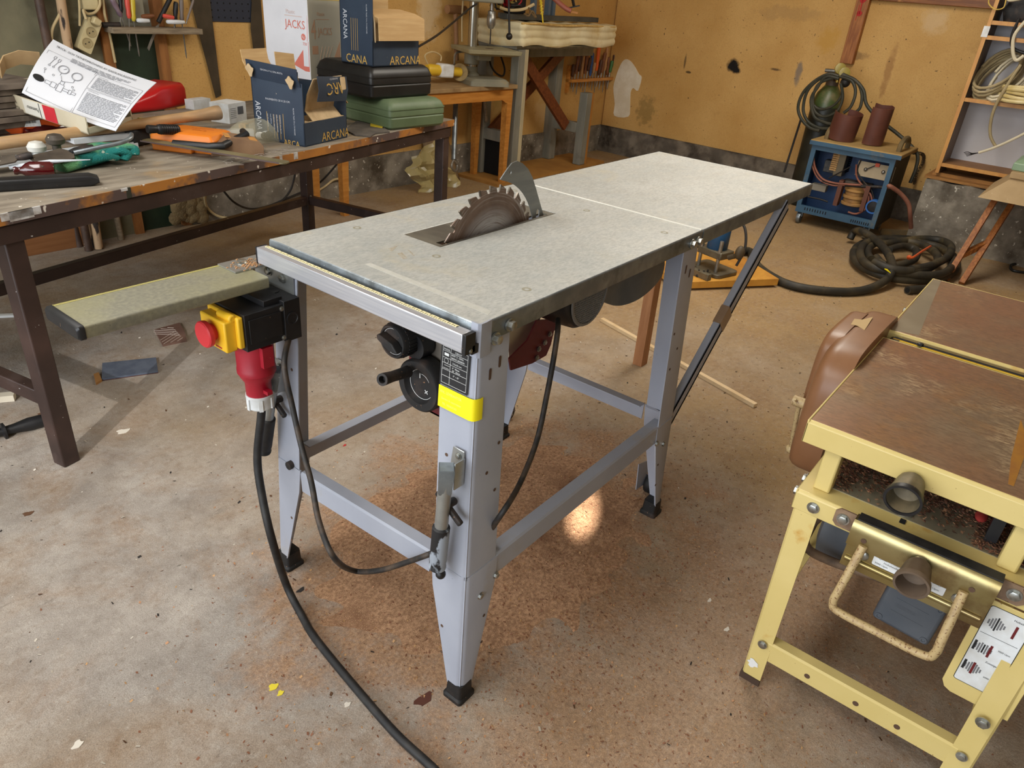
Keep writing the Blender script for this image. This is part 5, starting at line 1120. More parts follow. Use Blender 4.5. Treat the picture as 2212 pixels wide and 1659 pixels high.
m_glv = mat('green_knit', (112, 176, 122), (30, 130, 124), 6, lo=.44, hi=.52, rough=.95, bump=.8, bscale=260, speck=(190, 206, 190), sscale=36, sth=.64)
glove().build('work_glove', m_glv, smooth=80, label='crumpled green and teal knitted work glove at the bench front edge', cat='glove')
# ---- black bar, white profile strips, spatulas, hook, knobs, wedge, strip
b = MB(); p, q = Z(-60, 400, BZ+.018), Z(212, 384, BZ+.018); M = frame(p, q-p, z=(0, 0, 1)); L = (q-p).length
b.loft([[(x, y, z) for y, z in rrect(-.02, -.018+g, .025, .012-g, .006)] for x, g in ((0, 0), (L-.02, 0), (L, .008))], M=M); b.box((0, -.021, .0), (L-.02, -.019, .004), M); b.build('black_bar', m_blk, label='long black plastic bar lying along the front edge of the bench', cat='bar')
m_prof = mat('white_profile', (214, 220, 226), (196, 202, 208), 12, rough=.35)
for i, (a, c, dz, lab) in enumerate((((-60, 356), (205, 318), .0, 'long white grooved profile strip, its near end under the spatulas'), ((150, 300), (276, 288), .012, 'short white profile strip beneath the wooden handle'), ((165, 330), (284, 308), .0, 'white flat strip end beside the green glove'))):
    p, q = Z(*a, BZ+.03+dz), Z(*c, BZ+.03+dz); M = frame(p, q-p, z=(0, 0, 1)); L = (q-p).length
    b = MB(); b.box((0, -.028, -.012), (L, .028, -.006), M)
    for y in (-.028, -.010, .012, .025): b.box((0, y, -.006), (L, y+.003, .003), M)
    b.build('profile_strip', m_prof, label=lab, cat='strip')
m_old = mat('grimy_steel', (70, 62, 54), (96, 86, 74), 14, rough=.6, metal=.3, speck=(190, 180, 160), sscale=70, sth=.7)
def spatula(p, q, wd, r, lab, name='spatula'):
    p, q = V3(p), V3(q); M = frame(p, q-p, z=(0, -.35, 1)); L = (q-p).length
    t = thing(name, tuple(p), lab, name); b = MB(); b.prism([(0, -wd), (L*.55, -wd*.95), (L*.62, -.01), (L*.62, .01), (L*.55, wd*.95), (0, wd)], -.002, .002, M); b.build('blade', m_old, t)
    b = MB(); b.rod(M @ V3((L*.60, 0, 0)), M @ V3((L, 0, 0)), [(r*.7, 0), (r, .02), (r, L*.3), (r*.7, L*.4)], 12); b.build('handle', m_blk2, t)
spatula(D(75, 350, 2.02), D(200, 318, 2.16), .030, .012, 'grimy black spatula propped on the white strips left of the glove')
spatula(D(-20, 352, 1.98), D(70, 335, 2.02), .020, .010, 'narrow grimy spatula behind the black bar, at the left picture edge')
b = MB(); b.tube(spline([D(160, 330, 2.10), D(215, 318, 2.13), D(262, 308, 2.16), D(282, 298, 2.18), D(284, 290, 2.2)], 6), .0065, 10); b.build('steel_hook', m_galvd, label='bent grey steel rod lying over the white strip', cat='rod')
b = MB(); p, q = D(20, 362, 2.0), D(195, 345, 2.08); b.tube([p, p.lerp(q, .5)+V3((0, 0, .006)), q], [.006, .005, .001], 8); b.build('white_skewer', m_prof, label='thin white pointed rod lying across the glove cuff', cat='rod')
for c, m, lab in (((80, 322), mat('white_knob', (206, 204, 196), rough=.5), 'white round knob on the white strips'), ((120, 306), m_old, 'grey round knob on the white strips')):
    p = D(*c, 2.13); b = MB(); b.lathe([(.012, -.03), (.012, -.01), (.024, -.004), (.026, .008), (.018, .020), (.002, .024)], 20, Matrix.Translation(p)); b.build('round_knob', m, label=lab, cat='knob')
m_wedge = mat('fresh_cut_wood', (196, 142, 74), (176, 120, 60), 16, rough=.7, stretch=(6, 1, 1)); m_wside = mat('weathered_wood_side', (124, 94, 68), (144, 112, 82), 12, rough=.7)
w0 = Z(500, 330, BZ); M = rz(-25, tuple(w0)); b = MB(M); b.prism([(-.07, 0), (.10, 0), (.10, .03), (.085, .045), (.0, .06), (-.05, .035)], -.04, .05, frame((0, 0, 0), (1, 0, 0), y=(0, 0, 1)))
b.mi(1); b.prism([(-.02, .0), (.085, .0), (.085, .002), (-.02, .002)], -.03, .04, frame((.0, 0, .057), (1, 0, -.16), y=(0, 0, 1))); b.build('wood_block', [m_wside, m_wedge], bevel=.004, label='chamfered offcut of wood with a bright sawn face', cat='wood block')
p, q = Z(312, 302, BZ+.034), D(622, 352, 2.345); M = frame(p, q-p, z=(0, 0, 1)); L = (q-p).length; b = MB(); b.prism(rrect(0, -.022, L, .022, .015), -.002, .002, M); b.mi(1); b.box((0, -.0225, -.0022), (L-.02, -.0205, .0023), M); b.build('steel_strip', [mat('olive_strip', (120, 112, 82), (146, 136, 104), 8, rough=.5, metal=.4), mat('purple_brown_edge', (84, 66, 62), rough=.6)], label='long thin metal strip sticking out over the bench front edge', cat='strip')
b = MB()
for i in range(26):
    u = random.uniform(.70, 1.02); s = bp(u, random.uniform(.0, .06), BZ+.003); pts = [s]
    for k in range(5): pts.append(pts[-1]+V3((random.uniform(-.012, .02), random.uniform(-.016, .006), random.uniform(-.0005, .002)*(1 if pts[-1].z > BZ else 1))))
    b.tube(pts, .0007, 4)
b.build('fibre_tangle', mat('grey_fibres', (150, 140, 130), rough=.9), kind='stuff', label='wispy grey fibres hanging at the bench edge under the metal strip', cat='fibres')
# ---- clear bag of fittings, small white boxes, corks
m_bag = mat('clear_plastic_film', (222, 216, 186), rough=.1, alpha=.32, spec=.8)
bg0 = Z(562, 300, BZ+.002)
def bagf(u, v):
    a = u*2*PI; h = v*PI/2; rx, ry = .125, .085; w = 1+.06*math.sin(2*a+1)
    x, y, z = rx*math.cos(a)*math.cos(h)*w, ry*math.sin(a)*math.cos(h)*w, .072*math.sin(h)*(1+.12*math.sin(5*a)*math.cos(h))
    p = V3((x, y, z)); p.rotate(Matrix.Rotation(math.radians(-5), 3, 'Z')); return bg0+p
t = thing('plastic_bag', tuple(bg0), 'clear plastic bag holding pale fittings, in front of the navy box', 'bag')
b = MB(); b.grid(bagf, 40, 10); b.build('film', m_bag, t, smooth=60)
for i in range(3):
    c = bg0+V3((-.02+i*.028, -.05+.012*i, .022)); b = MB(); A = axis(c, c+V3((-.25, -.85, .15))); b.lathe([(.0125, -.05), (.0125, .012)], 14, A); f = b.build('fitting', m_wht, t); b = MB(); b.lathe([(.0125, .012), (.0125, .016), (.004, .016), (.003, .013)], 14, A); b.build('fitting_screw', m_blk, f)
wb = [((497, 268), 20, (.11, .09, .075), 'small white carton with barcode, behind the plastic bag'), ((470, 300), -30, (.13, .045, .03), 'flat white carton lying at the orange case'), ((420, 238), 15, (.10, .05, .04), 'small white box beside the red case')]
for (px, py), yw, (a, d, h), lab in wb:
    M = rz(yw, tuple(Z(px, py, BZ+.0005))); b = MB(M); b.box((0, 0, 0), (a, d, h)); b.mi(1)
    if a < .12 and d > .06:
        Mf = frame((0, -.0003, 0), (1, 0, 0), z=(0, -1, 0))
        for i in range(24): b.box((.055+i*.0015, .03, 0), (.0555+i*.0015+random.choice((.0003, .0008)), .06, .0004), Mf)
        for i in range(6): b.box((.010, .02+i*.007, 0), (.045, .0215+i*.007, .0004), Mf)
    b.build('small_carton', [m_wht, m_line], bevel=.001, label=lab, cat='box')
m_cork = mat('cork', (190, 150, 92), (120, 84, 46), 90, rough=.9)
for (px, py), lab in (((483, 243), 'cork piece standing left of the barcode carton'), ((527, 275), 'cork piece lying on the bag of fittings')):
    c = Z(px, py, BZ+.03); b = MB(rz(30, tuple(c))); b.box((-.014, -.014, -.03), (.014, .014, .014)); b.build('cork', m_cork, bevel=.002, label=lab, cat='cork')
# ---- red plastic case
rc = Z(350, 240, BZ); M = rz(24, tuple(rc)); b = MB(M)
m_redc = mat('glossy_red_plastic', (206, 30, 34), (196, 26, 30), 6, rough=.28)
b.loft([[(x, y, z) for y, z in rrect(.0+g, 0, .16-g, h, .02)] for x, h, g in ((-.16, .03, .05), (-.12, .05, .03), (-.02, .075, .005), (.02, .09, 0), (.16, .098, 0), (.185, .085, .012))]); b.build('red_case', m_redc, smooth=40, label='glossy red plastic case behind the wooden handle', cat='case')
# grey torn sheet
q = [Z(*a, BZ+.004) for a in ((744, 280), (770, 262), (818, 268), (842, 285), (812, 288), (800, 295), (768, 292))]
b = MB(); b.prism([(v.x, v.y) for v in q], BZ+.001, BZ+.006); b.build('torn_sheet', mat('grey_torn_felt', (84, 78, 72), (104, 96, 86), 14, rough=.9), label='torn grey sheet lying between the navy box and the green case', cat='sheet')
b = MB(); q = [Z(*a, BZ+.012) for a in ((800, 262), (830, 268), (826, 274), (800, 270))]; b.prism([(v.x, v.y) for v in q], BZ+.0065, BZ+.010); b.build('yellow_card', mat('yellow_card', (206, 180, 40), rough=.6), label='yellow scrap of card at the green case', cat='card')
# ================================================================ LEFT WALL AND THE TABLES ALONG IT
m_spruce = mat('grey_worn_wood', (150, 134, 110), (120, 104, 84), 12, rough=.8, stretch=(1, 6, 6))
XL = -ULw                                     # along the left wall towards the camera side
def lwf(px, py, o=0.0, up=V3((0, 0, 1))): return frame(LW(px, py, o), ULw, z=NL)   # X right along wall, Y up, Z out of wall
a, c = LW(222, 62, .01), LW(415, 66, .01); sl0 = (c-a).length; MRk = frame(a, ULw, z=NL)
rk = thing('tool_rack', tuple(a+ULw*sl0*.5), 'narrow wooden wall rack strip holding screwdrivers and files above the clutter', 'tool rack')
b = MB(MRk); b.box((0, -.012, 0), (sl0, .014, .105)); b.build('rack_board', m_spruce, rk, bevel=.002)
b = MB(MRk); b.cyl((-.02, .020, .05), (.06, .022, .05), .012, 10); b.build('rack_peg', m_blk2, rk)
hc = {'violet': mat('smoky_violet_handle', (110, 90, 100), (140, 120, 126), 20, rough=.3), 'black': m_blk, 'red': mat('coral_handle', (216, 82, 66), rough=.45), 'yellow': mat('clear_yellow_handle', (206, 184, 60), rough=.25), 'brown': mat('brown_wood_handle', (112, 64, 34), (134, 84, 48), 14, rough=.5),
      'grey': mat('grey_handle', (124, 112, 104), rough=.5), 'blue': mat('blue_handle', (50, 84, 140), rough=.4), 'orange': mat('bright_orange_handle', (232, 104, 36), rough=.4), 'tan': mat('tan_wood_handle', (176, 128, 80), (196, 150, 100), 12, rough=.5), 'dark': mat('dark_wood_handle', (74, 44, 28), (96, 60, 38), 14, rough=.5), 'green': mat('green_handle', (70, 120, 66), rough=.5)}
m_steel = mat('tool_steel', (138, 136, 130), (168, 166, 160), 20, rough=.35, metal=.8)
def driver(p, tip, q, hr, hcol, br, lab, grp=None, name='screwdriver', cat='screwdriver', fl=True):
    "handle from q (top) to p, blade from p to tip"
    t = thing(name, tuple(tip), lab, cat, grp); L = (V3(q)-V3(p)).length
    b = MB(); b.rod(p, q, [(hr*.55, 0), (hr*.7, L*.06), (hr*.95, L*.15), (hr*.78, L*.35), (hr, L*.55), (hr, L*.92), (hr*.7, L)], 10); b.build('handle', hc[hcol], t)
    b = MB(); b.rod(p, tip, [(br, 0), (br, (V3(tip)-V3(p)).length*.88), (br*.5, (V3(tip)-V3(p)).length)], 8); b.build('blade', m_steel, t); return t
o1 = .055
DR = [((262, 36), (240, -6), (283, 100), .013, 'violet', 'smoky violet handled screwdriver leaning in the left of the wall rack'), ((262, 28), (258, -30), (258, 72), .011, 'black', 'dark handled nut driver behind the violet screwdriver on the rack'),
      ((279, 40), (273, -8), (280, 110), .012, 'red', 'coral red and black handled screwdriver in the wall rack'), ((289, 46), (285, -6), (301, 122), .013, 'yellow', 'clear yellow handled screwdriver in the wall rack'),
      ((378, 50), (380, 4), (375, 72), .012, 'black', 'black and red handled screwdriver right of the knife on the rack'), ((393, 48), (391, -8), (403, 126), .011, 'grey', 'grey-brown handled long screwdriver at the right of the rack')]
for p, q, tp, r, cl, lab in DR: driver(LW(*p, o1), LW(*tp, o1+.005), LW(*q, o1), r, cl, .0035, lab)
t = thing('paring_knife', tuple(LW(335, 50, .08)), 'black handled knife hanging with its blade below the wall rack', 'knife')
b = MB(); b.tube(spline([LW(342, 48, .07), LW(352, 28, .07), LW(366, 0, .07), LW(372, -14, .07)], 5), [.011]*14+[.010]*2, 10); b.build('handle', m_blk, t)
q = [LW(*a, .07) for a in ((345, 50), (337, 56), (325, 85), (318, 104), (322, 110), (332, 84), (342, 60))]; Mq = frame(LW(340, 60, .07), ULw, z=NL); I = Mq.inverted()
b = MB(); b.prism([tuple((I @ v)[:2]) for v in q], -.0008, .0008, Mq); b.build('blade', m_steel, t)
driver(LW(404, 44, .09), LW(402, 52, .09), LW(418, 0, .09), .006, 'grey', .003, 'thin steel punch sticking up at the right end of the rack', name='punch', cat='punch')
b = MB(); b.tube([LW(258, 22, .06), LW(262, 12, .06)], .001, 4)
for (p, q, m, nm, lab) in (((306, 36), (332, 34), hc['brown'], 'wood_plug', 'brown wooden tool end lying on the wall rack'), ((296, 44), (322, 45), m_wht, 'ringed_rod', 'white ringed rod lying on the wall rack'), ((352, 34), (375, 38), hc['red'], 'red_plier_grip', 'red plier grip lying on the wall rack'), ((360, 47), (398, 48), m_wht, 'white_tube', 'white tube at the right of the wall rack')):
    b = MB(); P, Q = LW(*p, .085), LW(*q, .085); L = (Q-P).length; b.rod(P, Q, [(.007, 0), (.010, .006), (.011, L*.6), (.008, L)], 10); b.build(nm, m, label=lab, cat='tool')
b = MB(); p = LW(400, 68, .09); b.tube([p+ULw*x+V3((0, 0, z)) for x, z in circ(0, 0, .012, 12)], .004, 6, closed=True); b.build('eye_ring', m_bolt, label='small round metal ring under the right end of the rack', cat='ring')
# wall socket behind the rack
M = lwf(296, 22, .0); b = MB(M); b.box((-.03, -.04, -.02), (.03, .045, .012)); b.build('wall_socket', mat('grey_socket', (150, 146, 128), rough=.5), bevel=.003, label='grey wall socket above the screwdriver rack', cat='socket')
# leaning rods
m_rdk = mat('dark_peeling_pipe', (66, 48, 38), (92, 70, 56), 14, rough=.6, speck=(196, 186, 166), sscale=30, sth=.72); m_rlt = mat('peeling_paint_stick', (190, 158, 122), (50, 40, 34), 7, lo=.5, hi=.54, rough=.8, stretch=(2, 2, .6))
for (p, q, r, m, lab) in (((80, -20), (108, 120), .019, m_rdk, 'dark peeling pipe leaning on the grey plaster wall'), ((128, -20), (148, 110), .020, m_rlt, 'pale stick with flaking paint leaning on the plaster wall')):
    P, Q = LW(*p, .04), LW(*q, .06); d = (Q-P); Q = P+d*((P.z-.002)/(-d.z)); Q = V3((Q.x, LW(110, 110, .35).y, .002)) if False else Q
    b = MB(); b.cyl(Q, P+(P-Q).normalized()*.3, r, 14); b.build('leaning_pole', m, label=lab, cat='pole')
# power strip hanging on cables
ps0 = LW(156, 104, .05); M = frame(LW(193, 38, .05), LW(207, 46, .05)-LW(193, 38, .05), y=LW(193, 38, .05)-LW(158, 98, .05)); hgt = (LW(193, 38, .05)-LW(158, 98, .05)).length
st = thing('power_strip', tuple(ps0), 'cream three-way power strip hanging tilted above the laminated sheet', 'power strip')
m_crm = mat('aged_cream_plastic', (214, 200, 156), (198, 180, 134), 8, rough=.5); m_crmd = mat('socket_recess', (168, 150, 108), rough=.6)
b = MB(M); wps = .062
for k in (): pass
b.prism(rrect(-.012, -hgt, -.012+wps, .0, .006), -.02, .02); b.build('strip_body', m_crm, st, bevel=.002)
for i in range(3):
    cx, cy = -.012+wps/2, -hgt+.04+i*.052
    b = MB(M); b.lathe([(.023, .0201), (.023, .022), (.020, .022), (.019, .0205), (.001, .0205)], 20, Matrix.Translation((cx, cy, 0))); b.mi(1)
    for dx in (-.009, .009): b.prism(circ(cx+dx*.6, cy+dx*.8, .003, 8), .0206, .0210)
    b.build('socket_outlet', [m_crmd, m_shade], st)
b = MB(M); b.box((0, -.02, .02), (.036, .01, .05)); b.build('plug_in_strip', m_crm, st, bevel=.006)
m_cab = mat('cream_cable', (202, 180, 134), rough=.55)
def cable(pts, r, m, lab, name='cable', cat='cable', n=6, **k):
    b = MB(); b.tube(spline(pts, n), r, 8); return b.build(name, m, label=lab, cat=cat, **k)
cable([LW(140, -10, .05), LW(138, 4, .05), LW(128, 32, .05), LW(114, 60, .05), LW(112, 84, .05), LW(120, 110, .05)], .006, m_cab, 'cream cable curving down the plaster wall left of the power strip')
cable([LW(170, -10, .05), LW(172, 25, .05), LW(172, 56, .05)], .005, m_cab, 'thin cream cable hanging straight down to the power strip')
cable([LW(186, 42, .08), LW(180, 22, .07), LW(190, 30, .06), LW(206, 26, .05), LW(216, 10, .05), LW(214, -10, .05)], .006, m_cab, 'cream cable looping from the power strip plug up to the right')
cable([LW(222, -10, .03), LW(226, 30, .03), LW(236, 70, .03), LW(244, 110, .03), LW(249, 135, .03)], .006, m_cab, 'cream cable hanging down the raw wood strip by the green panel')
M = lwf(178, 4, .0); b = MB(M); b.box((-.02, -.03, 0), (.055, .06, .045)); b.build('junction_box', m_crm, bevel=.006, label='cream junction box at the top edge above the power strip', cat='junction box')
# hand saws and pegboard
m_blade2 = mat('old_saw_blade', (74, 66, 54), (94, 84, 68), 6, rough=.45, metal=.55)
for pts, lab in ((((408, -10), (452, -10), (478, 206), (466, 212)), 'dark hand saw blade hanging point-down at the left of the pegboard'), (((544, -10), (562, -10), (572, 112), (548, 116), (541, 60)), 'dark saw blade hanging behind the tall pale carton')):
    q = [LW(*a, .012) for a in pts]; Mq = frame(q[0], ULw, z=NL); I = Mq.inverted(); b = MB(); b.prism([tuple((I @ v)[:2]) for v in q], 0, .002, Mq); b.build('hand_saw', m_blade2, label=lab, cat='saw')
M = lwf(453, 46, .0); pw = (LW(545, 46)-LW(453, 46)).length; b = MB(M); b.box((0, 0, 0), (pw, .45, .008)); b.mi(1)
for i in range(7):
    for j in range(5): b.box((.010+i*pw/7, .016+j*.034, .008), (.017+i*pw/7, .024+j*.034, .0084))
b.build('pegboard', [mat('dark_blue_pegboard', (38, 44, 58), rough=.5), m_shade], label='dark blue steel pegboard on the ochre wall behind the boxes', cat='pegboard')
# ---- pine table
m_pine = mat('varnished_pine', (186, 122, 52), (204, 142, 68), 9, rough=.4, stretch=(.6, 6, 6), c3=(150, 88, 36), s3=7, lo3=.6, hi3=.75)
m_pinetop = mat('dusty_pine_top', (150, 122, 84), (170, 142, 100), 8, rough=.7, stretch=(1, 4, 1), c3=(120, 92, 58), s3=6)
PTZ = .71; p1, p0 = Z(1119, 183, PTZ), V3((2.02, 2.80, PTZ)); pa = math.degrees(math.atan2(p1.y-p0.y, p1.x-p0.x)); PT = rz(pa, (p0.x, p0.y, 0)); pl = math.hypot(p1.x-p0.x, p1.y-p0.y); pd = .38
pt = thing('pine_table', tuple(PT @ V3((pl/2, pd/2, 0))), 'varnished pine table against the ochre wall, carrying the pillar drill', 'table')
b = MB(PT); b.box((0, 0, PTZ-.028), (pl, pd, PTZ)); b.build('table_top', m_pinetop, pt, bevel=.004)
b = MB(PT); b.prism([(.05, -.028), (pl-.05, -.028), (pl-.05, -.125), (pl-.10, -.12), (pl-.14, -.10), (.15, -.10), (.10, -.12), (.05, -.125)], 0, .02, frame((0, .035, PTZ), (1, 0, 0), y=(0, 0, 1))); b.build('apron', m_pine, pt)
b = MB(PT); b.box((.05, pd-.05, PTZ-.11), (pl-.05, pd-.03, PTZ-.028)); b.build('apron', m_pine, pt)
b = MB(PT); b.box((pl-.055, .05, PTZ-.11), (pl-.035, pd-.05, PTZ-.028)); b.build('apron', m_pine, pt)
for x, y in ((.03, .015), (pl-.085, .015), (.03, pd-.07), (pl-.085, pd-.07)):
    b = MB(PT); b.loft([[(x+g, y+g, z), (x+.055-g, y+g, z), (x+.055-g, y+.055-g, z), (x+g, y+.055-g, z)] for z, g in ((0, .008), (PTZ-.028, 0))]); b.build('leg', m_pine, pt)
# ---- pillar drill
m_dgr = mat('grey_machine_paint', (128, 126, 110), (146, 142, 122), 6, rough=.5, c3=(160, 136, 90), s3=6, lo3=.58, hi3=.75); m_col = mat('polished_column', (186, 182, 170), (150, 146, 134), 10, rough=.25, metal=.9, stretch=(6, 6, .3))
dc = Y(1018, 150, 2.96); DX, DY = dc.x, 2.96; DM = rz(-28, (DX, DY, PTZ))
dp = thing('pillar_drill', (DX, DY, PTZ), 'grey pillar drill with tilted square work table and polished column on the pine table', 'drill press')
b = MB(DM); b.loft([[(x, y, z) for x, y in rrect(-.09+g, -.24+g, .20-g, .06-g, .02)] for z, g in ((0, 0), (.03, .003), (.045, .02))]); b.build('base', m_dgr, dp, smooth=35)
b = MB(DM); b.cyl((0, 0, .04), (0, 0, .85), .032, 24); b.build('column', m_col, dp)
b = MB(DM); b.lathe([(.058, .04), (.058, .055), (.044, .07), (.044, .10)], 24); b.build('column_flange', m_dgr, dp)
wz = .225
b = MB(DM); MTb = Matrix.Translation((0, 0, wz)) @ Matrix.Rotation(.0, 4, 'Y'); b.cyl((0, 0, wz-.11), (0, 0, wz-.01), .052, 24); b.box((0, -.12, wz-.075), (.10, .04, wz-.02)); b.build('table_bracket', m_dgr, dp, bevel=.006)
b = MB(DM); b.loft([[(x, y, z) for x, y in rrect(-.13+g, -.28+g, .26-g, .09-g, .01)] for z, g in ((wz-.035, .05), (wz-.02, .004), (wz, 0), (wz+.003, .003))]); b.mi(1); b.prism(circ(.08, -.12, .03, 20), wz+.003, wz+.0036); b.build('work_table', [mat('dusty_cast_table', (150, 146, 118), (166, 160, 130), 7, rough=.55, metal=.3), m_hole], dp, smooth=35)
b = MB(DM); b.tube(spline([(-.03, -.01, wz-.03), (-.10, -.02, wz-.035), (-.135, -.03, wz-.05), (-.14, -.035, wz-.11)], 5), .007, 8); b.sph((-.14, -.035, wz-.125), .018, 10); b.build('table_crank', m_steel, dp)
b = MB(DM); b.loft([[(x, y, z) for x, y in rrect(-.10, -.20, .14, .08, .03)] for z in (.505, .64)]); b.build('drill_head', m_dgr, dp, bevel=.008, smooth=35)
b = MB(DM); ck = (.09, -.10); b.lathe([(.014, .51), (.014, .46), (.026, .455), (.026, .43), (.030, .425), (.030, .375), (.015, .35), (.010, .35)][::-1], 18, Matrix.Translation((ck[0], ck[1], 0))); b.build('chuck', m_steel, dp)
b = MB(DM); b.cyl((ck[0], ck[1], .255), (ck[0], ck[1], .352), .0045, 8, .004); b.build('drill_bit', m_blk, dp)
b = MB(DM); b.cyl((.17, -.17, .60), (.19, -.19, .33), .008, 8); b.sph((.19, -.19, .315), .022, 10); b.cyl((.12, -.15, .60), (.17, -.17, .60), .02, 12); b.build('feed_lever', m_blk, dp)
# black cable stretched from the drill to the boxes
cable([D(905, 100, 3.6), D(950, 72, 4.0), D(1010, 22, 4.6), D(1030, 8, 4.7)], .006, m_blk, 'black cable stretched from the boxes up to the pillar drill')
# ---- angle grinder with cord on the pine table
gp_ = Y(960, 158, 2.95)
ag = thing('angle_grinder', (gp_.x, gp_.y, PTZ), 'yellow and white angle grinder with brown cutting disc, lying beside the pillar drill', 'angle grinder')
b = MB(); e = Y(993, 156, 2.93); st0 = Y(922, 150, 2.97); dg = (e-st0).normalized(); b.rod(st0, e, [(.03, 0), (.036, .02), (.034, .12), (.028, .16), (.03, (e-st0).length)], 16); b.build('body', mat('grinder_yellow', (226, 186, 50), rough=.45), ag)
b = MB(); c = st0.lerp(e, .55); b.box((-.06, -.04, -.04), (.05, .04, .045), frame(c, dg, z=(0, 0, 1))); b.build('gear_head', m_wht, ag, bevel=.012)
b = MB(); n_ = (CP-e); n_.z = 0; n_.normalize(); b.lathe([(.012, .012), (.012, .004), (.056, .003), (.056, -.001), (.01, -.001)][::-1], 26, axis(e, e+n_)); b.build('cutting_disc', mat('tan_abrasive_disc', (172, 150, 104), (150, 128, 86), 30, rough=.8), ag)
b = MB(); b.lathe([(.020, .0125), (.018, .016), (.004, .016)], 16, axis(e, e+n_)); b.build('disc_nut', m_bolt, ag)
b = MB(); b.tube(spline([Y(925, 140, 2.97), Y(918, 120, 2.97), Y(935, 112, 2.97), Y(952, 120, 2.97), Y(952, 132, 2.97)], 6), .005, 8); b.tube(spline([Y(955, 158, 2.97), Y(950, 168, 2.97), Y(930, 166, 2.97), Y(912, 165, 2.97)], 6), .005, 8); b.build('mains_cord', m_cab, ag)
# mallet hung on the wall, white cable
ma = thing('long_mallet', tuple(LW(985, 90, .08)), 'long handled brown mallet hanging on the wall behind the pillar drill', 'mallet')
b = MB(); b.cyl(LW(984, 24, .06), LW(986, 130, .06), .017, 12); b.build('handle', hc['tan'] if False else mat('mallet_wood', (146, 106, 70), (128, 90, 58), 12, rough=.6), ma)
b = MB(); b.cyl(LW(966, 20, .06), LW(1004, 22, .06), .028, 14); b.build('head', MATS['mallet_wood'], ma)
cable([LW(1001, -8, .10), LW(998, 40, .10), LW(998, 90, .10)], .006, m_cab, 'cream cable hanging in front of the mallet')
# ---- tall grey stand with quilt on top
m_ggp = mat('grey_green_timber_paint', (122, 122, 112), (140, 138, 126), 6, rough=.6, stretch=(3, 3, .5), c3=(100, 92, 78), s3=5, lo3=.6, hi3=.8); m_rawy = mat('raw_yellow_timber', (178, 122, 56), (156, 100, 44), 9, rough=.6, stretch=(4, 4, .5))
m_wpost = mat('white_washed_timber', (196, 184, 150), (176, 164, 132), 9, rough=.7, stretch=(4, 4, .6)); m_xbr = mat('dark_red_brown_plank', (98, 48, 22), (122, 66, 32), 9, rough=.5, stretch=(6, 1, 6))
SX0, SX1, SY0, SY1 = 3.665, 4.62, 2.80, 3.10
sd = thing('timber_stand', (4.1, 2.95, 0), 'tall grey painted timber stand with crossed brown braces under the quilt', 'stand')
TZs = .955
def post(x, y, z0, z1, w=.075, m=m_ggp, nm='post'):
    b = MB(); b.box((x-w/2, y-w/2, z0), (x+w/2, y+w/2, z1)); return b.build(nm, m, sd, bevel=.003)
FZ = .022
post(SX0, SY0, FZ, TZs-.02, .07); post(SX0, SY1, FZ, TZs-.02, .085); post(SX1-.04, SY1, FZ, TZs-.02, .085); post(SX1, SY0+.0, FZ, .60, .075)
b = MB(); b.box((SX0+.036, SY0-.036, .12), (SX0+.075, SY0+.03, TZs-.02)); b.build('post_board', m_wpost, sd, bevel=.002, label='whitewashed board on the front post')
b = MB(); b.box((SX1+.038, SY0-.038, FZ), (SX1+.065, SY0+.036, .60)); b.build('post_board', m_rawy, sd, label='raw yellow board on the front post')
for x in (SX0, SX1-.02):
    b = MB(); b.box((x-.03, SY0+.035, .28), (x+.03, SY1-.04, .36)); b.build('side_rail', m_ggp, sd, bevel=.003)
b = MB(); b.box((SX0-.05, SY0-.02, TZs-.02), (SX1+.05, SY1+.04, TZs)); b.build('top_board', m_ggp, sd)
b = MB(); q0, q1 = Y(1120, 120, SY1-.06), Y(1222, 268, SY1-.10); b.beam(q0, q1, .03, .085, (0, -1, 0)); b.beam(q0, q0, .0, .0) if False else None
b = MB(); b.beam(Y(1128, 120, 2.96), Y(1222, 272, 2.88), .085, .028, (0, -1, 0)); b.build('cross_brace', m_xbr, sd)
b = MB(); b.beam(Y(1225, 100, 3.03), Y(1060, 285, 3.03), .085, .028, (0, -1, 0)); b.build('cross_brace', m_xbr, sd)
b = MB(); b.box((4.05, 2.99, TZs-.10), (4.95, 3.06, TZs-.02)); b.build('top_rail', m_ggp, sd)
# low wooden platform below
q = Z(1030, 376); b = MB(); b.box((3.45, 2.74, .0), (4.95, 3.18, .02)); b.build('floor_board', mat('ochre_floor_board', (176, 128, 62), (160, 112, 52), 6, rough=.7), label='flat ochre board on the floor under the timber stand', cat='board')
b = MB(); b.box((3.66, 2.90, .021), (3.90, 3.08, .28)); b.build('black_crate', m_shade, bevel=.008, label='black box standing between the stand posts behind the pine table', cat='box')
# quilted pad on the stand
m_quilt = mat('cream_quilted_fabric', (226, 212, 168), (238, 228, 192), 7, rough=.9, bump=.15, c3=(206, 176, 110), s3=4, lo3=.56, hi3=.75)
qa, qb = LW(1118, 97, .40), LW(1326, 100, .40)
qx0, qx1, qy0 = 3.60, 4.83, 2.735
qt = thing('quilted_pad', (4.2, 2.95, TZs), 'thick cream quilted pad folded over the timber stand', 'pad')
def padf(u, v):
    # u around front then left end, v up
    z = TZs+.002+v*.150
    bul = .010*abs(math.sin(v*PI*3.0))+.004*math.sin(u*37)
    L = .40+1.23; s = u*L
    if s < .40: return (qx0-bul-.01*(v-.5), 3.13-s, z-.012*math.sin(s*9)*(1-v))
    x = qx0+(s-.40); return (x, qy0-bul+.012*math.sin(x*5), z-.010*(1-v)*math.sin(x*11+1)-.02*(x-qx0)*0)
b = MB(); b.grid(padf, 90, 24)
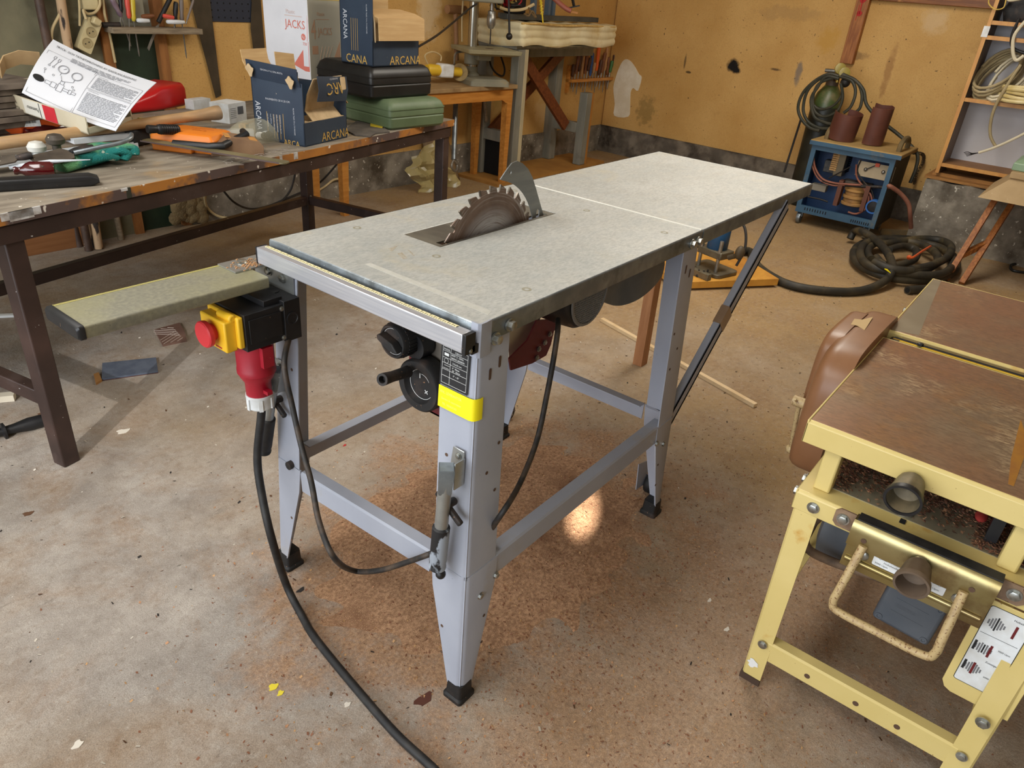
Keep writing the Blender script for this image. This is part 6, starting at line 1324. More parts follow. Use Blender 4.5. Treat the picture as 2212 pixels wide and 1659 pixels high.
b.grid(lambda u, v: (qx0+u*(qx1-qx0)+.02*math.sin(v*3), qy0+v*(3.13-qy0), TZs+.152+.008*math.sin(u*40)*math.sin(v*9)), 40, 10)
b.grid(lambda u, v: (qx1+.006*math.sin(v*9), qy0+u*(3.13-qy0), TZs+.002+v*.15), 6, 6)
b.grid(lambda u, v: (qx0+(1-u)*(qx1-qx0), qy0+v*(3.13-qy0), TZs+.001), 4, 4); b.build('quilt', m_quilt, qt, smooth=70)
b = MB(); b.tube(spline([(qx0-.012, qy0-.004, TZs+.148), (qx0+.2, qy0-.016, TZs+.150), (qx0+.5, qy0-.010, TZs+.142), (qx0+.8, qy0-.014, TZs+.146), (qx1-.05, qy0-.010, TZs+.140), (qx1, qy0, TZs+.147)], 10), .007, 8); b.build('stitched_seam', mat('yellowed_seam', (206, 168, 92), (226, 196, 130), 30, rough=.9), qt)
# clutter on the pad: flat grey guide rail, tile cutter pieces, cables, pliers
zt_ = TZs+.164
b = MB(); p, q = Y(985, 26, 2.86), Y(1288, 42, 2.86); b.box((3.55, 2.83, zt_), (4.72, 2.90, zt_+.035)); b.build('guide_rail', mat('dark_grey_rail', (74, 78, 78), (90, 94, 92), 8, rough=.45, metal=.4), bevel=.003, label='dark grey flat rail lying along the quilted pad', cat='rail')
tc = thing('tile_cutter', (4.05, 3.0, zt_), 'blue-grey machine with posts standing among cables on the quilted pad', 'machine')
b = MB(); b.box((3.75, 2.92, zt_), (4.25, 3.08, zt_+.03)); b.build('bed', m_galvd, tc)
for x in (3.98, 4.16, 4.22): b = MB(); b.box((x, 2.93, zt_+.03), (x+.03, 2.97, zt_+.30)); b.build('post', mat('blue_grey_post', (92, 108, 122), rough=.45), tc)
b = MB(); b.box((3.78, 2.98, zt_+.03), (3.95, 3.06, zt_+.22)); b.build('dark_housing', m_blk, tc, bevel=.01)
for pts, m, lab in (([D(1080, 16, 5.0), D(1100, 22, 5.0), D(1130, 20, 5.0), D(1154, 9, 5.0)], m_cab, 'short cream cable arching over the dark rail'), ([D(1140, 14, 5.0), D(1150, 30, 4.98), D(1158, 38, 4.97), D(1150, 24, 4.98), D(1142, 34, 4.97), D(1132, 30, 4.98)], mat('brown_wire', (112, 88, 54), rough=.6), 'tangled brown wire over the dark rail')):
    cable(pts, .010 if m == m_cab else .006, m, lab)
b = MB()
for i in range(14):
    p = D(1062+random.uniform(0, 55), random.uniform(-4, 20), 5.05); b.tube(spline([p+V3((random.uniform(-.05, .05), random.uniform(-.03, .03), random.uniform(-.02, .05))) for k in range(5)], 4), .005, 6); b.k = i % 3
b.build('cable_tangle', [m_blk, mat('brassy_wire', (196, 170, 90), rough=.3, metal=.6), m_redp], kind='stuff', label='dark tangle of thin wires left on the quilted pad', cat='wires')
b = MB(); p, q = D(1168, -4, 4.95), D(1173, 50, 4.95)
L = (q-p).length; A = axis(p, q); b.lathe([(.006, 0), (.006, L*.35), (.005, L)], 8, A); b.tube([A @ V3((.009*math.cos(t*1.0), .009*math.sin(t*1.0), L*.05+t*L*.02)) for t in range(30)], .004, 5); b.build('masonry_bit', [mat('yellow_drill_bit', (214, 186, 50), rough=.4)], label='yellow spiral drill bit hanging over the edge of the pad', cat='drill bit')
b = MB(); b.tube(spline([D(1185, -14, 4.95), D(1205, 4, 4.95), D(1222, 18, 4.95), D(1234, 24, 4.95)], 5), .016, 10); b.build('pink_grip', mat('dusty_pink_grip', (150, 84, 66), rough=.5), label='dusty pink tool grip lying over the right of the pad', cat='handle')
b = MB(); b.beam(D(1228, 24, 4.97), D(1248, 28, 4.97), .03, .012); b.build('wood_chip', m_rawy, label='small yellow wood piece beside the pink grip', cat='wood')
b = MB(); b.beam(D(1224, 18, 5.0), D(1252, 12, 5.0), .02, .008); b.beam(D(1236, -6, 5.0), D(1240, 14, 5.0), .014, .014); b.build('black_clamp', m_blk, label='black angled clamp on the right of the pad', cat='clamp')
# strap hanging behind the drill
cable([Y(1058, 118, 3.0), Y(1060, 140, 3.0), Y(1072, 158, 3.0), Y(1086, 164, 3.0), Y(1090, 148, 3.0), Y(1080, 116, 3.0)], .007, m_rub, 'black rubber strap hanging behind the pillar drill', name='strap', cat='strap')
# hammer shaft hanging below
b = MB(); b.cyl(Y(1046, 215, 3.05), Y(1050, 262, 3.05), .014, 10); b.build('hanging_shaft', m_spruce, label='short grey wooden shaft hanging between the stand legs', cat='handle')
# ---- chisel rack on the wall
c0, c1 = LW(1222, 173, .0), LW(1333, 171, .0); MC = frame(c0, ULw, z=NL); cl = (c1-c0).length
cr = thing('chisel_rack', tuple(c0+ULw*cl/2), 'wooden wall rack full of chisels and files in the corner', 'tool rack')
b = MB(MC); b.box((0, -.012, .0), (cl, .012, .07)); b.build('rack_strip', m_pine, cr)
b = MB(MC); b.box((0, -.10, 0), (.02, .12, .03)); b.build('rack_side', m_pine, cr)
cols = ['dark', 'brown', 'dark', 'tan', 'brown', 'dark', 'blue', 'tan', 'orange', 'dark', 'brown', 'tan', 'brown', 'green', 'dark', 'tan', 'dark']
desc = {'dark': 'dark wooden', 'brown': 'brown wooden', 'tan': 'tan wooden', 'blue': 'blue', 'orange': 'bright orange', 'green': 'green'}
cnt = {}
for i, cn in enumerate(cols):
    x = .035+i*(cl-.06)/len(cols); n = cols.count(cn); cnt[cn] = cnt.get(cn, 0)+1; k = cnt[cn]
    h = (.10, .16, .14, .20, .15, .11, .19, .09, .20, .13, .17, .19, .15, .10, .13, .10, .13)[i]*1.0; ln_ = random.uniform(-.012, .016)
    pos = '' if n == 1 else ['leftmost', 'second from left', 'third from left', 'fourth from left', 'fifth from left', 'rightmost'][k-1 if k < n else 5]
    lab = f'{desc[cn]} handled chisel in the corner wall rack' if n == 1 else f'{pos} of the {desc[cn]} handled chisels in the corner wall rack'
    driver(MC @ V3((x, .03+.02*(i % 3), .04)), MC @ V3((x-ln_, -.07-.05*((i*7) % 3)*.5, .04)), MC @ V3((x+ln_, .03+h+.02*(i % 3), .045)), .016, cn, .005, lab, 'chisels in the corner rack', 'chisel', 'chisel')
# ---- under the tables: shovel, plastic sheet, sacks
sh = thing('shovel', (2.95, 2.72, 0), 'steel shafted shovel leaning upright behind the workbench end', 'shovel')
sp0, sp1 = Y(985, 205, 2.98), Y(980, 345, 2.84)
b = MB(); b.cyl(sp0, sp1, .018, 12); b.build('shaft', m_galvd, sh)
b = MB(); b.tube(spline([sp1, sp1+V3((-.03, -.01, -.04)), sp1+V3((0, -.02, -.075)), sp1+V3((.03, -.01, -.04)), sp1], 6), .010, 8); b.build('socket', m_steel, sh)
sc = Z(985, 400); b = MB()
def shb(u, v):
    w = .15*(1-.15*v*v); return (sc.x-.02+(u-.5)*2*w, sc.y+.03+v*.14+.05*((u-.5)**2)*4, .003+(v)*.33)
b.grid(shb, 10, 8); b.build('shovel_blade', mat('dusty_sheet_brown', (140, 116, 84), (158, 132, 96), 7, rough=.7, metal=.2), sh, solid=.003)
ps = thing('plastic_sheet', tuple(Z(905, 395)), 'crumpled clear plastic sheet on the floor under the pine table', 'plastic sheet')
pc0 = ZW(895, 398); pc0 = V3((pc0.x, pc0.y-.14, 0))
def psf(u, v):
    x = (u-.5)*.36; z = v*.36*(1-.55*abs(u-.65)); y = .10*v+.03*math.sin(u*17+v*3)+.02*math.sin(v*21+u*9); return (pc0.x+x+.04*math.sin(v*8), pc0.y-.09+y, .002+max(0, z))
b = MB(); b.grid(psf, 16, 14); b.build('film', mat('crumpled_clear_film', (206, 190, 130), rough=.12, alpha=.6, spec=.8), ps, smooth=15)
# cables and scraps along the base of the left wall
m_bc = mat('thin_black_cable', (34, 30, 28), rough=.6)
cable([ZW(470, 395, .30), ZW(510, 440, .16), ZW(560, 450, .02), ZW(640, 420, .02), ZW(690, 395, .05), ZW(740, 340, .30)], .006, m_bc, 'thin black cable sagging along the wall foot under the bench')
cable([ZW(640, 360, .25), ZW(628, 410, .10), ZW(600, 440, .02), ZW(560, 452, .012), ZW(520, 470, .012)], .006, m_bc, 'second thin black cable dropping to the floor under the bench')
cable([ZW(442, 405, .28), ZW(446, 445, .10), ZW(475, 468, .008), ZW(530, 470, .008), ZW(600, 455, .008), ZW(690, 410, .02), ZW(722, 388, .12), ZW(745, 390, .10), ZW(754, 412, .01)], .007, m_cab, 'cream cable lying along the wall foot and rising in a loop')
b = MB(); a_, c_ = LW(48, 534, .03), LW(192, 522, .03); h_ = LW(30, 468, .03).z; w_ = (c_-a_).length; b.prism([(0, 0), (w_, 0), (w_+.07, h_), (-.06, h_)], 0, .02, frame((a_.x, a_.y, .001), ULw, z=NL)); b.build('brown_panel', mat('brown_veneer', (140, 92, 54), (156, 106, 66), 8, rough=.5, stretch=(.5, 1, 6)), label='brown veneered board leaning under the left end of the bench', cat='board')
for (p, q, w, m, lab) in (((170, 460), (172, 533), .032, m_rdk, 'black peeling stick standing under the bench'), ((198, 455), (206, 533), .035, m_rlt, 'stick with flaking white paint standing under the bench'), ((250, 440), (262, 518), .03, m_spruce, 'grey batten standing near the green panel under the bench')):
    Q = Z(*q); b = MB(); b.cyl(Q, V3((Q.x+.01, Q.y+.04, .45)), w/2, 10); b.build('leaning_stick', m, label=lab, cat='stick')
b = MB()
for i in range(60):
    c = LW(random.uniform(375, 440), random.uniform(415, 475), .04); b.sph((c.x, c.y, max(.012, c.z)), random.uniform(.015, .045), 5, (1, .5, 1))
b.build('insulation_lump', mat('dusty_insulation', (136, 116, 80), (110, 92, 62), 30, rough=1., bump=.8), smooth=80, kind='stuff', label='dusty crumbly insulation bulging from the wall under the bench', cat='insulation')
# ================================================================ BACK WALL CORNER: CYLINDER, WELDER, SHELF
m_wblu = mat('welder_blue', (44, 78, 104), (56, 92, 118), 6, rough=.5, c3=(110, 104, 84), s3=7, lo3=.62, hi3=.8); m_wblud = mat('welder_blue_inside', (20, 52, 92), (26, 60, 104), 5, rough=.5)
m_wtop = mat('dusty_ochre_lid', (150, 122, 72), (170, 140, 86), 6, rough=.8)
m_wire = mat('copper_brown_wire', (126, 74, 56), (150, 92, 70), 20, rough=.5)
wq0, wq1 = Z(1733, 462, .09), Z(1893, 490, .09)
XW = (wq0.x+wq1.x)/2; WY0, WY1 = .855, .318; WZ0, WZ1 = .085, .545
def wp(px, py, d=0.0): return X(px, py, XW+d)
wd = thing('welding_machine', (XW+.2, .58, 0), 'open fronted blue welding machine on castors with coils and wires showing', 'welder')
b = MB(); fr_ = .030
for y0, y1, z0, z1 in ((WY1, WY1+fr_, WZ0, WZ1), (WY0-fr_, WY0, WZ0, WZ1), (WY1+fr_, WY0-fr_, WZ0, WZ0+.05), (WY1+fr_, WY0-fr_, WZ1-.035, WZ1)): b.box((XW, y0, z0), (XW+.02, y1, z1))
b.build('front_frame', m_wblu, wd)
b = MB(); b.box((XW+.02, WY1, WZ0), (XW+.43, WY1+.006, WZ1)); b.build('side_panel', mat('dark_side_panel', (44, 40, 32), (58, 52, 42), 7, rough=.6), wd)
b = MB(); b.box((XW+.02, WY0-.006, WZ0), (XW+.43, WY0, WZ1)); b.build('side_panel', m_wblud, wd)
b = MB(); b.box((XW+.20, WY1+.006, WZ0), (XW+.21, WY0-.006, WZ1)); b.build('inner_panel', m_wblud, wd)
b = MB(); b.box((XW+.021, WY1+.007, WZ0), (XW+.42, WY0-.007, WZ0+.008)); b.build('floor_pan', m_wblu, wd)
b = MB()
for i in range(9): b.box((XW-.001, WY0-.06-i*.018, WZ0+.02), (XW, WY0-.066-i*.018, WZ0+.04)); b.box((XW-.001, WY1+.04+i*.014, WZ0+.012), (XW, WY1+.046+i*.014, WZ0+.03))
b.build('louvre_slots', m_shade, wd, kind='stuff')
b = MB(); b.box((XW-.02, WY1-.03, WZ1), (XW+.45, WY0+.015, WZ1+.03)); b.build('lid', m_wtop, wd, bevel=.006)
b = MB(); b.box((XW-.021, WY1-.031, WZ1-.002), (XW-.018, WY0+.016, WZ1+.024)); b.build('lid_edge', m_wblu, wd)
for yy in (WY0-.05, WY1+.02):
    b = MB(); b.tube(spline([(XW+.10, yy, WZ1+.028), (XW+.11, yy, WZ1+.075), (XW+.17, yy, WZ1+.10), (XW+.26, yy, WZ1+.10), (XW+.32, yy, WZ1+.075), (XW+.33, yy, WZ1+.028)], 5), .016, 8); b.build('lift_handle', mat('grimy_handle', (110, 92, 58), (84, 72, 50), 12, rough=.7), wd)
for yy in (WY0-.03, WY1+.05):
    for xx in (XW+.04, XW+.38):
        b = MB(); b.lathe([(.012, -.014), (.04, -.012), (.042, 0), (.04, .012), (.012, .014)], 18, frame((xx, yy, .042), (1, 0, 0), z=(0, 1, 0))); b.box((xx-.012, yy-.02, .05), (xx+.012, yy+.02, WZ0)); b.build('castor', m_galvd, wd)
# inside: choke coil, control plate, spool, capacitor ring, wire looms
q = wp(1818, 350, .12); b = MB(); b.box((q.x-.03, q.y-.03, q.z-.09), (q.x+.05, q.y+.03, q.z+.07)); ck_ = b.build('coil_core', mat('grey_core_steel', (110, 100, 80), rough=.5, metal=.4), wd, bevel=.004)
for sgn in (-1, 1):
    b = MB()
    for i in range(9): b.box((q.x-.035, q.y+sgn*.032-.018, q.z-.06+i*.0135), (q.x+.05, q.y+sgn*.032+.022*sgn+.004, q.z-.05+i*.0135))
    b.build('coil_winding', mat('tan_winding', (190, 150, 96), (160, 120, 70), 30, rough=.7), ck_, kind='stuff')
a_, c_ = wp(1856, 345, .06), wp(1926, 390, .06); b = MB(); b.box((XW+.06, c_.y, c_.z-.01), (XW+.066, a_.y, a_.z-.005)); cp_ = b.build('control_plate', mat('beige_plate', (168, 152, 124), (184, 168, 140), 6, rough=.6, speck=(60, 50, 40), sscale=60, sth=.74), wd)
for px, py in ((1870, 366), (1908, 372)): v = wp(px, py, .058); b = MB(); b.sph(v, .013, 8); b.build('terminal', m_steel, cp_)
v = wp(1896, 356, .055); b = MB(); b.box((v.x-.01, v.y-.014, v.z-.012), (v.x+.004, v.y+.012, v.z+.010)); b.build('red_switch', mat('orange_red_switch', (196, 76, 44), rough=.5), cp_)
b = MB(); b.beam(wp(1870, 366, .05), wp(1893, 357, .05), .006, .006); b.build('switch_rod', m_blk2, cp_)
v0, v1 = wp(1838, 400, .05), wp(1842, 448, .05); sp_c = (v0+v1)/2
tr_ = thing
b = MB(); h = (v0.z-v1.z)
for i in range(6): b.lathe([(.06, 0), (.072 if i % 2 == 0 else .062, .006), (.072 if i % 2 == 0 else .062, h/6-.004), (.06, h/6)], 22, Matrix.Translation((sp_c.x+.06, sp_c.y, v1.z+i*h/6)))
cs = b.build('winding_spool', mat('tan_transformer_winding', (178, 136, 78), (140, 104, 62), 14, rough=.7), wd)
for dy in (-.088, .088): b = MB(); b.box((XW+.03, sp_c.y+dy-.014, v1.z-.01), (XW+.09, sp_c.y+dy+.014, v0.z+.02)); b.build('spool_frame', mat('red_brown_frame', (96, 56, 40), rough=.6), cs)
b = MB(); b.box((XW+.07, sp_c.y-.09, v0.z+.0), (XW+.15, sp_c.y+.09, v0.z+.02)); b.build('spool_yoke', m_old, cs)
v = wp(1887, 446, .03); b = MB(); b.lathe([(.036, -.02), (.046, -.02), (.046, .02), (.036, .02)], 24, frame((v.x, v.y, v.z), (0, 1, 0), z=(-1, 0, 0)), cap=False); b.build('blue_ring', mat('bright_blue_plastic', (40, 98, 170), rough=.4), wd)
b = MB(); b.lathe([(.035, -.02), (.035, .01), (.005, .012)], 20, frame((v.x, v.y, v.z), (0, 1, 0), z=(-1, 0, 0))); b.build('capacitor', m_blk, wd)
v = wp(1790, 356, .10); b = MB(); b.box((v.x, v.y-.05, v.z-.05), (v.x+.06, v.y+.03, v.z+.03)); b.build('contactor', mat('dark_grey_block', (54, 56, 58), (80, 80, 78), 40, rough=.6), wd, bevel=.004)
v = wp(1768, 405, .06); b = MB(); b.box((v.x, v.y-.05, v.z-.025), (v.x+.05, v.y+.05, v.z+.02)); b.build('terminal_block', mat('grey_terminal', (130, 124, 110), rough=.6), wd, bevel=.003)
for i, (pts, m, r) in enumerate((([(1757, 330), (1760, 360), (1775, 385), (1800, 395), (1830, 398), (1860, 400)], m_wire, .007), ([(1753, 330), (1756, 362), (1770, 388), (1798, 400), (1825, 400)], m_wire, .006), ([(1775, 392), (1800, 396), (1850, 402), (1900, 404), (1925, 408)], m_blk2, .010),
                               ([(1850, 355), (1850, 380), (1862, 400), (1880, 420), (1884, 440)], m_wire, .006), ([(1862, 402), (1876, 425), (1870, 450), (1850, 462), (1832, 458)], m_wire, .007), ([(1860, 345), (1852, 370), (1868, 395), (1882, 410), (1890, 440)], m_blk2, .005), ([(1790, 385), (1815, 372), (1838, 360)], m_bc, .004), ([(1745, 425), (1770, 430), (1788, 436)], m_bc, .006))):
    b = MB(); b.tube(spline([wp(*a, .035+.004*i) for a in pts], 5), r, 8); b.build('wire_loom', m, wd)
# red-brown cable leaving the right side
b = MB(); b.tube(spline([V3((XW+.03, WY1-.004, .36)), X(1922, 402, XW+.0), X(1945, 418, XW+.05), X(1962, 440, XW+.08), X(1966, 465, XW+.10), X(1968, 492, XW+.16)], 6), .014, 10); b.build('mains_cable', mat('red_brown_cable', (122, 76, 60), (140, 92, 72), 12, rough=.6), wd)
# brown leather pieces curled on the lid
m_lea = mat('brown_leather', (86, 48, 38), (100, 58, 46), 8, rough=.5, c3=(124, 84, 60), s3=5, lo3=.6, hi3=.8); m_lea2 = m_lea
def curl(c, r, h, a0, a1, tilt, lab, k=1.0, extra=None):
    b = MB(); M = Matrix.Translation(V3(c)) @ Matrix.Rotation(tilt[0], 4, 'X') @ Matrix.Rotation(tilt[1], 4, 'Y')
    pts = [M @ V3((r*(1+k*.15*i/24)*math.cos(math.radians(a0+(a1-a0)*i/24)), r*math.sin(math.radians(a0+(a1-a0)*i/24)), 0)) for i in range(25)]
    if extra: pts += [M @ V3(e) for e in extra]
    b.sheet(pts, tuple(M.to_3x3() @ V3((0, 0, h))), .004); return b.build('leather_piece', m_lea, smooth=70, label=lab, cat='leather')
lz = WZ1+.032
l1 = wp(1812, 300, .12); l2 = wp(1880, 310, .12)
curl((XW+.16, wp(1815, 300, .16).y, lz+.012), .088, .17, 100, 380, (.10, -.10), 'left curled piece of brown leather standing on the welding machine', .1)
curl((XW+.20, wp(1880, 308, .20).y, lz+.012), .075, .235, 150, 330, (.05, -.12), 'right taller folded piece of brown leather on the welding machine', .1, [(.065, -.05, 0), (.03, .01, 0), (.055, .055, 0)])
# gas cylinder with regulator and hose
GX, GY = XW+.62, 1.02
pgt = X(1795, 178, GX); zc = pgt.z; GY = X(1783, 235, GX).y
m_cyl = mat('dark_green_black_cylinder', (30, 32, 26), (46, 46, 36), 7, rough=.45, c3=(84, 74, 54), s3=4, lo3=.6, hi3=.8); m_cylg = mat('green_cylinder_shoulder', (58, 74, 36), (76, 92, 48), 6, rough=.4, c3=(120, 104, 74), s3=6)
gc = thing('gas_cylinder', (GX, GY, 0), 'dark gas cylinder with green shoulder and brass regulator beside the welding machine', 'gas cylinder')
rc_ = .105
b = MB(); b.lathe([(.09, 0), (rc_, .015), (rc_, .72), (rc_*.985, .725)], 30, Matrix.Translation((GX, GY, 0))); b.build('cylinder_body', m_cyl, gc, smooth=50)
b = MB(); b.lathe([(rc_*.985, .725), (rc_*.96, .76), (rc_*.8, .815), (rc_*.55, .85), (.045, .868)], 30, Matrix.Translation((GX, GY, 0))); b.build('cylinder_shoulder', m_cylg, gc, smooth=60, label='green painted shoulder')
b = MB(); b.lathe([(.045, .866), (.045, .90), (.03, .905), (.022, .92), (.022, .95)], 18, Matrix.Translation((GX, GY, 0))); b.build('neck_ring', mat('grimy_brown_metal', (90, 76, 62), rough=.6, metal=.3), gc)
m_brass = mat('brass', (196, 166, 84), (170, 140, 66), 20, rough=.35, metal=.8)
rg = X(1808, 178, GX-.06); b = MB(); b.cyl(rg, (rg.x, rg.y, rg.z+.10), .013, 12); b.cyl((GX, GY, .925), (rg.x, rg.y, rg.z+.03), .014, 12); b.cyl((rg.x-.03, rg.y+.02, rg.z+.045), (rg.x+.03, rg.y-.04, rg.z+.045), .018, 12); rgo = b.build('regulator', m_brass, gc)
for px, py, r in ((1815, 148, .036), (1824, 158, .038)):
    v = X(px, py, GX-.10); b = MB(); b.lathe([(r*.5, -.015), (r, -.012), (r, .008), (r*.9, .010), (.002, .011)], 22, axis(v, v+V3((-.8, -.4, .1)))); b.build('pressure_gauge', mat('olive_gauge', (172, 154, 74), (150, 134, 64), 8, rough=.4), rgo)
b = MB(); v = X(1826, 178, GX-.10); b.sph(v, .034, 10); b.build('regulator_knob', m_blk2, rgo)
b = MB(); b.cyl(X(1783, 152, GX-.05), X(1806, 154, GX-.05), .014, 10); b.build('valve_handle', m_steel, rgo)
m_hose = mat('olive_black_hose', (44, 46, 34), (64, 60, 46), 12, rough=.6)
hp = lambda *a: [X(px, py, GX-.13-.006*i) for i, (px, py) in enumerate(a)]
b = MB()
b.tube(spline(hp((1812, 165), (1790, 160), (1760, 175), (1735, 200), (1724, 230), (1730, 255), (1748, 275), (1770, 283)), 6), .011, 8)
h1 = b.build('welding_hose', m_hose, gc)
b = MB(); b.tube(spline(hp((1812, 170), (1785, 166), (1765, 190), (1752, 215), (1758, 250), (1775, 262), (1800, 268), (1830, 262)), 6), .011, 8); b.build('welding_hose', m_hose, gc)
b = MB(); b.tube(spline(hp((1815, 165), (1840, 175), (1848, 200), (1838, 230), (1822, 244)), 6), .011, 8); b.build('welding_hose', m_hose, gc)
b = MB(); b.tube(spline(hp((1818, 162), (1845, 172), (1865, 195), (1873, 228), (1905, 262), (1940, 290), (1965, 312), (1982, 335), (1978, 365), (1966, 395)), 6), .012, 8); b.build('welding_hose', m_hose, gc)
b = MB(); b.tube(spline(hp((1760, 195), (1756, 222), (1772, 236), (1800, 228), (1818, 205), (1816, 180)), 6), .009, 8); b.build('welding_hose', m_hose, gc)
b = MB(); b.tube(spline(hp((1806, 166), (1775, 168), (1745, 195), (1735, 235), (1745, 262), (1768, 276), (1790, 278)), 6), .011, 8); b.build('welding_hose', m_hose, gc)
b = MB(); b.tube(spline(hp((1820, 160), (1852, 178), (1862, 205), (1858, 232), (1846, 244)), 6), .011, 8); b.build('welding_hose', m_hose, gc)
b = MB(); b.tube(spline(hp((1800, 168), (1768, 182), (1756, 212), (1760, 240), (1780, 252), (1808, 240), (1820, 214), (1818, 186)), 6), .010, 8); b.build('welding_hose', m_hose, gc)
# thin rod and pipe beside the cylinder
b = MB(); b.cyl(X(1730, 258, 5.16), X(1694, 372, 4.98), .008, 8); b.build('thin_rod', m_bc, label='thin dark rod leaning left of the gas cylinder', cat='rod')
# chain and bracket by the shelf
ch = [BW(1965, 330, .05), BW(1992, 333, .06), BW(1994, 350, .05), BW(1980, 375, .05), BW(1975, 395, .05)]
b = MB(); P = spline(ch, 8)
for i in range(len(P)-1):
    A = axis(P[i], P[i+1], (1, 0, 0) if i % 2 else (0, 1, 0)); b.tube([A @ V3((.010*math.cos(t), 0, .016*math.sin(t))) for t in [k*2*PI/8 for k in range(8)]], .003, 5, closed=True)
b.build('hanging_chain', mat('rusty_chain', (70, 54, 34), rough=.6, metal=.5), kind='stuff', label='rusty chain hanging on the wall between welding machine and shelf', cat='chain')
# ---- open shelf standing on the concrete ledge
m_shel = mat('orange_beech_edge', (202, 146, 68), (188, 130, 58), 6, rough=.45, stretch=(4, 4, 1)); m_shin = mat('grey_shelf_side', (122, 104, 88), (136, 118, 100), 5, rough=.6); m_shbk = mat('white_back_panel', (206, 204, 208), (196, 192, 192), 3, rough=.6)
XS = 4.80; sbm = X(2018, 372, XS); YS = X(2028, 350, XS).y; ZS = sbm.z; YE = YS-1.15
zsh = [X(2078, 210, XS).z, X(2127, 76, XS).z, X(2140, 44, XS).z]; zb_ = X(2036, 352, XS).z
xbk = Z(2053, 341, zb_).x
sf = thing('open_shelf', (XS+.15, (YS+YE)/2, ZS), 'open shelf unit with orange beech edges and white back, standing on the concrete ledge', 'shelf')
b = MB(); b.box((XS, YS-.019, ZS), (xbk, YS, 2.0)); b.mi(1); b.box((XS-.003, YS-.020, ZS), (XS, YS+.001, 2.0)); b.build('side_panel', [m_shin, m_shel], sf)
b = MB(); b.box((XS, YE, ZS), (xbk, YE+.019, 2.0)); b.build('side_panel', m_shin, sf)
b = MB(); b.box((xbk-.006, YE+.019, zb_), (xbk, YS-.019, 2.0)); b.build('back_panel', m_shbk, sf)
for i, z in enumerate([zb_]+zsh):
    b = MB(); b.box((XS+.004, YE+.019, z-.022), (xbk-.006, YS-.019, z)); b.mi(1); b.box((XS+.001, YE+.019, z-.022), (XS+.004, YS-.019, z+.0005)); b.build('shelf_board', [mat('brown_shelf_board', (140, 98, 56), (156, 112, 66), 7, rough=.6), m_shel], sf)
b = MB(); v = X(2127, 68, XS-.004); b.box((XS-.005, v.y-.022, v.z-.03), (XS-.003, v.y+.012, v.z+.03)); b.build('white_tape', m_wht, sf)
b = MB(); b.box((XS-.03, YE, zl+.006), (XS+.42, YS+.05, zl+.022)); b.box((XS+.04, YE, zl+.022), (XS+.34, YS+.02, ZS-.002)); b.build('shelf_plank', mat('rough_ochre_plank', (160, 112, 56), (128, 90, 50), 10, rough=.8, stretch=(6, 1, 6)), label='rough planks under the open shelf on the ledge', cat='plank')
# cable coils on the shelf
m_c1 = mat('khaki_cable', (160, 144, 108), (176, 160, 122), 10, rough=.5); m_c2 = mat('white_cable', (216, 206, 178), rough=.5); m_c3 = mat('yellowed_cable', (206, 184, 120), (222, 206, 156), 14, rough=.4); m_c4 = mat('dark_green_cable', (40, 60, 44), rough=.5)
def coil(c, rx, rz_, n, r, tilt, m, lab, yaw=0):
    b = MB(); M = Matrix.Translation(V3(c)) @ Matrix.Rotation(yaw, 4, 'Z') @ Matrix.Rotation(tilt, 4, 'X')
    pts = []
    for i in range(n*20+1):
        t = 2*PI*i/20; k = i/20; pts.append(M @ V3((rx*(1+.05*math.sin(k*2.3))*math.cos(t), rz_*(1+.06*math.sin(k*1.7))*math.sin(t), (k-n/2)*r*1.7+.006*math.sin(k*5+t))))
    b.tube(pts, r, 8); return b.build('cable_coil', m, label=lab, cat='cable coil')
z3 = zsh[0]
ckx = XS+.12
v = X(2150, 180, ckx); coil((ckx, v.y, z3+.14), .10, .17, 7, .009, -.75, m_c1, 'khaki cable coil leaning at the left of the middle shelf', 1.2)
v = X(2165, 195, ckx); coil((ckx-.02, v.y-.02, z3+.14), .09, .17, 3, .008, -.85, m_c2, 'white cable coil in front of the khaki coil on the middle shelf', 1.2)
v = X(2215, 205, ckx); coil((ckx-.04, v.y-.02, z3+.062), .15, .15, 5, .011, .0, m_c3, 'thick yellowed cable coil lying at the right of the middle shelf')
cable([X(2212, 120, XS-.02), X(2195, 130, XS-.02), X(2188, 110, XS-.02), X(2192, 75, XS-.02), X(2220, 40, XS-.02)], .010, m_c2, 'white cable hanging in a loop over the front of the upper shelf')
cable([X(2202, 40, XS+.01), X(2186, 78, XS-.01), X(2190, 105, XS+.01), X(2225, 118, XS+.02)], .009, m_blk, 'black cable hanging behind the white cable loop')
cable([X(2212, -5, XS), X(2180, 0, XS), X(2175, -14, XS)], .010, m_c2, 'white cable end poking from the top shelf compartment')
cable([X(2205, 140, XS-.01), X(2175, 185, XS-.03), X(2150, 230, XS-.03), X(2140, 265, XS-.02), X(2140, 295, XS-.01), X(2152, 318, XS+.0)], .009, m_c1, 'khaki cable end hanging down over the lower compartment')
cable([X(2225, 282, XS-.06), X(2190, 300, XS-.05), X(2150, 318, XS-.04), X(2114, 330, XS-.03)], .008, m_c2, 'cream cable with stripped black wire ends in the lower compartment')
b = MB()
for k in range(4): b.tube(spline([X(2114, 330, XS-.03), X(2100, 331+k, XS-.03), X(2090, 328+3*k, XS-.03), X(2082+2*k, 330+2*k, XS-.03)], 4), .0022, 5)
b.build('stripped_wires', m_bc, label='thin black stripped wire ends at the tip of the cream cable', cat='wires')
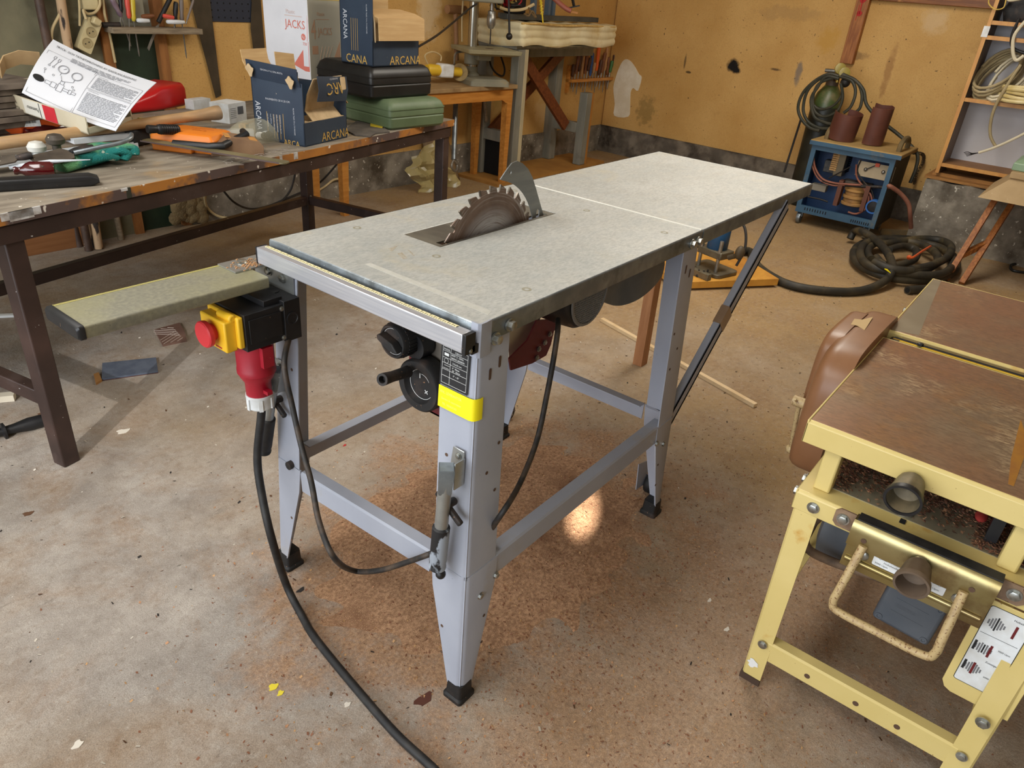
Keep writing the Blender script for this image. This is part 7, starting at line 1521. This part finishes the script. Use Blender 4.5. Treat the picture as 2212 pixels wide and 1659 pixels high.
v = X(2190, 28, XS+.10); b = MB(); b.loft([[(x, y, z) for x, y in rrect(XS+.04+g, v.y-.2+g, XS+.28-g, v.y+.06-g, .04)] for z, g in ((zsh[2]+.001, .02), (zsh[2]+.06, 0), (zsh[2]+.15, .03))]); b.build('dark_bundle', m_blk2, smooth=60, label='dark bundle lying in the top compartment of the shelf', cat='bundle')
cable([X(2138, -8, XS-.01), X(2136, 8, XS-.02), X(2150, 20, XS-.03), X(2168, 16, XS-.02), X(2174, -6, XS-.01)], .0035, mat('thin_yellow_wire', (206, 176, 84), rough=.5), 'thin yellow wire loop at the top of the shelf side')
# ---- trestle stool with green box, right edge
tz = .50
fA, fB = Z(2042, 606), Z(2076, 614); dA = (fA-CP).dot(CD)
tA, tB = D(2158, 418, dA-.06), D(2196, 424, (fB-CP).dot(CD)+.10)
tl_ = D(2130, 362, dA-.12); tzz = tA.z
ts = thing('trestle_stand', tuple((fA+fB)/2), 'low stand with beige slab top and slanting brown wooden legs at the right edge', 'stand')
b = MB(); b.beam(fA, tA, .045, .03, (0, -1, 0)); b.build('leg', m_stainv, ts)
b = MB(); b.beam(fB, tB, .045, .03, (0, -1, 0)); b.build('leg', m_stainv, ts)
fC = V3((fA.x+.10, fA.y-.62, 0)); b = MB(); b.beam(fC, V3((tA.x, tA.y-.30, tA.z)), .045, .03, (0, 1, 0)); b.build('leg', m_stainv, ts)
fD = V3((fB.x+.12, fB.y-.60, 0)); b = MB(); b.beam(fD, V3((tB.x, tB.y-.28, tB.z)), .045, .03, (0, 1, 0)); b.build('leg', m_stainv, ts)
b = MB(); b.beam(fA.lerp(tA, .29), fB.lerp(tB, .46), .03, .028); b.build('crossbar', m_stainv, ts)
m_slab = mat('beige_slab', (170, 144, 104), (184, 158, 118), 6, rough=.7, speck=(222, 210, 186), sscale=40, sth=.72)
e0, e1 = D(2112, 405, dA-.05), D(2140, 362, dA-.05)
MT2 = rz(0, (0, 0, 0)); x0s = min(tA.x, tB.x)-.13; y1s = X(2120, 405, x0s).y
b = MB(); b.loft([[(x0s+g, -1.05, z), (x0s+.62, -1.05, z), (x0s+.62, y1s-g*1.2, z), (x0s+g, y1s-g*1.2, z)] for z, g in ((tzz-.02, 0), (tzz+.10, .10))]); b.build('slab_skirt', m_slab, ts)
b = MB(); b.box((x0s+.085, -1.05, tzz+.10), (x0s+.62, y1s-.105, tzz+.135)); b.build('slab_top', m_slab, ts, bevel=.003)
gx = X(2182, 372, x0s+.14); b = MB(); b.loft([[(gx.x+g, gx.y-.45, z), (gx.x+.35-g, gx.y-.45, z), (gx.x+.35-g, gx.y-g, z), (gx.x+g, gx.y-g, z)] for z, g in ((tzz+.136, 0), (tzz+.175, 0), (tzz+.20, .03))]); b.build('green_box', mat('pale_green_enamel', (128, 156, 124), (140, 166, 136), 5, rough=.4), bevel=.004, label='pale green metal box on the beige slab at the right edge', cat='box')
# ---- black hose heap on the floor
m_bh = mat('dusty_black_hose', (38, 36, 30), (70, 62, 44), 9, lo=.45, hi=.7, rough=.6, c3=(104, 90, 58), s3=6, lo3=.58, hi3=.74)
def px_el(cx, cy, rx, ry, a0, a1, n, z0, z1, wob=0, rot=.12):
    out = []
    for i in range(n+1):
        t = math.radians(a0+(a1-a0)*i/n); dx, dy = rx*math.cos(t), ry*math.sin(t); out.append(Z(cx+dx-rot*dy*1.2, cy+dy+rot*dx+wob*math.sin(3*t), z0+(z1-z0)*i/n))
    return out
hr = .023
h1 = [Z(1606, 542, .03), Z(1622, 545, .026), Z(1640, 578, .024), Z(1700, 613, .024), Z(1780, 628, .024), Z(1860, 628, .024), Z(1912, 606, .05), Z(1928, 578, .09), Z(1916, 545, .10), Z(1890, 517, .10), Z(1862, 500, .11), Z(1846, 500, .08), Z(1836, 516, .03)]
b = MB(); b.tube(spline(h1, 8), hr, 12); b.mi(1); q = Z(1920, 592, .09); b.prism([(q.x-.02, q.y-.01), (q.x+.03, q.y+.02), (q.x+.03, q.y+.035)], q.z+.012, q.z+.016); b.build('black_hose', [m_bh, m_ylab], label='thick black hose with a yellow mark, its long tail reaching to the router board', cat='hose')
b = MB(); b.tube(spline(px_el(1955, 560, 112, 44, 180, 545, 26, .024, .045), 3), hr, 12); b.tube(spline(px_el(1958, 556, 100, 38, 200, 600, 26, .07, .075, 3), 3), hr, 12)
b.tube(spline(px_el(1950, 552, 76, 32, 150, 500, 22, .055, .10), 3), hr, 12); b.tube(spline([Z(1968, 582, .10), Z(2010, 574, .10), Z(2045, 556, .10), Z(2055, 534, .10), Z(2035, 520, .09), Z(1990, 516, .08), Z(1940, 522, .07), Z(1900, 528, .06)], 7), hr, 12)
b.tube(spline([Z(1892, 556, .06), Z(1910, 572, .05), Z(1945, 572, .06), Z(1975, 560, .07), Z(1978, 540, .08), Z(1950, 532, .09), Z(1920, 540, .10)], 7), hr, 12)
b.build('hose_heap', m_bh, label='heap of dusty black hose coils on the floor before the concrete ledge', cat='hose')
b = MB(); b.tube([Z(1960, 627, .022), Z(1985, 625, .022), Z(2030, 622, .022)], hr, 12); b.mi(1); A = axis(Z(1960, 627, .022), Z(1950, 627.6, .022)); b.prism(circ(0, 0, .015, 12), 0, .002, A); b.build('hose_end', [m_bh, m_shade], label='separate black hose end poking out behind the planer table', cat='hose')
b = MB(); b.tube(spline([Z(1962, 556, .12), Z(1972, 556, .135), Z(1990, 544, .13), Z(2010, 532, .12)], 5), .007, 6); b.sph(Z(1964, 556, .12), .014, 8); b.build('orange_tie', mat('orange_tie', (206, 92, 44), rough=.5), label='orange cable tie on the black hose heap', cat='cable tie')
b = MB(); p, q = Z(1905, 505, .012), Z(2020, 512, .012); M = frame(p, q-p, z=(0, 0, 1)); L = (q-p).length; b.box((0, .02, -.01), (L, .03, .03), M); b.box((0, -.02, -.01), (L, .02, -.004), M); b.build('metal_channel', mat('ochre_grey_channel', (140, 118, 80), (110, 100, 84), 12, rough=.6, metal=.3), label='metal channel strip lying behind the hose heap', cat='channel')
cable([Z(2225, 575, .01), Z(2200, 570, .01), Z(2184, 573, .01), Z(2188, 584, .01), Z(2225, 590, .01)], .008, m_blk, 'thin black cable loop on the floor at the right edge')
b = MB(); b.cyl(Z(2240, 440, .25), Z(2192, 470, .14), .010, 8); b.build('dark_rod', m_blk, label='dark rod sticking out in front of the ledge at the right edge', cat='rod')
# ---- router on a yellow board behind the saw
B0, B1, B2 = Z(1496, 628), Z(1678, 621), Z(1612, 556)
e1 = (B0-B1).normalized(); e2 = V3((e1.y, -e1.x, 0)); e2 = e2 if e2.dot(B2-B1) > 0 else -e2
MBd = frame(B1, e1, y=e2) if frame(B1, e1, y=e2).to_3x3().col[2].z > 0 else frame(B1, e1, z=(0, 0, 1))
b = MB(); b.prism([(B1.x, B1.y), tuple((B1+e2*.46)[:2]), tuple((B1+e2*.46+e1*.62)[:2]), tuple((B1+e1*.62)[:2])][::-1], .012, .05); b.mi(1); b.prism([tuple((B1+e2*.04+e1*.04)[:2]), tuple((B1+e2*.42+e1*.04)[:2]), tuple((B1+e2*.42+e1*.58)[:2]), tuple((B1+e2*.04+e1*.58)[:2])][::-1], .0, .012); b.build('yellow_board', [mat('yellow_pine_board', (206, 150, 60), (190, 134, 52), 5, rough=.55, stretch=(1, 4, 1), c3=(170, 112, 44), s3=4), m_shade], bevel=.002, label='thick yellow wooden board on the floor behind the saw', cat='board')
rt0 = Z(1538, 585, .05)
rt = thing('router', tuple(rt0), 'grimy old plunge router with blue motor standing on the yellow board', 'router')
m_rgr = mat('grimy_router_metal', (96, 90, 76), (120, 112, 92), 14, rough=.5, metal=.5)
MR_ = rz(-15, tuple(rt0)); b = MB(MR_); b.loft([[(x, y, z) for x, y in rrect(-.09, -.11, .09, .11, .03)] for z in (0, .022)]); b.build('base_plate', m_rgr, rt, bevel=.004)
b = MB(MR_); b.cyl((-.05, .06, .02), (-.05, .06, .19), .010, 12); b.build('guide_column', m_steel, rt)
b = MB(MR_); b.cyl((-.05, -.06, .02), (-.05, -.06, .19), .010, 12); b.build('guide_column', m_steel, rt)
b = MB(MR_); b.box((-.06, -.08, .09), (.05, .08, .13)); b.build('carriage', m_rgr, rt, bevel=.006)
b = MB(MR_); b.lathe([(.03, .10), (.055, .13), (.055, .24), (.04, .27)], 22); b.build('router_motor', mat('router_blue', (30, 74, 112), rough=.4), rt)
b = MB(MR_); b.cyl((-.02, -.10, .11), (-.02, -.135, .13), .014, 10); b.sph((-.02, -.16, .155), .034, 12, (.8, .7, 1.1)); b.build('knob_handle', mat('dusty_dark_knob', (78, 66, 48), rough=.6), rt)
b = MB(MR_); b.cyl((-.02, .10, .11), (-.02, .135, .13), .014, 10); b.sph((-.02, .155, .15), .034, 12, (.8, .7, 1.1)); b.build('knob_handle', MATS['dusty_dark_knob'], rt)
b = MB(MR_); b.box((-.16, -.10, .0), (-.13, .11, .035)); b.cyl((-.15, -.05, .02), (-.08, -.05, .02), .006, 8); b.cyl((-.15, .05, .02), (-.08, .05, .02), .006, 8); b.build('edge_guide', m_rgr, rt, bevel=.003)
b = MB(MR_); b.tube(spline([(.0, -.02, .27), (.02, -.05, .31), (.03, -.12, .27), (.0, -.17, .18), (-.04, -.17, .09)], 6), .007, 8); b.build('router_cord', m_bc, rt)
for i, (px, py) in enumerate(((1507, 598), (1518, 600), (1526, 598))):
    v = Z(px, py, .05); b = MB(); b.lathe([(.010, 0), (.012, .006), (.005, .02), (.005, .04)], 10, Matrix.Translation(v)); b.build('router_bit', m_blk2, label='small dark router cutter standing on the yellow board', cat='cutter', group='router cutters on the yellow board')
# upright wooden prop under the extension table and sticks on the floor
pf = Z(1382, 786); b = MB(); b.box((pf.x-.018, pf.y-.024, 0), (pf.x+.022, pf.y+.026, H-.005)) if False else b.beam((pf.x, pf.y, 0), (pf.x+.02, pf.y+.015, .44), .05, .04, (0, 1, 0)); b.build('wooden_prop', mat('red_pine_prop', (158, 106, 66), (176, 124, 80), 9, rough=.55, stretch=(5, 5, .5)), label='upright red-brown wooden prop standing behind the saw under its table', cat='post')
b = MB(); p, q = Z(1300, 690, .008), Z(1632, 876, .008); b.beam(p, q, .020, .015); b.build('thin_batten', mat('pale_batten', (216, 190, 150), (200, 170, 126), 10, rough=.7), label='long thin pale batten lying on the floor behind the saw', cat='batten')
# ---- tiles and odd things on the floor, left
q = [Z(*a) for a in ((334, 716), (388, 701), (404, 738), (352, 749))]
M = frame(q[3], q[2]-q[3], y=q[0]-q[3]); I = M.inverted(); loc_ = [tuple((I @ v)[:2]) for v in q]
tw_, th_ = loc_[2][0], loc_[0][1]
b = MB(); b.prism([loc_[3], loc_[2], (loc_[1][0]-.008, loc_[1][1]*.5), loc_[1], loc_[0]], 0, .009, M); b.mi(1)
for i in range(-2, 4):
    for sg in (1, -1):
        pts = []
        for k in range(40):
            t = k/39; x = tw_*(i/3.5)+t*th_*1.3 if sg > 0 else tw_*(i/3.5)+(1-t)*th_*1.3; y = t*th_
            if .004 < x < tw_-.006 and .003 < y < th_-.004: pts.append(M @ V3((x, y, .0092)))
        if len(pts) > 2: b.tube([pts[0], pts[-1]], .0011, 4)
b.build('broken_tile', [mat('brown_tile', (104, 76, 66), (120, 92, 80), 8, rough=.6), mat('pale_grid_line', (190, 176, 164), rough=.8)], label='broken brown tile with pale diamond grid lying on the floor', cat='tile')
q = [Z(*a) for a in ((222, 789), (338, 777), (342, 806), (221, 823))]; b = MB(); b.prism([(v.x, v.y) for v in q][::-1], 0, .010); b.mi(1); b.prism([(v.x, v.y) for v in q][::-1], -.0, .003); b.build('slate_tile', [mat('blue_grey_slate', (80, 88, 104), (94, 102, 116), 30, rough=.6), mat('brick_edge', (140, 76, 50), rough=.8)], label='rectangular blue-grey tile lying on the floor near the bench leg', cat='tile')
q = [Z(*a) for a in ((203, 812), (214, 808), (221, 824), (208, 832))]; b = MB(); b.prism([(v.x, v.y) for v in q][::-1], 0, .008); b.build('tile_shard', mat('ochre_shard', (164, 116, 62), rough=.8), label='small ochre shard touching the blue-grey tile', cat='shard')
p, q = Z(-40, 945, .02), Z(100, 906, .02); L = (q-p).length; b = MB(); b.rod(p, q, [(.012, 0), (.013, L*.30), (.026, L*.32), (.026, L*.36), (.014, L*.38), (.015, L*.5), (.021, L*.72), (.020, L*.95), (.012, L)], 16); b.build('auxiliary_handle', m_blk, label='black plastic tool handle lying on the floor beside the bench leg', cat='handle')
b = MB(); b.beam(Z(-40, 684, .006), Z(34, 681, .006), .02, .01); b.build('white_strip', m_white, label='short white strip lying on the floor at the left edge', cat='strip')
b = MB(); b.beam(Z(-30, 862, .012), Z(32, 856, .012), .03, .022); b.build('pale_offcut', mat('pale_offcut', (206, 196, 176), rough=.8), label='pale wood offcut on the floor at the left edge', cat='wood')
# ================================================================ SAWDUST AND CHIPS ON THE FLOOR
def mound(u, v):
    x, y = -.15+u*1.25, -.20+v*.90
    e = ((x-.45)/.50)**2+((y-.27)/.36)**2; n = .5+.5*math.sin(x*23+math.sin(y*19)*2)*math.sin(y*27+math.sin(x*13)*2); n2 = .5+.5*math.sin(x*71+y*33)*math.sin(y*83-x*21)
    edge = max(0, 1-e*(.75+.5*n)); return (x, y, -.001+.024*edge*(.55+.3*n+.15*n2))
b = MB(); b.grid(mound, 110, 80)
m_dust = mat('brown_sawdust', (150, 112, 82), (194, 152, 116), 120, rough=.95, bump=.5, bscale=600, c3=(136, 98, 70), s3=5, speck=(206, 170, 130), sscale=420, sth=.62)
b.build('sawdust_mound', m_dust, smooth=180, kind='stuff', label='brown sawdust heaped on the floor under the saw', cat='sawdust', origin=(.45, .27, 0))
def fl1():
    while 1:
        k = random.random()
        if k < .55: x, y = random.gauss(.45, .42), random.gauss(.18, .32)
        elif k < .8: x, y = random.gauss(.25, .5), random.gauss(-.35, .3)
        else: x, y = random.gauss(1.1, .7), random.gauss(-.4, .5)
        if (x+.81)**2+(y+.67)**2 > .1 and x > -.75: break
    u, v = (x+.15)/1.25, (y+.20)/.90
    return x, y, max(0, mound(u, v)[2] if 0 < u < 1 and 0 < v < 1 else 0)+.0002
flakes(9000, fl1, .0008, .0034).build('sawdust_chips', [m_fl[0], m_fl[1], mat('flake_pale', (206, 164, 118), rough=.9)], kind='stuff', smooth=0, label='loose wood chips strewn over the floor round the saw', cat='wood chips')
def fl2():
    while 1:
        x, y = random.uniform(-.7, 4.2), random.uniform(-1.0, 2.6)
        if (x+.81)**2+(y+.67)**2 > .12: return x, y, .0002
flakes(1500, fl2, .001, .005).build('floor_litter', [mat('litter_white', (214, 206, 192), rough=.9), mat('litter_brown', (96, 66, 44), rough=.9), mat('litter_black', (44, 40, 38), rough=.9)], kind='stuff', smooth=0, label='tiny pale and dark crumbs scattered over the whole concrete floor', cat='litter')
for i, (px, py, r, m, lab) in enumerate(((1533, 1297, .007, 'litter_white', 'white paint flake on the floor left of the planer leg'), (1570, 1360, .008, 'litter_white', 'second white flake on the floor nearer the planer foot'), (265, 932, .018, 'litter_white', 'white splash-shaped flake on the floor right of the bench leg'), (750, 1522, .007, 'litter_white', 'white flake beside the thick black cable'),
                                         (168, 1608, .010, 'litter_white', 'white flake near the lower left of the floor'), (745, 962, .006, 'red_print_flake', 'small red flake on the floor inside the saw frame'), (650, 1275, .010, 'litter_black', 'dark crumb beside the thick black cable'), (915, 1512, .02, 'rust_stain_flake', 'dark rust-brown smear by the front saw foot'), (60, 1110, .012, 'litter_brown', 'brown leaf-like scrap at the left of the floor'), (590, 1484, .010, 'yellow_flake', 'yellow paint spot on the floor left of the thick black cable'), (606, 1497, .007, 'yellow_flake', 'smaller yellow paint spot beside the larger one on the floor'))):
    mm = MATS.get(m) or mat(m, (176, 40, 40) if 'red' in m else ((226, 206, 60) if 'yellow' in m else (84, 46, 34)), rough=.9)
    p = Z(px, py); b = MB(); b.prism([(p.x+r*math.cos(t)*(1+.35*math.sin(3*t+i)), p.y+r*.7*math.sin(t)*(1+.3*math.cos(2*t+i))) for t in [k*2*PI/14 for k in range(14)]], 0, .0012); b.build('floor_flake', mm, label=lab, cat='flake')
